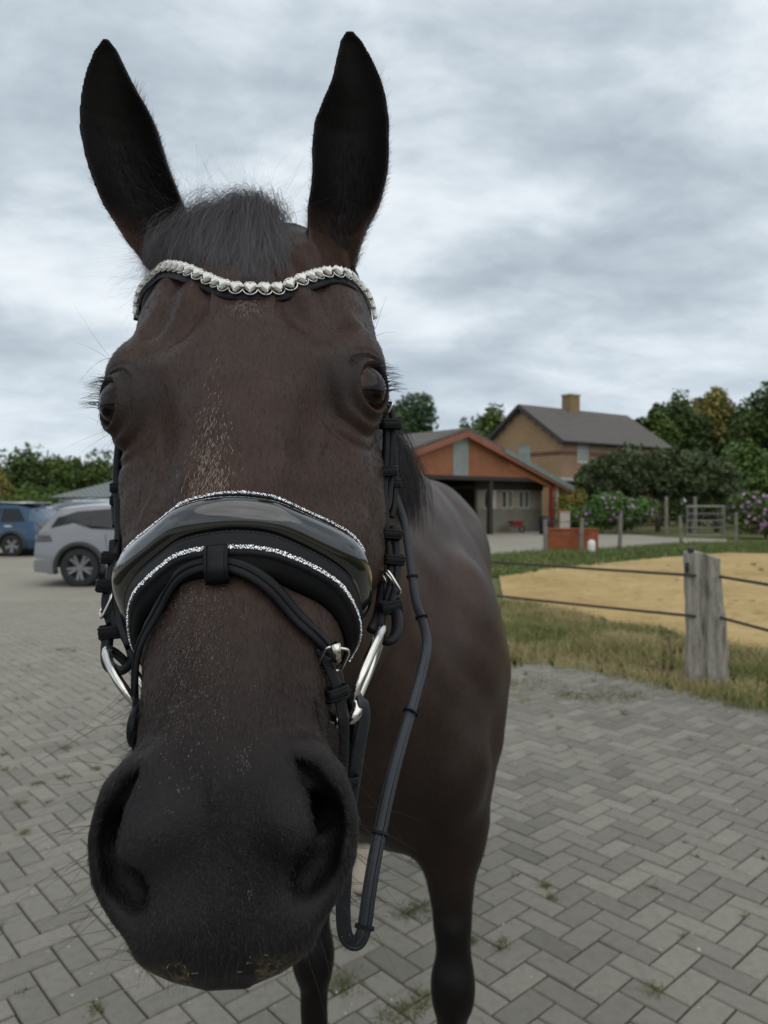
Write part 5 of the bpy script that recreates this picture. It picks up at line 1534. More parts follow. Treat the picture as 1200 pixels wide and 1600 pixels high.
V, Fc = tube_arrays([at(524, 1006, .487), at(526, 1032, .491)], .0033, 12); tk('roller', V, Fc, STEEL, b)
tail = apath([(500, 1010, .500), (512, 1035, .500), (524, 1065, .500), (532, 1095, .500), (537, 1130, .498), (538, 1170, .50), (534, 1215, .50), (530, 1236, .50)])
ribbon('flash_tail', tail, np.tile(nrm(H_L * .7 + H_N * .6), (40, 1)), .0115, .0032, LEATHER, flash)
keeper(at(525, 1083, .500), at(528, 1100, .5) - at(521, 1060, .5), nrm(H_L * .5 + H_N * .8), .0165, .010, .009, flash)
# bent strap end coming back under the buckle
lp = apath([(520, 1040, .500), (505, 1040, .505), (492, 1030, .508), (487, 1015, .508), (497, 1000, .505)], 24)
ribbon('strap_end', lp, grad(lp, .004), .009, .003, LEATHER, flash)

# ---- cheekpieces
def cheek(lines, keepers, buckles, loop, name='cheekpiece'):
    root = empty(name, (0, 0, 0)); root.parent = bridle
    for L, r_ in lines:
        p = apath(L, 36)
        V, Fc = tube_arrays(p, r_, 10, flat=.78, N=np.tile(VIEW, (36, 1))); tk('rolled_strap', V, Fc, LEATHER, root)
    for (x, y, Y, w, t, h, lean) in keepers:
        keeper(at(x, y, Y), np.array([lean, 0, 1.0]), np.array([.25, -1, 0]), w, t, h, root)
    for (x, y, Y, w, h, ang) in buckles:
        buckle(at(x, y, Y), np.array([math.sin(ang), 0, math.cos(ang)]), np.array([.5 * math.cos(ang), -.8, 0]), w, h, root, .0013)
    V, Fc = tube_arrays(apath(loop, 40), .0048, 10, flat=.7); tk('bit_loop', V, Fc, LEATHER, root)
    return root
cheek([
    ([(598, 628, .70), (603, 660, .695), (603, 700, .69), (601, 740, .685), (600, 780, .675), (604, 820, .665), (608, 860, .655), (611, 905, .64), (604, 940, .62)], .0036),
    ([(607, 634, .705), (613, 655, .70), (611, 700, .695), (609, 745, .69), (607, 780, .68), (603, 797, .672)], .0036),
    ([(616, 700, .71), (617, 750, .70), (615, 790, .69), (611, 808, .685)], .0034),
    ([(614, 822, .665), (618, 850, .66), (620, 880, .65), (618, 915, .635), (612, 945, .615)], .0042),
    ([(604, 820, .672), (598, 870, .66), (596, 920, .64), (590, 960, .61), (580, 985, .585)], .0040),
  ],
  [(610, 663, .692, .019, .010, .0095, 0), (604, 737, .682, .0185, .010, .0095, -.1), (615, 756, .70, .012, .010, .009, -.1),
   (611, 834, .660, .0175, .011, .0095, .1), (615, 874, .650, .0180, .011, .0095, .1), (610, 948, .612, .0185, .012, .011, -.15)],
  [(606, 637, .698, .012, .011, .5), (611, 910, .632, .017, .022, -.55)],
  [(600, 945, .618), (595, 965, .605), (594, 985, .592), (600, 1000, .580), (612, 1000, .578), (620, 985, .588), (620, 962, .603), (614, 945, .615)])
# thin noseband hanger
p = apath([(607, 700, .70), (603, 760, .69), (594, 820, .67), (582, 865, .645), (574, 905, .615)], 30)
V, Fc = tube_arrays(p, .0028, 8); tk('noseband_hanger', V, Fc, LEATHER)
cheek([
    ([(187, 688, .69), (184, 720, .685), (183, 750, .68), (185, 790, .67), (186, 830, .66), (182, 870, .64), (176, 910, .625), (175, 950, .61), (184, 985, .60)], .0040),
    ([(180, 760, .69), (179, 790, .68), (181, 822, .665)], .0034),
    ([(178, 845, .65), (176, 880, .64), (170, 915, .625), (166, 945, .615), (174, 975, .605)], .0042),
  ],
  [(185, 762, .678, .013, .011, .009, 0), (182, 782, .682, .010, .010, .009, 0), (175, 872, .640, .0165, .011, .010, .1),
   (168, 915, .622, .0165, .012, .011, .1), (175, 987, .600, .0190, .012, .011, -.1)],
  [(166, 944, .612, .017, .021, .45)],
  [(170, 985, .602), (167, 1010, .592), (168, 1035, .582), (180, 1047, .574), (196, 1045, .570), (206, 1028, .572), (200, 1003, .585), (188, 983, .598)])
p = apath([(190, 720, .70), (189, 790, .68), (187, 850, .655), (181, 900, .62)], 24)
V, Fc = tube_arrays(p, .0026, 8); tk('noseband_hanger', V, Fc, LEATHER)
p = apath([(184, 880, .63), (184, 930, .615), (190, 975, .595), (203, 1010, .575)], 24)
V, Fc = tube_arrays(p, .0040, 8); tk('noseband_hanger', V, Fc, LEATHER)

# ---- snaffle bit: two long rings and their mouthpiece ends
bit = empty('snaffle_bit', (0, 0, 0)); bit.parent = bridle
def oval(top, bot, wdir, w, n=48):
    top = np.asarray(top); bot = np.asarray(bot); c = (top + bot) / 2; a = (top - bot) / 2
    b = wdir - nrm(a) * (wdir @ nrm(a)); b = nrm(b) * w / 2
    return np.array([c + a * math.copysign(abs(math.cos(t)) ** .85, math.cos(t)) + b * math.sin(t) for t in np.linspace(0, 2 * math.pi, n, endpoint=False)])
V, Fc = tube_arrays(oval(at(597, 992, .575), at(548, 1105, .520), np.array([.17, 1.0, .10]), .046), .0035, 12, closed=True); tk('bit_ring', V, Fc, STEEL, bit)
V, Fc = tube_arrays(oval(at(187, 1026, .572), at(224, 1110, .520), np.array([-.25, 1.0, 0]), .050), .0035, 12, closed=True); tk('bit_ring', V, Fc, STEEL, bit)
mp = apath([(551, 1092, .520), (558, 1105, .515), (552, 1120, .512), (536, 1124, .515), (520, 1120, .525)], 20)
V, Fc = tube_arrays(mp, np.linspace(.0050, .0042, 20), 12); tk('mouthpiece', V, Fc, STEEL, bit)
V, Fc = tube_arrays([at(528, 1118, .505), at(527, 1136, .505)], .0022, 8); tk('mouthpiece', V, Fc, STEEL, bit)
p = frL(np.linspace(-.056, .056, 12), np.full(12, -.080), np.full(12, .522)); V, Fc = tube_arrays(p, .0045, 10); tk('mouthpiece', V, Fc, STEEL, bit)
# round leather stop by the lips on the far side
c = at(214, 1137, .487); pts = [c + np.array([0, math.cos(a), math.sin(a)]) * .010 for a in np.linspace(0, 2 * math.pi, 20, endpoint=False)]
V, Fc = tube_arrays(pts, .0036, 8, closed=True); tk('lip_guard', V, Fc, LEATHER, bit)

# ---- reins
rein = empty('rein', (0, 0, 0)); rein.parent = bridle
RP = [(552, 1098, .53), (556, 1088, .527), (564, 1090, .518), (568, 1102, .515), (569, 1125, .515), (562, 1160, .515), (556, 1200, .52), (548, 1250, .53), (541, 1310, .54), (538, 1370, .55), (536, 1420, .56), (540, 1462, .565), (556, 1474, .57),
      (568, 1455, .572), (576, 1400, .58), (585, 1345, .592), (596, 1290, .61), (610, 1225, .64), (626, 1165, .69), (645, 1100, .76), (660, 1045, .83), (667, 1005, .88), (660, 970, .93), (650, 940, .97), (643, 895, 1.02), (637, 850, 1.06), (627, 800, 1.10), (600, 740, 1.12), (560, 700, 1.15)]
p = apath(RP, 150)
Nn = np.zeros((150, 3)); 
for i in range(150):
    w_ = i / 149
    Nn[i] = nrm(np.array([.9 - .9 * min(1, max(0, (w_ - .1) / .25)), -.5 - .5 * min(1, w_ / .4), .15]))
ribbon('rein_strap', p, Nn, .0118, .0032, REINM, rein)
for e in (-.0028, .0028):
    T_, N_, B_ = frames(p); bb = np.cross(T_, Nn); bb /= np.linalg.norm(bb, axis=1)[:, None]
    V, Fc = tube_arrays(p[58:110] + bb[58:110] * e - 0 + Nn[58:110] * .0016, .0011, 6); tk('raised_seam', V, Fc, REINM, rein)
for i in (70, 84, 100, 118, 127):
    T_ = p[i + 1] - p[i - 1]; keeper(p[i], T_, Nn[i], .0128, .0048, .0026, rein)
# second leather strap hanging by the bit
p = apath([(548, 1095, .525), (545, 1130, .52), (540, 1180, .52), (536, 1230, .525), (534, 1300, .54)], 30)
ribbon('hanging_strap', p, np.tile(nrm(np.array([.3, -1, 0])), (30, 1)), .010, .0032, LEATHER, rein)
keeper(at(538, 1222, .518), np.array([0, 0, 1.]), np.array([.2, -1, 0]), .018, .009, .009, rein)
# the other rein, on the far side of the neck
p = apath([(224, 1108, .525), (228, 1180, .62), (240, 1220, .80), (260, 1150, 1.00), (280, 1000, 1.10), (330, 800, 1.14), (420, 700, 1.16), (560, 690, 1.15)], 80)
ribbon('rein_strap', p, np.tile(nrm(np.array([-.7, -.7, 0])), (80, 1)), .0145, .0036, REINM, rein)

# ---- browband with heart stones
BB = [(216, 495, .800), (214, 476, .792), (219, 455, .780), (230, 438, .768), (245, 428, .757)]
ctr = []
for px, py in ((262, 423), (282, 426), (302, 433), (325, 446), (345, 455), (366, 461), (390, 463), (412, 462), (435, 458), (458, 450), (480, 442), (500, 436), (520, 433), (540, 437)):
    h = hit(px, py, f_head)
    if h is None: continue
    g = grad(h[None])[0]; ctr.append(h + g * .007)
lp = [at(*q) for q in BB]; rp = [at(*q) for q in ((556, 442, .757), (568, 452, .768), (576, 466, .780), (581, 482, .792), (583, 498, .802))]
bp = spline(np.array(lp + ctr + rp), 260)
for _ in range(90): bp[1:-1] = bp[1:-1] * .5 + (bp[:-2] + bp[2:]) * .25
# outward normals: away from the skull's centre line
Cn = H_O + H_D * .06 - H_N * .10
bn = bp - Cn; bT = np.gradient(bp, axis=0); bT /= np.linalg.norm(bT, axis=1)[:, None]
bn = bn / np.linalg.norm(bn, axis=1)[:, None] + np.array([0, -.55, .1]); bn -= bT * np.sum(bn * bT, 1)[:, None]; bn /= np.linalg.norm(bn, axis=1)[:, None]
bw = np.cross(bT, bn); bw = np.where((bw[:, 2] > 0)[:, None], -bw, bw)            # towards the nose
brow = ribbon('browband', bp + bw * .0035 - bn * .0035, bn, .0165, .0040, LEATHER)
def heart_mesh():
    import bmesh
    pts = []
    for t in np.linspace(0, 2 * math.pi, 16, endpoint=False):
        x = 16 * math.sin(t) ** 3; y = 13 * math.cos(t) - 5 * math.cos(2 * t) - 2 * math.cos(3 * t) - math.cos(4 * t)
        pts.append((x / 17., (y + 2) / 17.))
    vs = [(x, y, 0) for x, y in pts] + [(x * .98, y * .98, .28) for x, y in pts] + [(x * .62, y * .62 - .02, .62) for x, y in pts] + [(0, -.05, .66)]
    n = 16; fs = [tuple(range(n))]
    for k in range(2): fs += [(k * n + i, k * n + (i + 1) % n, (k + 1) * n + (i + 1) % n, (k + 1) * n + i) for i in range(n)]
    fs += [(2 * n + i, 2 * n + (i + 1) % n, 3 * n) for i in range(n)]
    me = bpy.data.meshes.new('heart_stone'); me.from_pydata(vs, [], fs); me.update(); me.materials.append(STONE)
    bm = bmesh.new(); bm.from_mesh(me); bmesh.ops.recalc_face_normals(bm, faces=bm.faces); bm.to_mesh(me); bm.free()
    pm = MB()
    for a in (55, 125, 270, 0, 180):
        x, y = math.cos(R(a)) * .93, math.sin(R(a)) * .80
        pm.tube([(x * 1.08, y * 1.08, -.1), (x * 1.05, y * 1.05, .38), (x * .82, y * .82, .58)], .13, 5)
    pm.tube([(math.cos(a) * 1.02, math.sin(a) * .95, -.02) for a in np.linspace(0, 2 * math.pi, 16, endpoint=False)], .12, 5, closed=True)
    p2 = bpy.data.meshes.new('setting'); p2.from_pydata(pm.v, [], pm.f); p2.update(); p2.materials.append(STEEL)
    p2.polygons.foreach_set('use_smooth', np.ones(len(p2.polygons), bool))
    return me, p2
hm, sm_ = heart_mesh()
# the metal claws of all stones are one part, the stones are single parts
Ls = np.concatenate([[0], np.cumsum(np.linalg.norm(np.diff(bp, axis=0), axis=1))])
NST = 33; claws_v = []; claws_f = []
cl_v = np.array([v.co[:] for v in sm_.vertices]); cl_f = [tuple(p.vertices) for p in sm_.polygons]
for i in range(NST):
    l = (i + .5) / NST * Ls[-1]
    it = lambda A: np.array([np.interp(l, Ls, A[:, k]) for k in range(3)])
    c, n, w = it(bp), nrm(it(bn)), it(bw); w = nrm(w - n * (w @ n)); x = np.cross(-w, n)
    sz = .0065 * rng.uniform(.97, 1.03)
    M = np.stack([x, -w, n], 1)
    a = rng.uniform(-.08, .08); Rz = np.array([[math.cos(a), -math.sin(a), 0], [math.sin(a), math.cos(a), 0], [0, 0, 1]]); M = M @ Rz
    mesh_pos = c + n * .0006
    o = bpy.data.objects.new('heart_stone', hm); COL.objects.link(o); o.parent = brow
    m4 = Matrix([[*(M[r_] * sz), mesh_pos[r_] - H_O[r_]] for r_ in range(3)] + [[0, 0, 0, 1]])
    o.matrix_basis = m4
    b0 = len(claws_v); claws_v += list(mesh_pos + (cl_v * sz) @ M.T); claws_f += [tuple(b0 + q for q in f) for f in cl_f]
tk('claw_settings', claws_v, claws_f, STEEL, brow)
bpy.data.meshes.remove(sm_)
# crownpiece behind the ears and the straps it carries down each cheek
cp = spline([at(226, 500, .84), at(242, 430, .87), frL(-.07, -.10, -.075), frL(0, -.085, -.10), frL(.07, -.10, -.075), at(556, 432, .87), at(572, 500, .84)], 60)
ribbon('crownpiece', cp, np.tile(nrm(H_N * -.1 + np.array([0, .3, 1.])), (60, 1)), .026, .005)
for L in ([(226, 505, .84), (215, 570, .82), (200, 640, .76), (187, 690, .69)], [(572, 500, .84), (588, 560, .80), (600, 600, .745), (603, 640, .70)]):
    p = apath(L, 24); ribbon('cheek_strap', p, np.tile(nrm(np.array([1 if L[0][0] > 400 else -1, -.15, 0])), (24, 1)), .016, .004)
# ================================================================ HAIR
def hair_mat(name, root, tip, rough=.45, spec=.4):
    m = bpy.data.materials.new(name); t = NT(m)
    n = t.noise(35, 3, .6); a = t.attr('along')
    c = t.mix(a, root, tip); c = t.mix(t.math('MULTIPLY', n, .5), c, tuple(x * .45 for x in root))
    t.set(color=c, rough=rough, spec=spec); return m
def with_along(o, N, K, sides):
    al = np.repeat(np.tile(np.linspace(0, 1, K), N), sides); set_attr(o, 'along', al); return o
HB = hair_mat('black_hair', (.010, .009, .010), (.020, .018, .020))
HG_ = hair_mat('grey_hair', (.045, .042, .046), (.210, .200, .215), .42)
HW_ = hair_mat('white_hair', (.26, .22, .19), (.48, .43, .39), .5)
HC = hair_mat('coat_hair', (.024, .015, .012), (.066, .044, .034), .45)
HM_ = hair_mat('muzzle_hair', (.014, .013, .014), (.045, .042, .044), .45)
HD_ = hair_mat('ear_hair', (.004, .0035, .0035), (.018, .014, .013), .5)
def strands(name, ctrl, rad, m, K=9, sides=3, wob=.0):
    """ctrl: (N,C,3) control points -> smooth strands with K points"""
    ctrl = np.asarray(ctrl, float); N, C, _ = ctrl.shape
    t = np.linspace(0, 1, K)[None, :, None]
    from math import comb as cb
    P = sum(cb(C - 1, i) * t ** i * (1 - t) ** (C - 1 - i) * ctrl[:, i:i + 1] for i in range(C))
    if wob:
        ph = rng.uniform(0, 6.28, (N, 1, 3)); fr = rng.uniform(5, 11, (N, 1, 3))
        P = P + np.sin(ph + fr * t) * wob * t * rng.uniform(.2, 1, (N, 1, 1))
    r_ = (np.linspace(1, .25, K)[None] * np.broadcast_to(np.asarray(rad, float).reshape(-1, 1), (N, 1)))
    o = hair_mesh(name, P, r_, m, None, sides); o.parent = horse; o.data.transform(Matrix.Translation(-Vector(horse.location)))
    if name != 'whisker': o['kind'] = 'stuff'
    return with_along(o, N, K, sides)

# --- forelock: rooted on the poll, swept to the horse's right, in loose clumps
NC = 72; MEM = 54
a = np.sort(rng.beta(1.25, 1.0, NC))
def fl(x):
    tx = np.interp(x, [0, .3, .6, .85, 1], [240, 280, 330, 385, 426]); ty = np.interp(x, [0, .3, .6, .85, 1], [432, 440, 452, 456, 452])
    d = np.interp(x, [0, .3, .6, .85, 1], [.765, .745, .708, .688, .688])
    return at(tx + rng.normal() * 14, ty + rng.normal() * 9 - abs(rng.normal()) * 22, d)
ctrl = []
rad_ = []
for x in a:
    r0 = at(290 + 144 * x, 350 - 12 * math.sin(x * 3.1) + rng.uniform(-8, 22), .775 + rng.uniform(-.02, .035))
    u1 = at(np.interp(x, [0, .5, 1], [270, 350, 424]) + rng.normal() * 13, np.interp(x, [0, .25, .5, .8, 1], [372, 332, 300, 276, 300]) + rng.normal() * 13, .755 + rng.uniform(-.015, .012))
    u2 = at(np.interp(x, [0, .5, 1], [222, 305, 438]) + rng.normal() * 14, np.interp(x, [0, .5, 1], [398, 352, 368]) + rng.normal() * 14, .732 + rng.uniform(-.018, .012))
    tp = fl(x)
    for m_ in range(MEM):
        o1 = rng.normal(size=3) * .0085; o2 = o1 * .8 + rng.normal(size=3) * .0035; o3 = rng.normal(size=3) * .0045
        ctrl.append([r0 + o1, u1 + o2, u2 + o2 * .7 + o3 * .5, tp + o3 + (u2 - tp) * rng.uniform(-.05, .45)])
        rad_.append(rng.uniform(.00009, .00022))
fo = strands('forelock', ctrl, np.array(rad_), HG_, 14, 3, .0046)
# stray wisps over the top and to the left
N_ = 260
root = np.stack([at(rng.uniform(270, 430), 352, .77) for _ in range(N_)])
d = rng.normal(size=(N_, 3)) * [.022, .012, .012] + [[-.005, 0, .028]]
strands('stray_hair', np.stack([root, root + d * .8 + [[0, 0, .012]], root + d * 1.5 + rng.normal(size=(N_, 3)) * .008], 1), .00009, HG_, 9, 3, .003)
N_ = 200
root = np.stack([at(rng.uniform(232, 262), rng.uniform(385, 445), .775) for _ in range(N_)])
d = rng.normal(size=(N_, 3)) * [.012, .01, .016] + [[-.017, 0, -.012]]
strands('stray_hair', np.stack([root, root + d * .7, root + d * 1.3 + rng.normal(size=(N_, 3)) * .007], 1), .00009, HG_, 9, 3, .003)

# --- mane: falls down the horse's left side of the neck
N_ = 5200
x = rng.uniform(0, 1, N_)
cY = .84 + x * .46
cz = np.interp(cY, [.84, 1.0, 1.15, 1.3], [1.850, 1.775, 1.725, 1.685]); cx = np.interp(cY, [.84, 1.0, 1.15, 1.3], [-.105, -.088, -.062, -.045])
root = np.stack([cx + rng.normal(size=N_) * .012, cY, cz + rng.normal(size=N_) * .008], 1)
L_ = rng.uniform(.07, .125, N_)
out_ = np.interp(cY, [.84, 1.0, 1.15, 1.3], [.010, .048, .080, .098]) * rng.uniform(.75, 1.0, N_)
c1 = root + np.stack([out_ * .75, rng.normal(size=N_) * .01, .030 + rng.normal(size=N_) * .008], 1)
c2 = root + np.stack([out_ * 1.15, rng.normal(size=N_) * .015, -.4 * L_], 1)
c3 = root + np.stack([out_ * 1.08 + rng.normal(size=N_) * .012, rng.normal(size=N_) * .02, -L_ * 1.15], 1)
strands('mane', np.stack([root, c1, c2, c3], 1), rng.uniform(.0003, .0006, N_), hair_mat('mane_hair', (.014, .012, .014), (.030, .026, .032), .5), 9, 3, .004)

# --- hair lining and fringing the ears
pts = []; dirs = []
for sgn in (-1, 1):
    E = ear_pts(sgn)
    for side_ in (0, 1):
        edge = np.array([e[side_] for e in E]); other = np.array([e[1 - side_] for e in E])
        k = 1300
        t = rng.uniform(0, len(E) - 1.001, k); i = t.astype(int); f = (t - i)[:, None]
        P = edge[i] * (1 - f) + edge[i + 1] * f; O = other[i] * (1 - f) + other[i + 1] * f
        outw = P - O; outw /= np.linalg.norm(outw, axis=1)[:, None]
        upw = edge[i] - edge[i + 1]; upw /= np.linalg.norm(upw, axis=1)[:, None]
        ln = rng.uniform(.003, .0085, k)[:, None] * np.interp(t, [0, 2, 4, 8, 12], [.12, .25, .5, 1.0, 1.1])[:, None]
        P = P - outw * rng.uniform(.001, .007, (k, 1)) + np.stack([np.zeros(k), rng.normal(size=k) * .003 - .006, np.zeros(k)], 1)
        d = outw * rng.uniform(.5, 1, (k, 1)) + upw * rng.uniform(.5, 1.2, (k, 1)) + rng.normal(size=(k, 3)) * .2
        pts.append(P); dirs.append(d * ln)
P = np.concatenate(pts); D = np.concatenate(dirs)
strands('ear_fringe', np.stack([P, P + D * .5, P + D + [[0, 0, .0008]]], 1), .00016, HD_, 5, 3)
# inner ear
pts = []
for sgn in (-1, 1):
    E = ear_pts(sgn); k = 2600
    t = rng.uniform(3.0, len(E) - 2.001, k); i = t.astype(int); f = (t - i)[:, None]
    A = np.array([e[0] for e in E]); B = np.array([e[1] for e in E])
    a_ = A[i] * (1 - f) + A[i + 1] * f; b_ = B[i] * (1 - f) + B[i + 1] * f
    q = rng.uniform(.06, .94, k)[:, None]
    P = a_ * (1 - q) + b_ * q; w = np.linalg.norm(b_ - a_, axis=1) / 2
    P[:, 1] += w * (.8) * (1 - np.abs(2 * q[:, 0] - 1) ** 2.2) * .8 - .010
    up_ = A[np.maximum(i - 1, 0)] - A[i + 1]; up_ /= np.linalg.norm(up_, axis=1)[:, None]
    d = up_ * rng.uniform(.008, .020, (k, 1)) + rng.normal(size=(k, 3)) * .003 + np.stack([np.zeros(k), -rng.uniform(.001, .005, k), np.zeros(k)], 1)
    pts.append(np.stack([P, P + d * .5 - [[0, .002, 0]], P + d], 1))
strands('ear_hair', np.concatenate(pts), .00018, HD_, 5, 3)

# --- short coat hair over the front of the head, white hairs down the face
def face_points(k, srange, urange=None):
    th = rng.uniform(-math.pi * .62, math.pi * .62, k); s = rng.uniform(*srange, k)
    if urange is not None: th = rng.normal(size=k) * urange[1] + urange[0]
    return th, s
def lay(th, s, ln, lift, rad, m, name, drift=0.0, spread=.18, K=3, sides=2, func=None):
    P, _ = radial(th, s, func)
    g = grad(P, .0012, func)
    d = np.tile(H_D, (len(P), 1)) + np.multiply.outer(np.sin(th) * drift, H_L) + rng.normal(size=P.shape) * spread
    d -= g * np.sum(d * g, 1)[:, None]; d /= np.linalg.norm(d, axis=1)[:, None]
    ln = np.asarray(ln).reshape(-1, 1); lift = np.asarray(lift).reshape(-1, 1)
    c = np.stack([P - g * .0004, P + d * ln * .5 + g * lift * .7, P + d * ln + g * lift], 1)
    return strands(name, c, rad, m, K, sides)
k = 42000
th, s = face_points(k, (.0, .50)); lay(th, s, rng.uniform(.0035, .007, k), rng.uniform(.0002, .0011, k), rng.uniform(.00008, .00016, k), HC, 'coat_hair', .5)
k = 12000
th, s = face_points(k, (.46, .61)); lay(th, s, rng.uniform(.002, .0045, k), rng.uniform(.0002, .0012, k), rng.uniform(.00006, .00012, k), HM_, 'muzzle_hair', .3)
# blaze above the noseband (densest low down), then fading over the nose
k = 900
s = .335 - np.abs(rng.normal(size=k)) * .045; w_ = np.interp(s, [.22, .30, .33], [.05, .10, .16]); th = -.115 + rng.normal(size=k) * w_ * .62
lay(th, s, rng.uniform(.004, .007, k), rng.uniform(.0006, .0014, k), rng.uniform(.00010, .00020, k), hair_mat('blaze_hair', (.26, .19, .15), (.55, .45, .38), .5), 'white_blaze_hair', .2, .22)
k = 1900
s = .390 + rng.beta(1.1, 2.3, k) * .15; th = -.20 + rng.normal(size=k) * np.interp(s, [.38, .45, .55], [.15, .20, .26])
lay(th, s, rng.uniform(.0010, .0027, k), rng.uniform(.0004, .0010, k), rng.uniform(.00005, .00011, k), HW_, 'white_blaze_hair', .2, .3)
k = 130
s = rng.normal(size=k) * .008 + .120; th = .035 + rng.normal(size=k) * .05
lay(th, s, rng.uniform(.006, .012, k), rng.uniform(.001, .003, k), .00015, HW_, 'white_star_hair', .6, .35, 5, 3)
k = 160
s = rng.normal(size=k) * .004 + .088; th = .05 + rng.normal(size=k) * .07
P, _ = radial(th, s); d = -H_D * 1.0 + H_N * .5 + rng.normal(size=(k, 3)) * .35
P = P + H_N * .005
strands('white_star_hair', np.stack([P, P + d * .006, P + d * .011 + [[0, 0, -.002]]], 1), .00014, HG_, 5, 3)
for px, py, n_, r_ in ((381, 1192, 26, .0016), (378, 1178, 10, .0010), (263, 1268, 12, .0010), (278, 1232, 8, .0008), (388, 1168, 8, .0012), (392, 1392, 8, .0008)):
    c = hit(px, py)
    if c is None: continue
    u0, v0, s0 = toL(c); th0 = math.atan2(u0, v0 - np.interp(s0, _S, HV))
    lay(th0 + rng.normal(size=n_) * r_ / .06, s0 + rng.normal(size=n_) * r_ * 1.6, rng.uniform(.001, .0025, n_), rng.uniform(.0003, .0008, n_), .00010, HW_, 'scar_hair', .2, .3)
# food left on the lips
# --- whiskers
def whisk(L, rad=.00022):
    c = []
    for a_, b_, sag in L:
        A = at(*a_); B = at(*b_); m_ = (A + B) / 2 + np.array([0, 0, sag]); c.append([A, m_, B])
    return strands('whisker', c, rad, HB, 14, 3)
W = []
for a_, b_, sag in [((212, 1108, .50), (0, 1228, .47), .004), ((212, 1095, .50), (40, 1200, .45), -.004), ((208, 1130, .49), (20, 1165, .42), .004), ((213, 1060, .51), (60, 1190, .45), -.006),
        ((200, 1190, .47), (145, 1290, .44), .004), ((190, 1200, .45), (90, 1190, .40), .003), ((178, 1215, .44), (60, 1225, .39), -.003), ((172, 1225, .43), (30, 1290, .38), .006),
        ((160, 1245, .42), (25, 1340, .37), -.004), ((150, 1290, .41), (20, 1330, .36), .006), ((148, 1330, .41), (5, 1420, .37), .004), ((150, 1380, .41), (40, 1460, .37), -.004), ((145, 1350, .41), (60, 1395, .38), .004),
        ((160, 1425, .41), (70, 1500, .39), -.003), ((205, 1080, .51), (115, 1150, .46), -.002),
        ((190, 580, .63), (118, 536, .60), .008), ((185, 575, .63), (118, 480, .61), -.004), ((178, 560, .63), (122, 600, .60), .012), ((184, 668, .63), (95, 705, .60), .004), ((184, 672, .63), (120, 712, .60), .003),
        ((184, 676, .63), (140, 716, .60), -.002), ((185, 680, .63), (158, 715, .60), .002), ((186, 662, .63), (135, 650, .60), -.005),
        ((588, 525, .66), (618, 520, .63), .003), ((585, 505, .68), (597, 480, .66), .000), ((586, 515, .68), (604, 462, .66), .0),
        ((548, 1215, .44), (640, 1330, .42), .006), ((545, 1200, .45), (600, 1170, .43), .006), ((552, 1280, .42), (690, 1365, .39), -.008), ((550, 1260, .42), (670, 1290, .39), .006),
        ((548, 1330, .41), (650, 1460, .38), .008), ((540, 1390, .41), (620, 1520, .38), .006), ((505, 1090, .48), (570, 1130, .45), .004), ((510, 1120, .48), (590, 1230, .45), .006), ((512, 1150, .47), (580, 1200, .45), -.003),
        ((500, 1470, .40), (520, 1545, .38), .006), ((480, 1495, .40), (512, 1600, .38), .004), ((551, 1300, .41), (640, 1345, .39), .002), ((530, 1410, .41), (570, 1480, .39), .004)]:
    W.append((a_, b_, sag))
for k_ in range(34):
    left = k_ % 2 == 0; y_ = rng.uniform(1235, 1500)
    x_ = np.interp(y_, [1235, 1330, 1420, 1500], [165, 143, 152, 215]) if left else np.interp(y_, [1235, 1330, 1420, 1500], [540, 549, 540, 478])
    d_ = rng.uniform(35, 110) * (-1 if left else 1)
    W.append(((x_ + (6 if left else -6), y_, .41), (x_ + d_, y_ + rng.uniform(-10, 75), .385), rng.uniform(-.004, .006)))
for w_one in W: whisk([w_one], rng.uniform(.00011, .00020))
# short bristles along chin and lips and beside the bit
k = 320
root = np.stack([at(rng.choice([rng.uniform(500, 530), rng.uniform(130, 215)]), rng.uniform(1080, 1230), .475) for _ in range(k)])
P = push(root, .0); d = grad(P) * .6 + rng.normal(size=P.shape) * .35 + H_D * .5
strands('chin_bristles', np.stack([P, P + d * .006, P + d * .014 + [[0, 0, -.002]]], 1), .00012, HB, 6, 3)
k = 260
th = rng.uniform(-1.2, 1.2, k); s = rng.uniform(.590, .614, k)
P, _ = radial(th, s); d = H_D * .9 + grad(P) * .6 + rng.normal(size=P.shape) * .3
strands('lip_bristles', np.stack([P, P + d * .004, P + d * .009], 1), .00009, HB, 5, 3)
# straw and food crumbs stuck on the lip
mb = MB()
for _ in range(12):
    th = float(rng.choice([-.72, .66]) + rng.normal() * .13); s = float(rng.uniform(.606, .617))
    P, _n2 = radial(np.array([th]), np.array([s])); q = P[0] + _n2[0] * .0004
    d = rng.normal(size=3) * .0008
    mb.tube([q - d, q + d], .00022, 4)
mb.build('food_crumbs', mat('dry_food', (.17, .14, .06), .8, .4, 300), horse, wc=True, fix=False)
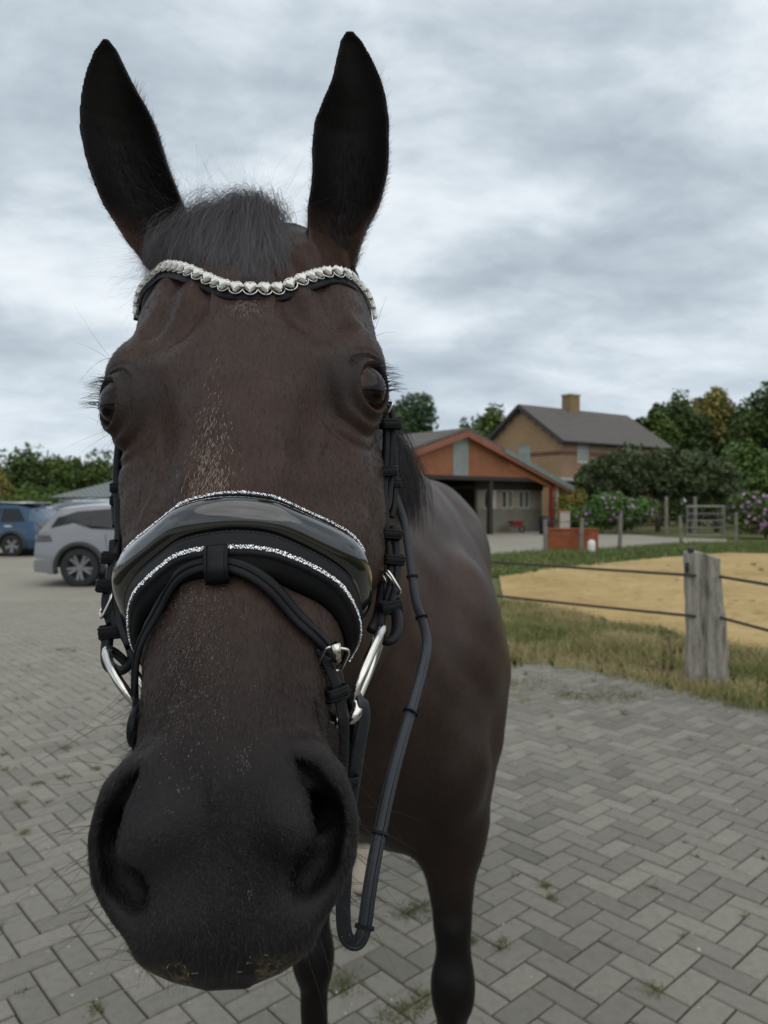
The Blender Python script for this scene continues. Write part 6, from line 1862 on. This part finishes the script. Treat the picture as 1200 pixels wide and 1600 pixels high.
# --- eyelashes
ls_ = []
for k_, sx in enumerate((-1, 1)):
    c = frL(*EYE[k_])
    ax = nrm(H_L * sx * EYE_AX[0] + H_N * EYE_AX[1] + H_D * EYE_AX[2])
    t1 = nrm(H_L * sx * EYE_T1[0] + H_N * EYE_T1[1] + H_D * EYE_T1[2]); t2 = nrm(H_L * sx * EYE_T2[0] + H_N * EYE_T2[1] + H_D * EYE_T2[2])
    # t2 runs down the face, t1 towards nose or away; upper lid is at -t2
    lat = nrm(np.array([sx, 0, 0.]) - ax * (sx * ax[0]))
    for _ in range(150):
        a_ = rng.uniform(-1.35, 1.35)
        y = math.sin(a_) * .0165; z = -math.cos(a_) * .0215
        sgn = 1 if t1 @ lat > 0 else -1
        w_ = .5 + .5 * (y * sgn / .0165)
        if rng.uniform() > .25 + .75 * w_: continue
        p0 = c + ax * (EYE_R + .0035) + t1 * y + t2 * z
        p0 = push(p0[None], .0003)[0]
        d = np.array([sx, -.25, .02]) * 1.0 + ax * .3 + rng.normal(size=3) * [.1, .1, .22]
        d = nrm(d) * rng.uniform(.010, .019) * (.5 + .5 * w_)
        ls_.append([p0, p0 + d * .5 + np.array([0, 0, .0012]), p0 + d + np.array([0, 0, -.0015])])
strands('eyelashes', ls_, .00020, HB, 7, 3)
# ================================================================ TREES AND SHRUBS
def leaf_mat(name, a, b, dark):
    m = bpy.data.materials.new(name); t = NT(m)
    h = t.attr('hue'); geo = t.n.new('ShaderNodeNewGeometry').outputs['Position']
    n = t.noise(.45, 4, .6, geo)
    c = t.mix(h, a, b); c = t.mix(t.ramp(n, [(.4, 0), (.7, .6)]), c, dark)
    t.set(color=c, rough=.6, spec=.25)
    t.b.inputs['Transmission Weight'].default_value = 0.0
    return m
LM = {
 'dark': leaf_mat('dark_leaves', (0.042, 0.070, 0.018), (0.085, 0.126, 0.030), (0.027, 0.046, 0.015)),
 'mid': leaf_mat('mid_leaves', (0.056, 0.097, 0.019), (0.114, 0.163, 0.035), (0.036, 0.062, 0.016)),
 'light': leaf_mat('light_leaves', (0.081, 0.142, 0.030), (0.142, 0.209, 0.049), (0.043, 0.081, 0.019)),
 'yellow': leaf_mat('yellow_leaves', (0.162, 0.155, 0.034), (0.270, 0.230, 0.061), (0.081, 0.095, 0.024)),
 'pine': leaf_mat('pine_needles', (0.032, 0.068, 0.024), (0.068, 0.115, 0.043), (0.016, 0.035, 0.014)),
 'grey': leaf_mat('grey_green_leaves', (0.060, 0.088, 0.037), (0.111, 0.138, 0.057), (0.037, 0.054, 0.024)),
 'bush': leaf_mat('bush_leaves', (0.067, 0.147, 0.032), (0.133, 0.233, 0.054), (0.033, 0.075, 0.019)),
}
BARK = mat('bark', (.065, .052, .040), .9, .35, 4, .6, 20, .02)
def foliage(blobs, n, size, m, name, parent, shell=.55, flat=1.0):
    """leaf-sized faces through clumps; blobs: (x,y,z,rx,rz) in metres, local"""
    vol = np.array([b[3] ** 2 * b[4] for b in blobs]) ** .75; vol /= vol.sum()
    idx = rng.choice(len(blobs), n, p=vol); B = np.array(blobs)[idx]
    d = rng.normal(size=(n, 3)); d /= np.linalg.norm(d, axis=1)[:, None]
    r_ = rng.uniform(shell ** 3, 1.12, n) ** (1 / 3)
    # lumpy outline
    lump = 1 + .16 * np.sin(5 * d[:, 0] + idx * 1.7) * np.sin(4 * d[:, 2] + idx) + .10 * np.sin(11 * d[:, 0] + 9 * d[:, 2] + idx * 2.3)
    c = B[:, :3] + d * (r_ * lump)[:, None] * np.stack([B[:, 3], B[:, 3] * .9, B[:, 4]], 1)
    nn = nrm_rows(d * .6 + rng.normal(size=(n, 3)) * .7 + [0, 0, .35]); t1 = nrm_rows(np.cross(nn, rng.normal(size=(n, 3)))); t2 = np.cross(nn, t1)
    s_ = size * rng.uniform(.5, 1.35, n)[:, None]
    V = np.stack([c - t1 * s_, c + t2 * s_ * .55 * flat, c + t1 * s_, c - t2 * s_ * .55 * flat], 1).reshape(-1, 3)
    Fq = np.arange(4 * n).reshape(n, 4)
    o = mesh_obj(name, V, Fq, m, parent)
    hue = np.clip(.5 + .25 * rng.normal(size=n) + .3 * np.sin(idx * 2.1) , 0, 1); set_attr(o, 'hue', np.repeat(hue, 4)); return o
def nrm_rows(a): return a / (np.linalg.norm(a, axis=1)[:, None] + 1e-9)
def tree(name, base, H, W, n, size, m, lab, group=None, trunk=.18, low=.25, nb=9, seed=None, shape='round', cat='tree'):
    """base (x,y), height H, crown half width W; crown begins at low*H"""
    rs = np.random.default_rng(seed if seed is not None else int(abs(base[0] * 100)))
    root = empty(name, (base[0], base[1], 0)); tag(root, lab, cat, group)
    cz0, cz1 = H * low, H; blobs = []; tips = []
    for k in range(nb):
        f = (k + .5) / nb; a = k * 2.4 + rs.uniform(0, .6)
        if shape == 'round': prof = math.sin(math.pi * min(1, .18 + .80 * f)) ** .7
        elif shape == 'cone': prof = 1.05 - .85 * f
        else: prof = .9
        z = cz0 + (cz1 - cz0) * (.12 + .74 * f); rr = W * prof
        off = rr * rs.uniform(.35, .62)
        br = max(.25 * W, rr * rs.uniform(.42, .60)); bz = (cz1 - cz0) * rs.uniform(.15, .22)
        if z + bz > H: z = H - bz
        blobs.append((math.cos(a) * off, math.sin(a) * off, z, br, bz)); tips.append((math.cos(a) * off, math.sin(a) * off, z))
    blobs.append((0, 0, (cz0 + cz1) / 2, W * .55, (cz1 - cz0) * .36))
    mb = MB(); r0 = trunk
    mb.tube([(0, 0, -.05), (0.03 * W, 0, cz0 * .5), (0, .02 * W, cz0), (.02 * W, 0, (cz0 + cz1) * .5), (0, 0, cz1 * .86)], [r0 * 1.25, r0, r0 * .85, r0 * .5, r0 * .12], 8)
    for t_ in tips[: 7]:
        z0 = max(cz0 * .75, t_[2] - .35 * H * .5); mb.tube([(0, 0, z0), (t_[0] * .5, t_[1] * .5, (z0 + t_[2]) * .52), t_], [r0 * .45, r0 * .28, r0 * .06], 6)
    mb.build('trunk', BARK, root, smooth=True)
    foliage(blobs, n, size, m, 'crown', root)
    return root
def base_at(px, Y): return ((px - 600) / F_PX * Y, Y)
def htop(py, Y): return 1.6 + (785 - py) / F_PX * Y
# --- right, behind house and barn
tree('pine_tree', base_at(640, 62), htop(609, 62), 2.6, 7000, .20, LM['pine'], 'dark layered pine rising behind the left slope of the barn roof', trunk=.22, low=.2, nb=12, seed=3, shape='col')
tree('broadleaf_tree', base_at(768, 66), htop(626, 66), 3.0, 6500, .22, LM['mid'], 'green broadleaf tree between the barn ridge and the brick house', low=.2, nb=9, seed=5)
tree('broadleaf_tree', base_at(728, 70), htop(652, 70), 1.9, 3000, .22, LM['mid'], 'lower rounded tree just right of the barn ridge', low=.25, nb=7, seed=6)
far_ = [(1022, 70, 628, 2.6, 'mid', 'leftmost of the tall trees beyond the right end of the house'), (1058, 74, 606, 3.6, 'dark', 'tall dark tree with gaps of sky right of the house roof'), (1112, 78, 601, 3.9, 'yellow', 'tall tree with yellowing top among the dark trees on the right'),
        (1150, 76, 640, 3.4, 'mid', 'mid green tree below and right of the yellowing crown'), (1200, 68, 588, 3.8, 'dark', 'tallest dark tree at the right edge of the photo'), (1262, 66, 600, 4.2, 'dark', 'dark tree just outside the right edge of the view'), (1090, 80, 640, 4.0, 'dark', 'dark tree standing in front of the yellowing crown')]
for i, (px, Y, py, w, mk, lab) in enumerate(far_):
    tree('broadleaf_tree', base_at(px, Y), htop(py, Y), w, 5200, .26, LM[mk], lab, 'tall trees beyond the house on the right', trunk=.28, low=.32 if mk != 'yellow' else .45, nb=9, seed=20 + i)
# pruned dark row on stems
for i, (px, py, w, lab) in enumerate(((930, 712, 1.4, 'leftmost dark clipped tree in front of the house'), (975, 692, 1.75, 'second dark clipped tree from the left, tallest top'), (1028, 697, 1.6, 'dark clipped tree whose bare trunk shows beside the left flowering bush'), (1076, 700, 1.7, 'dark clipped tree above the field gate'), (1120, 712, 1.5, 'rightmost dark clipped tree of the row'))):
    Y = 42 - .3 * i
    tree('clipped_tree', base_at(px, Y), htop(py, Y), w * .95, 5200, .12, LM['grey'], lab, 'dark clipped trees in a row before the house', trunk=.13, low=.36, nb=9, seed=40 + i, shape='col')
for i, (px, py, w, Y, lab) in enumerate(((1168, 684, 2.1, 46, 'lighter green tree right of the clipped row'), (1214, 700, 2.2, 44, 'light green tree at the right edge behind the flowering bush'))):
    tree('broadleaf_tree', base_at(px, Y), htop(py, Y), w, 5500, .15, LM['light'], lab, 'lighter green trees at the right edge', low=.15, nb=8, seed=60 + i)
# low dark hedge line closing the view under the row
def hedge(name, a, b, h, w, m, lab, n=7000, size=.12, cat='hedge'):
    root = empty(name, ((a[0] + b[0]) / 2, (a[1] + b[1]) / 2, 0)); tag(root, lab, cat)
    L = math.hypot(b[0] - a[0], b[1] - a[1]); k = max(3, int(L / (w * .9))); bl = []
    for i in range(k):
        t_ = (i + .5) / k - .5; bl.append(((b[0] - a[0]) * t_, (b[1] - a[1]) * t_, h * .5, w * .75, h * .5 * (1 + .06 * math.sin(i * 2.3))))
    foliage(bl, n, size, m, 'foliage', root, .4)
    mb = MB()
    for q in bl[::2]: mb.tube([(q[0], q[1], 0), (q[0] + .05, q[1], h * .6)], [.05, .02], 5)
    mb.build('stem', BARK, root); return root
hedge('hedge', base_at(1020, 52), base_at(1300, 48), 2.6, 1.3, LM['dark'], 'dark hedge closing the view behind the field gate', 8000)
hedge('hedge', base_at(885, 46), base_at(960, 45), 2.2, 1.0, LM['mid'], 'green hedge at the foot of the brick house', 4000)
# flowering bushes
PETAL = mat('lilac_petals', (.42, .23, .43), .6, .25, 10)
def flower_bush(px0, px1, py0, Y, lab, n, nf, seed, m='bush'):
    cx = (px0 + px1) / 2; hwid = (px1 - px0) / 2 / F_PX * Y; H = htop(py0, Y); rs = np.random.default_rng(seed)
    root = empty('flowering_bush', (*base_at(cx, Y), 0)); tag(root, lab, 'bush')
    bl = []
    for k in range(11):
        a = rs.uniform(0, 6.28); q = rs.uniform(.2, .62); z = H * rs.uniform(.25, .72); bl.append((math.cos(a) * hwid * q * 1.1, math.sin(a) * hwid * q * .7, z, hwid * rs.uniform(.34, .46), H * .26))
    foliage(bl, n, .085, LM[m], 'foliage', root, .35)
    mb = MB()
    for k in range(9): a = rs.uniform(0, 6.28); mb.tube([(0, 0, 0), (math.cos(a) * hwid * .4, math.sin(a) * .3, H * .6)], [.03, .01], 5)
    mb.build('stem', BARK, root)
    vs = []; fs = []
    for k in range(nf):
        b = bl[rs.integers(len(bl))]; d = nrm(rs.normal(size=3) + [0, -.9, .1]); c = np.array(b[:3]) + d * np.array([b[3], b[3], b[4]]) * 1.08
        s_ = rs.uniform(.05, .09); t1 = nrm(np.cross(d, rs.normal(size=3))); t2 = np.cross(d, t1)
        for q in range(5):
            w = q / 5 * 6.283; r1 = t1 * math.cos(w) + t2 * math.sin(w); r2 = np.cross(d, r1); b0 = len(vs)
            vs += [c, c + (r1 * .7 + r2 * .42) * s_ + d * .01, c + r1 * 1.15 * s_ + d * .03, c + (r1 * .7 - r2 * .42) * s_ + d * .01]; fs.append((b0, b0 + 1, b0 + 2, b0 + 3))
    o = mesh_obj('flowers', vs, fs, PETAL, root); o['kind'] = 'stuff'; return root
flower_bush(905, 1032, 760, 38.5, 'large rounded bush dotted with lilac flowers right of the barn', 15000, 150, 1)
flower_bush(1132, 1262, 762, 33.5, 'bush with many lilac flowers at the right edge of the photo', 14000, 260, 2, 'mid')
b_ = hedge('yellow_bush', base_at(872, 41), base_at(912, 41), 2.3, .9, LM['yellow'], 'yellow green shrub between the barn pier and the flowering bush', 4500, .09, 'shrub')
hedge('green_shrub', base_at(884, 39.6), base_at(915, 39.4), 1.35, .7, LM['bush'], 'fresh green shrub at the foot of the yellow shrub', 3000, .08, 'shrub')
# --- left
for i, (px, Y, py, w, mk, lab) in enumerate(((38, 62, 701, 3.2, 'dark', 'tall dark tree above the blue car at the left'), (-25, 60, 706, 3.0, 'dark', 'dark tree cut by the left edge of the photo'), (84, 66, 709, 2.6, 'mid', 'rounded mid green tree left of the stable roof'),
        (112, 68, 710, 2.4, 'mid', 'green tree rising straight behind the stable eave'), (150, 70, 715, 2.8, 'mid', 'broad green tree above the stable roof beside the bridle'), (205, 70, 712, 3.4, 'dark', 'dark tree hidden behind the horse head on the left'))):
    tree('broadleaf_tree', base_at(px, Y), htop(py, Y), w, 5200, .20, LM[mk], lab, 'trees behind the car park on the left', low=.12, nb=9, seed=80 + i)
for i, (px, Y, py, w, mk, lab) in enumerate(((-2, 50, 733, 1.2, 'yellow', 'yellow green bush at the left edge above the cars'), (40, 52, 753, 1.5, 'light', 'light green bush behind the hedge over the blue car'), (75, 52, 757, 1.2, 'light', 'small light green bush next to the stable eave'))):
    tree('round_bush', base_at(px, Y), htop(py, Y), w, 3600, .12, LM[mk], lab, low=.05, nb=6, seed=90 + i, trunk=.06, cat='bush')
hedge('hedge', base_at(-60, 44), base_at(92, 44), htop(773, 44), .9, LM['mid'], 'long clipped green hedge behind the parked cars', 9000, .10)
# trees that stand behind the horse, glimpsed from the side
for i, (px, Y, py, w, mk) in enumerate(((300, 75, 690, 4.5, 'dark'), (400, 80, 680, 5.0, 'mid'), (500, 78, 690, 4.5, 'dark'), (590, 72, 680, 3.5, 'mid'))):
    lab = ['tree hidden behind the left half of the horse face', 'broad tree hidden behind the middle of the horse face', 'dark tree hidden behind the right half of the horse face', 'green tree hidden behind the right cheek of the horse'][i]
    tree('broadleaf_tree', base_at(px, Y), htop(py, Y), w, 3000, .34, LM[mk], lab, 'trees standing behind the horse', low=.12, nb=9, seed=110 + i)

# woodland closing the horizon to both sides
def wood(x0, y0, x1, y1, n, lab_h):
    root_bl = []; k = int(math.hypot(x1 - x0, y1 - y0) / 6)
    for i in range(k):
        t_ = (i + .5) / k; h = rng.uniform(7, 12); root_bl.append((x0 + (x1 - x0) * t_, y0 + (y1 - y0) * t_ + rng.normal() * 3, h * .5, 5.0, h * .5))
    o = foliage(root_bl, n, .55, LM['dark'], 'woodland', None, .5); tag(o, kind='stuff')
wood(-180, 60, -62, 95, 9000, 0); wood(68, 88, 210, 60, 9000, 0); wood(-70, 125, 90, 130, 9000, 0)
# ================================================================ CARS
GLASSC = mat('car_glass', (.010, .012, .015), .08, .2, 2, spec=.45)
TYRE = mat('tyre_rubber', (.018, .018, .019), .8, .2, 20); CLAD = mat('dark_cladding', (.022, .023, .025), .6, .2, 8)
RIMM = mat('alloy_rim', (.25, .25, .26), .35, .15, 8, metal=.7); LAMPR = mat('dark_red_lamp', (.030, .012, .014), .2, .2, 8, spec=.7, coat=.6)
CHROME = mat('chrome_trim', (.6, .6, .6), .15, .1, 8, metal=1.0)
def paint(name, c):
    return mat(name, c, .32, .04, 1.5, 0, metal=.35, coat=.9, coat_rough=.04)
def car(name, loc, rz, prof, belt, wheels, m, lab, hw_=.90, rim_dark=False, wr=.345, win=None, quarter=None, extra=None):
    """prof: silhouette (x from the tail, z); belt: (x,z) waist line; wheels: x of the axles"""
    root = empty(name, loc, rz); tag(root, lab, 'car')
    L = prof[-1][0]; X = np.arange(0, L + .001, .04); px_ = [p[0] for p in prof]; pz = [p[1] for p in prof]
    top = np.interp(X, px_, pz); bl = np.minimum(np.interp(X, [b[0] for b in belt], [b[1] for b in belt]), top - .02)
    k = np.ones(5) / 5; top = np.convolve(np.pad(top, 2, 'edge'), k, 'valid')
    def halfw(x, z):
        e = min(x, L - x); nose = min(1, max(.0, e / .55)); w0 = hw_ * (.80 + .20 * math.sin(nose * math.pi / 2))
        b = float(np.interp(x, X, bl))
        if z <= b: f = z / max(b, .1); return w0 * (.93 + .07 * math.sin(math.pi * min(1, f * .9 + .05)))
        return w0 * (.955 - .22 * min(1, (z - b) / .55))
    rows = []
    for i, x in enumerate(X):
        sill = .24 if .35 < x < L - .35 else .24 + .12 * (1 - min(x, L - x) / .35)
        zs = list(np.linspace(sill, bl[i], 12)) + list(np.linspace(bl[i], top[i], 6))[1:]
        right = [(x, -halfw(x, z), z) for z in zs]; hw_top = halfw(x, top[i])
        crown = [(x, -hw_top * q, top[i] + .05 * (1 - q * q)) for q in (.85, .5, .0, -.5, -.85)]
        rows.append(right + crown + [(a, -b, c) for a, b, c in right[::-1]])
    n = len(rows[0]); V = np.array(rows).reshape(-1, 3); Fc = []
    for i in range(len(X) - 1):
        for j in range(n - 1):
            q = (i * n + j, (i + 1) * n + j, (i + 1) * n + j + 1, i * n + j + 1); c = V[list(q)].mean(0)
            if abs(c[1]) > hw_ * .6 and any((c[0] - w) ** 2 + (c[2] - wr) ** 2 < (wr + .06) ** 2 for w in wheels): continue
            Fc.append(q)
    Fc += [tuple(range(n))[::-1], tuple((len(X) - 1) * n + j for j in range(n))]
    mesh_obj('body', V, Fc, m, root, smooth=False)
    body = root.children[-1] if root.children else None
    def plate(nm, pts, mm, sgn=-1, off=.006, parent=root, th=.01):
        cx = sum(p[0] for p in pts) / len(pts); cz = sum(p[1] for p in pts) / len(pts)
        outer = []; nseg = 6
        for a_, b_ in zip(pts, pts[1:] + pts[:1]):
            for t_ in range(nseg): outer.append((a_[0] + (b_[0] - a_[0]) * t_ / nseg, a_[1] + (b_[1] - a_[1]) * t_ / nseg))
        rings = []
        for s_ in (1, .66, .33): rings.append([(cx + (p[0] - cx) * s_, cz + (p[1] - cz) * s_) for p in outer])
        vs = [(x, sgn * (halfw(x, z) + off), z) for r_ in rings for x, z in r_] + [(cx, sgn * (halfw(cx, cz) + off), cz)]
        q = len(outer); fs = []
        for r_ in range(2): fs += [(r_ * q + i, r_ * q + (i + 1) % q, (r_ + 1) * q + (i + 1) % q, (r_ + 1) * q + i) for i in range(q)]
        fs += [(2 * q + i, 2 * q + (i + 1) % q, 3 * q) for i in range(q)]
        b0 = len(vs); vs += [(x, sgn * (halfw(x, z) - th), z) for x, z in rings[0]]; fs += [(i, b0 + i, b0 + (i + 1) % q, (i + 1) % q) for i in range(q)]
        o = mesh_obj(nm, vs, fs, mm, parent); return o
    for sgn in (-1, 1):
        for w_ in win: plate('side_window', w_, GLASSC, sgn)
        for nm, pts, mm in (extra or []): plate(nm, pts, mm, sgn, .012)
        mb = MB(); 
        for w in wheels:
            pts = [(w + (wr + .075) * math.cos(a), sgn * (halfw(w, .5) + .004), wr + (wr + .075) * math.sin(a)) for a in np.linspace(-.25, math.pi + .25, 26)]
            V2, F2 = tube_arrays(pts, .05, 6); mesh_obj('wheel_arch', V2, F2, CLAD, root, True)
        pts = [(wheels[0] + wr + .06, sgn * (hw_ * .95 + .005), .30), ((wheels[0] + wheels[1]) / 2, sgn * (hw_ * .96 + .005), .29), (wheels[1] - wr - .06, sgn * (hw_ * .95 + .005), .30)]
        V2, F2 = tube_arrays(pts, .075, 8); mesh_obj('side_sill', V2, F2, CLAD, root, True)
    # wheels
    def wheel_mesh():
        ty = MB(); prof_t = [(-.10, wr - .12), (-.11, wr - .03), (-.09, wr), (.09, wr), (.11, wr - .03), (.10, wr - .12)]
        nn_ = 30; vs = [(r_ * math.cos(a), y, r_ * math.sin(a)) for y, r_ in prof_t for a in np.linspace(0, 2 * math.pi, nn_, endpoint=False)]
        ty.add(vs, [(i * nn_ + j, i * nn_ + (j + 1) % nn_, (i + 1) * nn_ + (j + 1) % nn_, (i + 1) * nn_ + j) for i in range(5) for j in range(nn_)])
        rm = MB(); vs = [(r_ * math.cos(a), y, r_ * math.sin(a)) for y, r_ in ((-.085, wr - .10), (-.095, wr - .125), (.06, wr - .13)) for a in np.linspace(0, 2 * math.pi, nn_, endpoint=False)]
        rm.add(vs, [(i * nn_ + j, i * nn_ + (j + 1) % nn_, (i + 1) * nn_ + (j + 1) % nn_, (i + 1) * nn_ + j) for i in range(2) for j in range(nn_)])
        for s_ in range(10):
            a = s_ / 10 * 2 * math.pi + (.12 if s_ % 2 else -.12)
            d = Vector((math.cos(a), 0, math.sin(a))); t_ = Vector((-math.sin(a), 0, math.cos(a)))
            vs = []
            for r_, w_, y in ((.04, .022, -.075), (wr - .13, .026, -.088)):
                vs += [tuple(d * r_ + t_ * w_ + Vector((0, y, 0))), tuple(d * r_ - t_ * w_ + Vector((0, y, 0))), tuple(d * r_ - t_ * w_ + Vector((0, y + .03, 0))), tuple(d * r_ + t_ * w_ + Vector((0, y + .03, 0)))]
            rm.add(vs, [(0, 1, 5, 4), (1, 2, 6, 5), (2, 3, 7, 6), (3, 0, 4, 7), (4, 5, 6, 7), (3, 2, 1, 0)])
        rm.cyl((0, -.085, 0), (0, -.02, 0), .055, .055, 12)
        return ty, rm
    dk = MB(); dk.cyl((0, .03, 0), (0, .05, 0), wr - .11, wr - .11, 24)
    ty, rm = wheel_mesh(); first = None
    for w in wheels:
        for sgn in (-1, 1):
            e_ = empty('wheel', (w, sgn * (hw_ - .11), wr), 0 if sgn < 0 else math.pi); e_.parent = root
            if first is None:
                a_ = ty.build('tyre', TYRE, e_, smooth=True); b_ = rm.build('rim', CLAD if rim_dark else RIMM, e_); c_ = dk.build('brake_disc', CLAD, e_); first = (a_, b_, c_)
            else:
                for s_ in first:
                    c_ = s_.copy(); COL.objects.link(c_); c_.parent = e_
    liner = MB()
    for w in wheels: liner.cyl((w, -hw_ * .62, wr + .01), (w, hw_ * .62, wr + .01), wr + .05, n=22)
    liner.build('wheel_housing', CLAD, root)
    return root, plate, halfw
# silver crossover, tail towards the left of the photo
sil, plate, hwf = car('parked_car', (-6.72, 15.0, 0), R(2), [(0, .62), (.04, .98), (.22, 1.12), (.36, 1.34), (.44, 1.47), (1.2, 1.55), (2.1, 1.53), (2.75, 1.42), (3.35, 1.08), (3.9, .98), (4.3, .80), (4.42, .50)],
    [(0, .70), (.05, 1.00), (.5, 1.02), (1.1, 1.14), (1.5, 1.10), (2.2, .98), (3.0, .98), (3.6, .92), (4.42, .72)], [.93, 3.60], paint('silver_paint', (.225, .23, .245)),
    'silver grey crossover seen from its side, tail towards the left, parked nearest', rim_dark=False, wr=.368,
    win=[[(.36, 1.11), (.76, 1.22), (1.16, 1.10), (1.62, 1.08), (1.62, 1.49), (.86, 1.43), (.48, 1.31)], [(1.66, 1.08), (2.16, 1.06), (2.20, 1.45), (1.66, 1.49)] or [(1.49, 1.14), (2.15, 1.04), (2.25, 1.44), (1.49, 1.445)], [(2.21, 1.04), (3.05, 1.04), (2.72, 1.36), (2.30, 1.43)]],
    extra=[('tail_lamp', [(.03, .84), (.42, .86), (.36, .98), (.02, .98)], LAMPR), ('rear_bumper', [(.02, .28), (.50, .25), (.46, .46), (.30, .60), (.02, .60)], paint('silver_paint', 0)), ('bumper_trim', [(.02, .50), (.36, .50), (.34, .54), (.02, .54)], CHROME), ('door_handle', [(1.98, .90), (2.20, .90), (2.20, .935), (1.98, .935)], CHROME)])
mb = MB(); mb.box((.52, 0, 1.475), (.34, 1.20, .035), bevel=.012); mb.build('roof_spoiler', paint('silver_paint', 0), sil)
mb = MB(); mb.box((.30, 0, 1.22), (.02, 1.15, .30), Matrix.Rotation(R(38), 3, 'Y')); mb.build('rear_window', GLASSC, sil)
mb = MB(); mb.box((.02, 0, .36), (.10, 1.30, .20), bevel=.03); mb.build('bumper', CLAD, sil)
mb = MB(); mb.box((-.008, 0, .80), (.02, .52, .11)); mb.build('number_plate', mat('yellow_plate', (.62, .45, .03), .5), sil)
mb = MB(); mb.box((2.88, -.98, 1.08), (.16, .16, .11), bevel=.03); mb.build('side_mirror', paint('silver_paint', 0), sil)
for x in (1.46, 2.26):
    V2, F2 = tube_arrays([(x - .05, -(hwf(x, .95) + .001), 1.0), (x, -(hwf(x, .6) + .001), .60), (x + .03, -(hwf(x, .4) + .002), .36)], .006, 4); mesh_obj('door_gap', V2, F2, CLAD, sil)
# blue hatchback, tail towards the right
blu, plate, hwf = car('parked_car', (-9.95, 22.9, 0), R(178), [(0, .60), (.05, 1.0), (.25, 1.15), (.5, 1.42), (.9, 1.52), (1.8, 1.54), (2.4, 1.44), (3.05, 1.04), (3.7, .94), (4.05, .78), (4.15, .5)],
    [(0, .72), (.3, .98), (1.0, .98), (2.2, .95), (3.2, .92), (4.15, .7)], [1.0, 3.45], paint('blue_paint', (.008, .050, .105)),
    'dark blue hatchback with pale roof behind the silver car at the left edge', wr=.325,
    win=[[(.60, 1.04), (1.35, 1.02), (1.35, 1.42), (.85, 1.42)], [(1.40, 1.02), (2.75, 1.00), (2.35, 1.36), (1.9, 1.44), (1.40, 1.43)]],
    extra=[('tail_lamp', [(.03, .80), (.25, .82), (.22, 1.0), (.03, .98)], LAMPR), ('door_handle', [(1.0, .88), (1.22, .88), (1.22, .92), (1.0, .92)], CHROME)])
mb = MB(); mb.box((1.45, 0, 1.585), (1.9, 1.18, .03), bevel=.01); mb.build('roof_panel', paint('pale_roof_paint', (.50, .54, .58)), blu)
mb = MB(); mb.box((.35, 0, 1.24), (.02, 1.15, .34), Matrix.Rotation(R(32), 3, 'Y')); mb.build('rear_window', GLASSC, blu)
for sgn in (-1, 1):
    V2, F2 = tube_arrays([(.7, sgn * .62, 1.57), (1.4, sgn * .62, 1.61), (2.3, sgn * .62, 1.54)], .016, 6); mesh_obj('roof_rail', V2, F2, CHROME, blu, True)
gry, plate, hwf = car('parked_car', (-8.9, 27.2, 0), R(181), [(0, .60), (.05, 1.0), (.2, 1.2), (.45, 1.52), (.9, 1.62), (2.2, 1.63), (2.9, 1.50), (3.5, 1.10), (4.2, .98), (4.55, .78), (4.65, .5)],
    [(0, .72), (.3, 1.0), (1.0, 1.0), (2.4, .98), (3.6, .95), (4.65, .7)], [.95, 3.75], paint('slate_paint', (.16, .20, .25)),
    'slate grey estate car furthest back, its roof rails showing over the other cars', wr=.335,
    win=[[(.55, 1.08), (1.45, 1.06), (1.45, 1.50), (.78, 1.50)], [(1.50, 1.06), (2.4, 1.05), (2.4, 1.49), (1.50, 1.50)], [(2.45, 1.05), (3.25, 1.03), (2.85, 1.40), (2.45, 1.48)]],
    extra=[('tail_lamp', [(.03, .85), (.25, .88), (.22, 1.1), (.05, 1.08)], LAMPR)])
for sgn in (-1, 1):
    V2, F2 = tube_arrays([(.7, sgn * .64, 1.66), (1.5, sgn * .64, 1.72), (2.6, sgn * .64, 1.66)], .018, 6); mesh_obj('roof_rail', V2, F2, CHROME, gry, True)
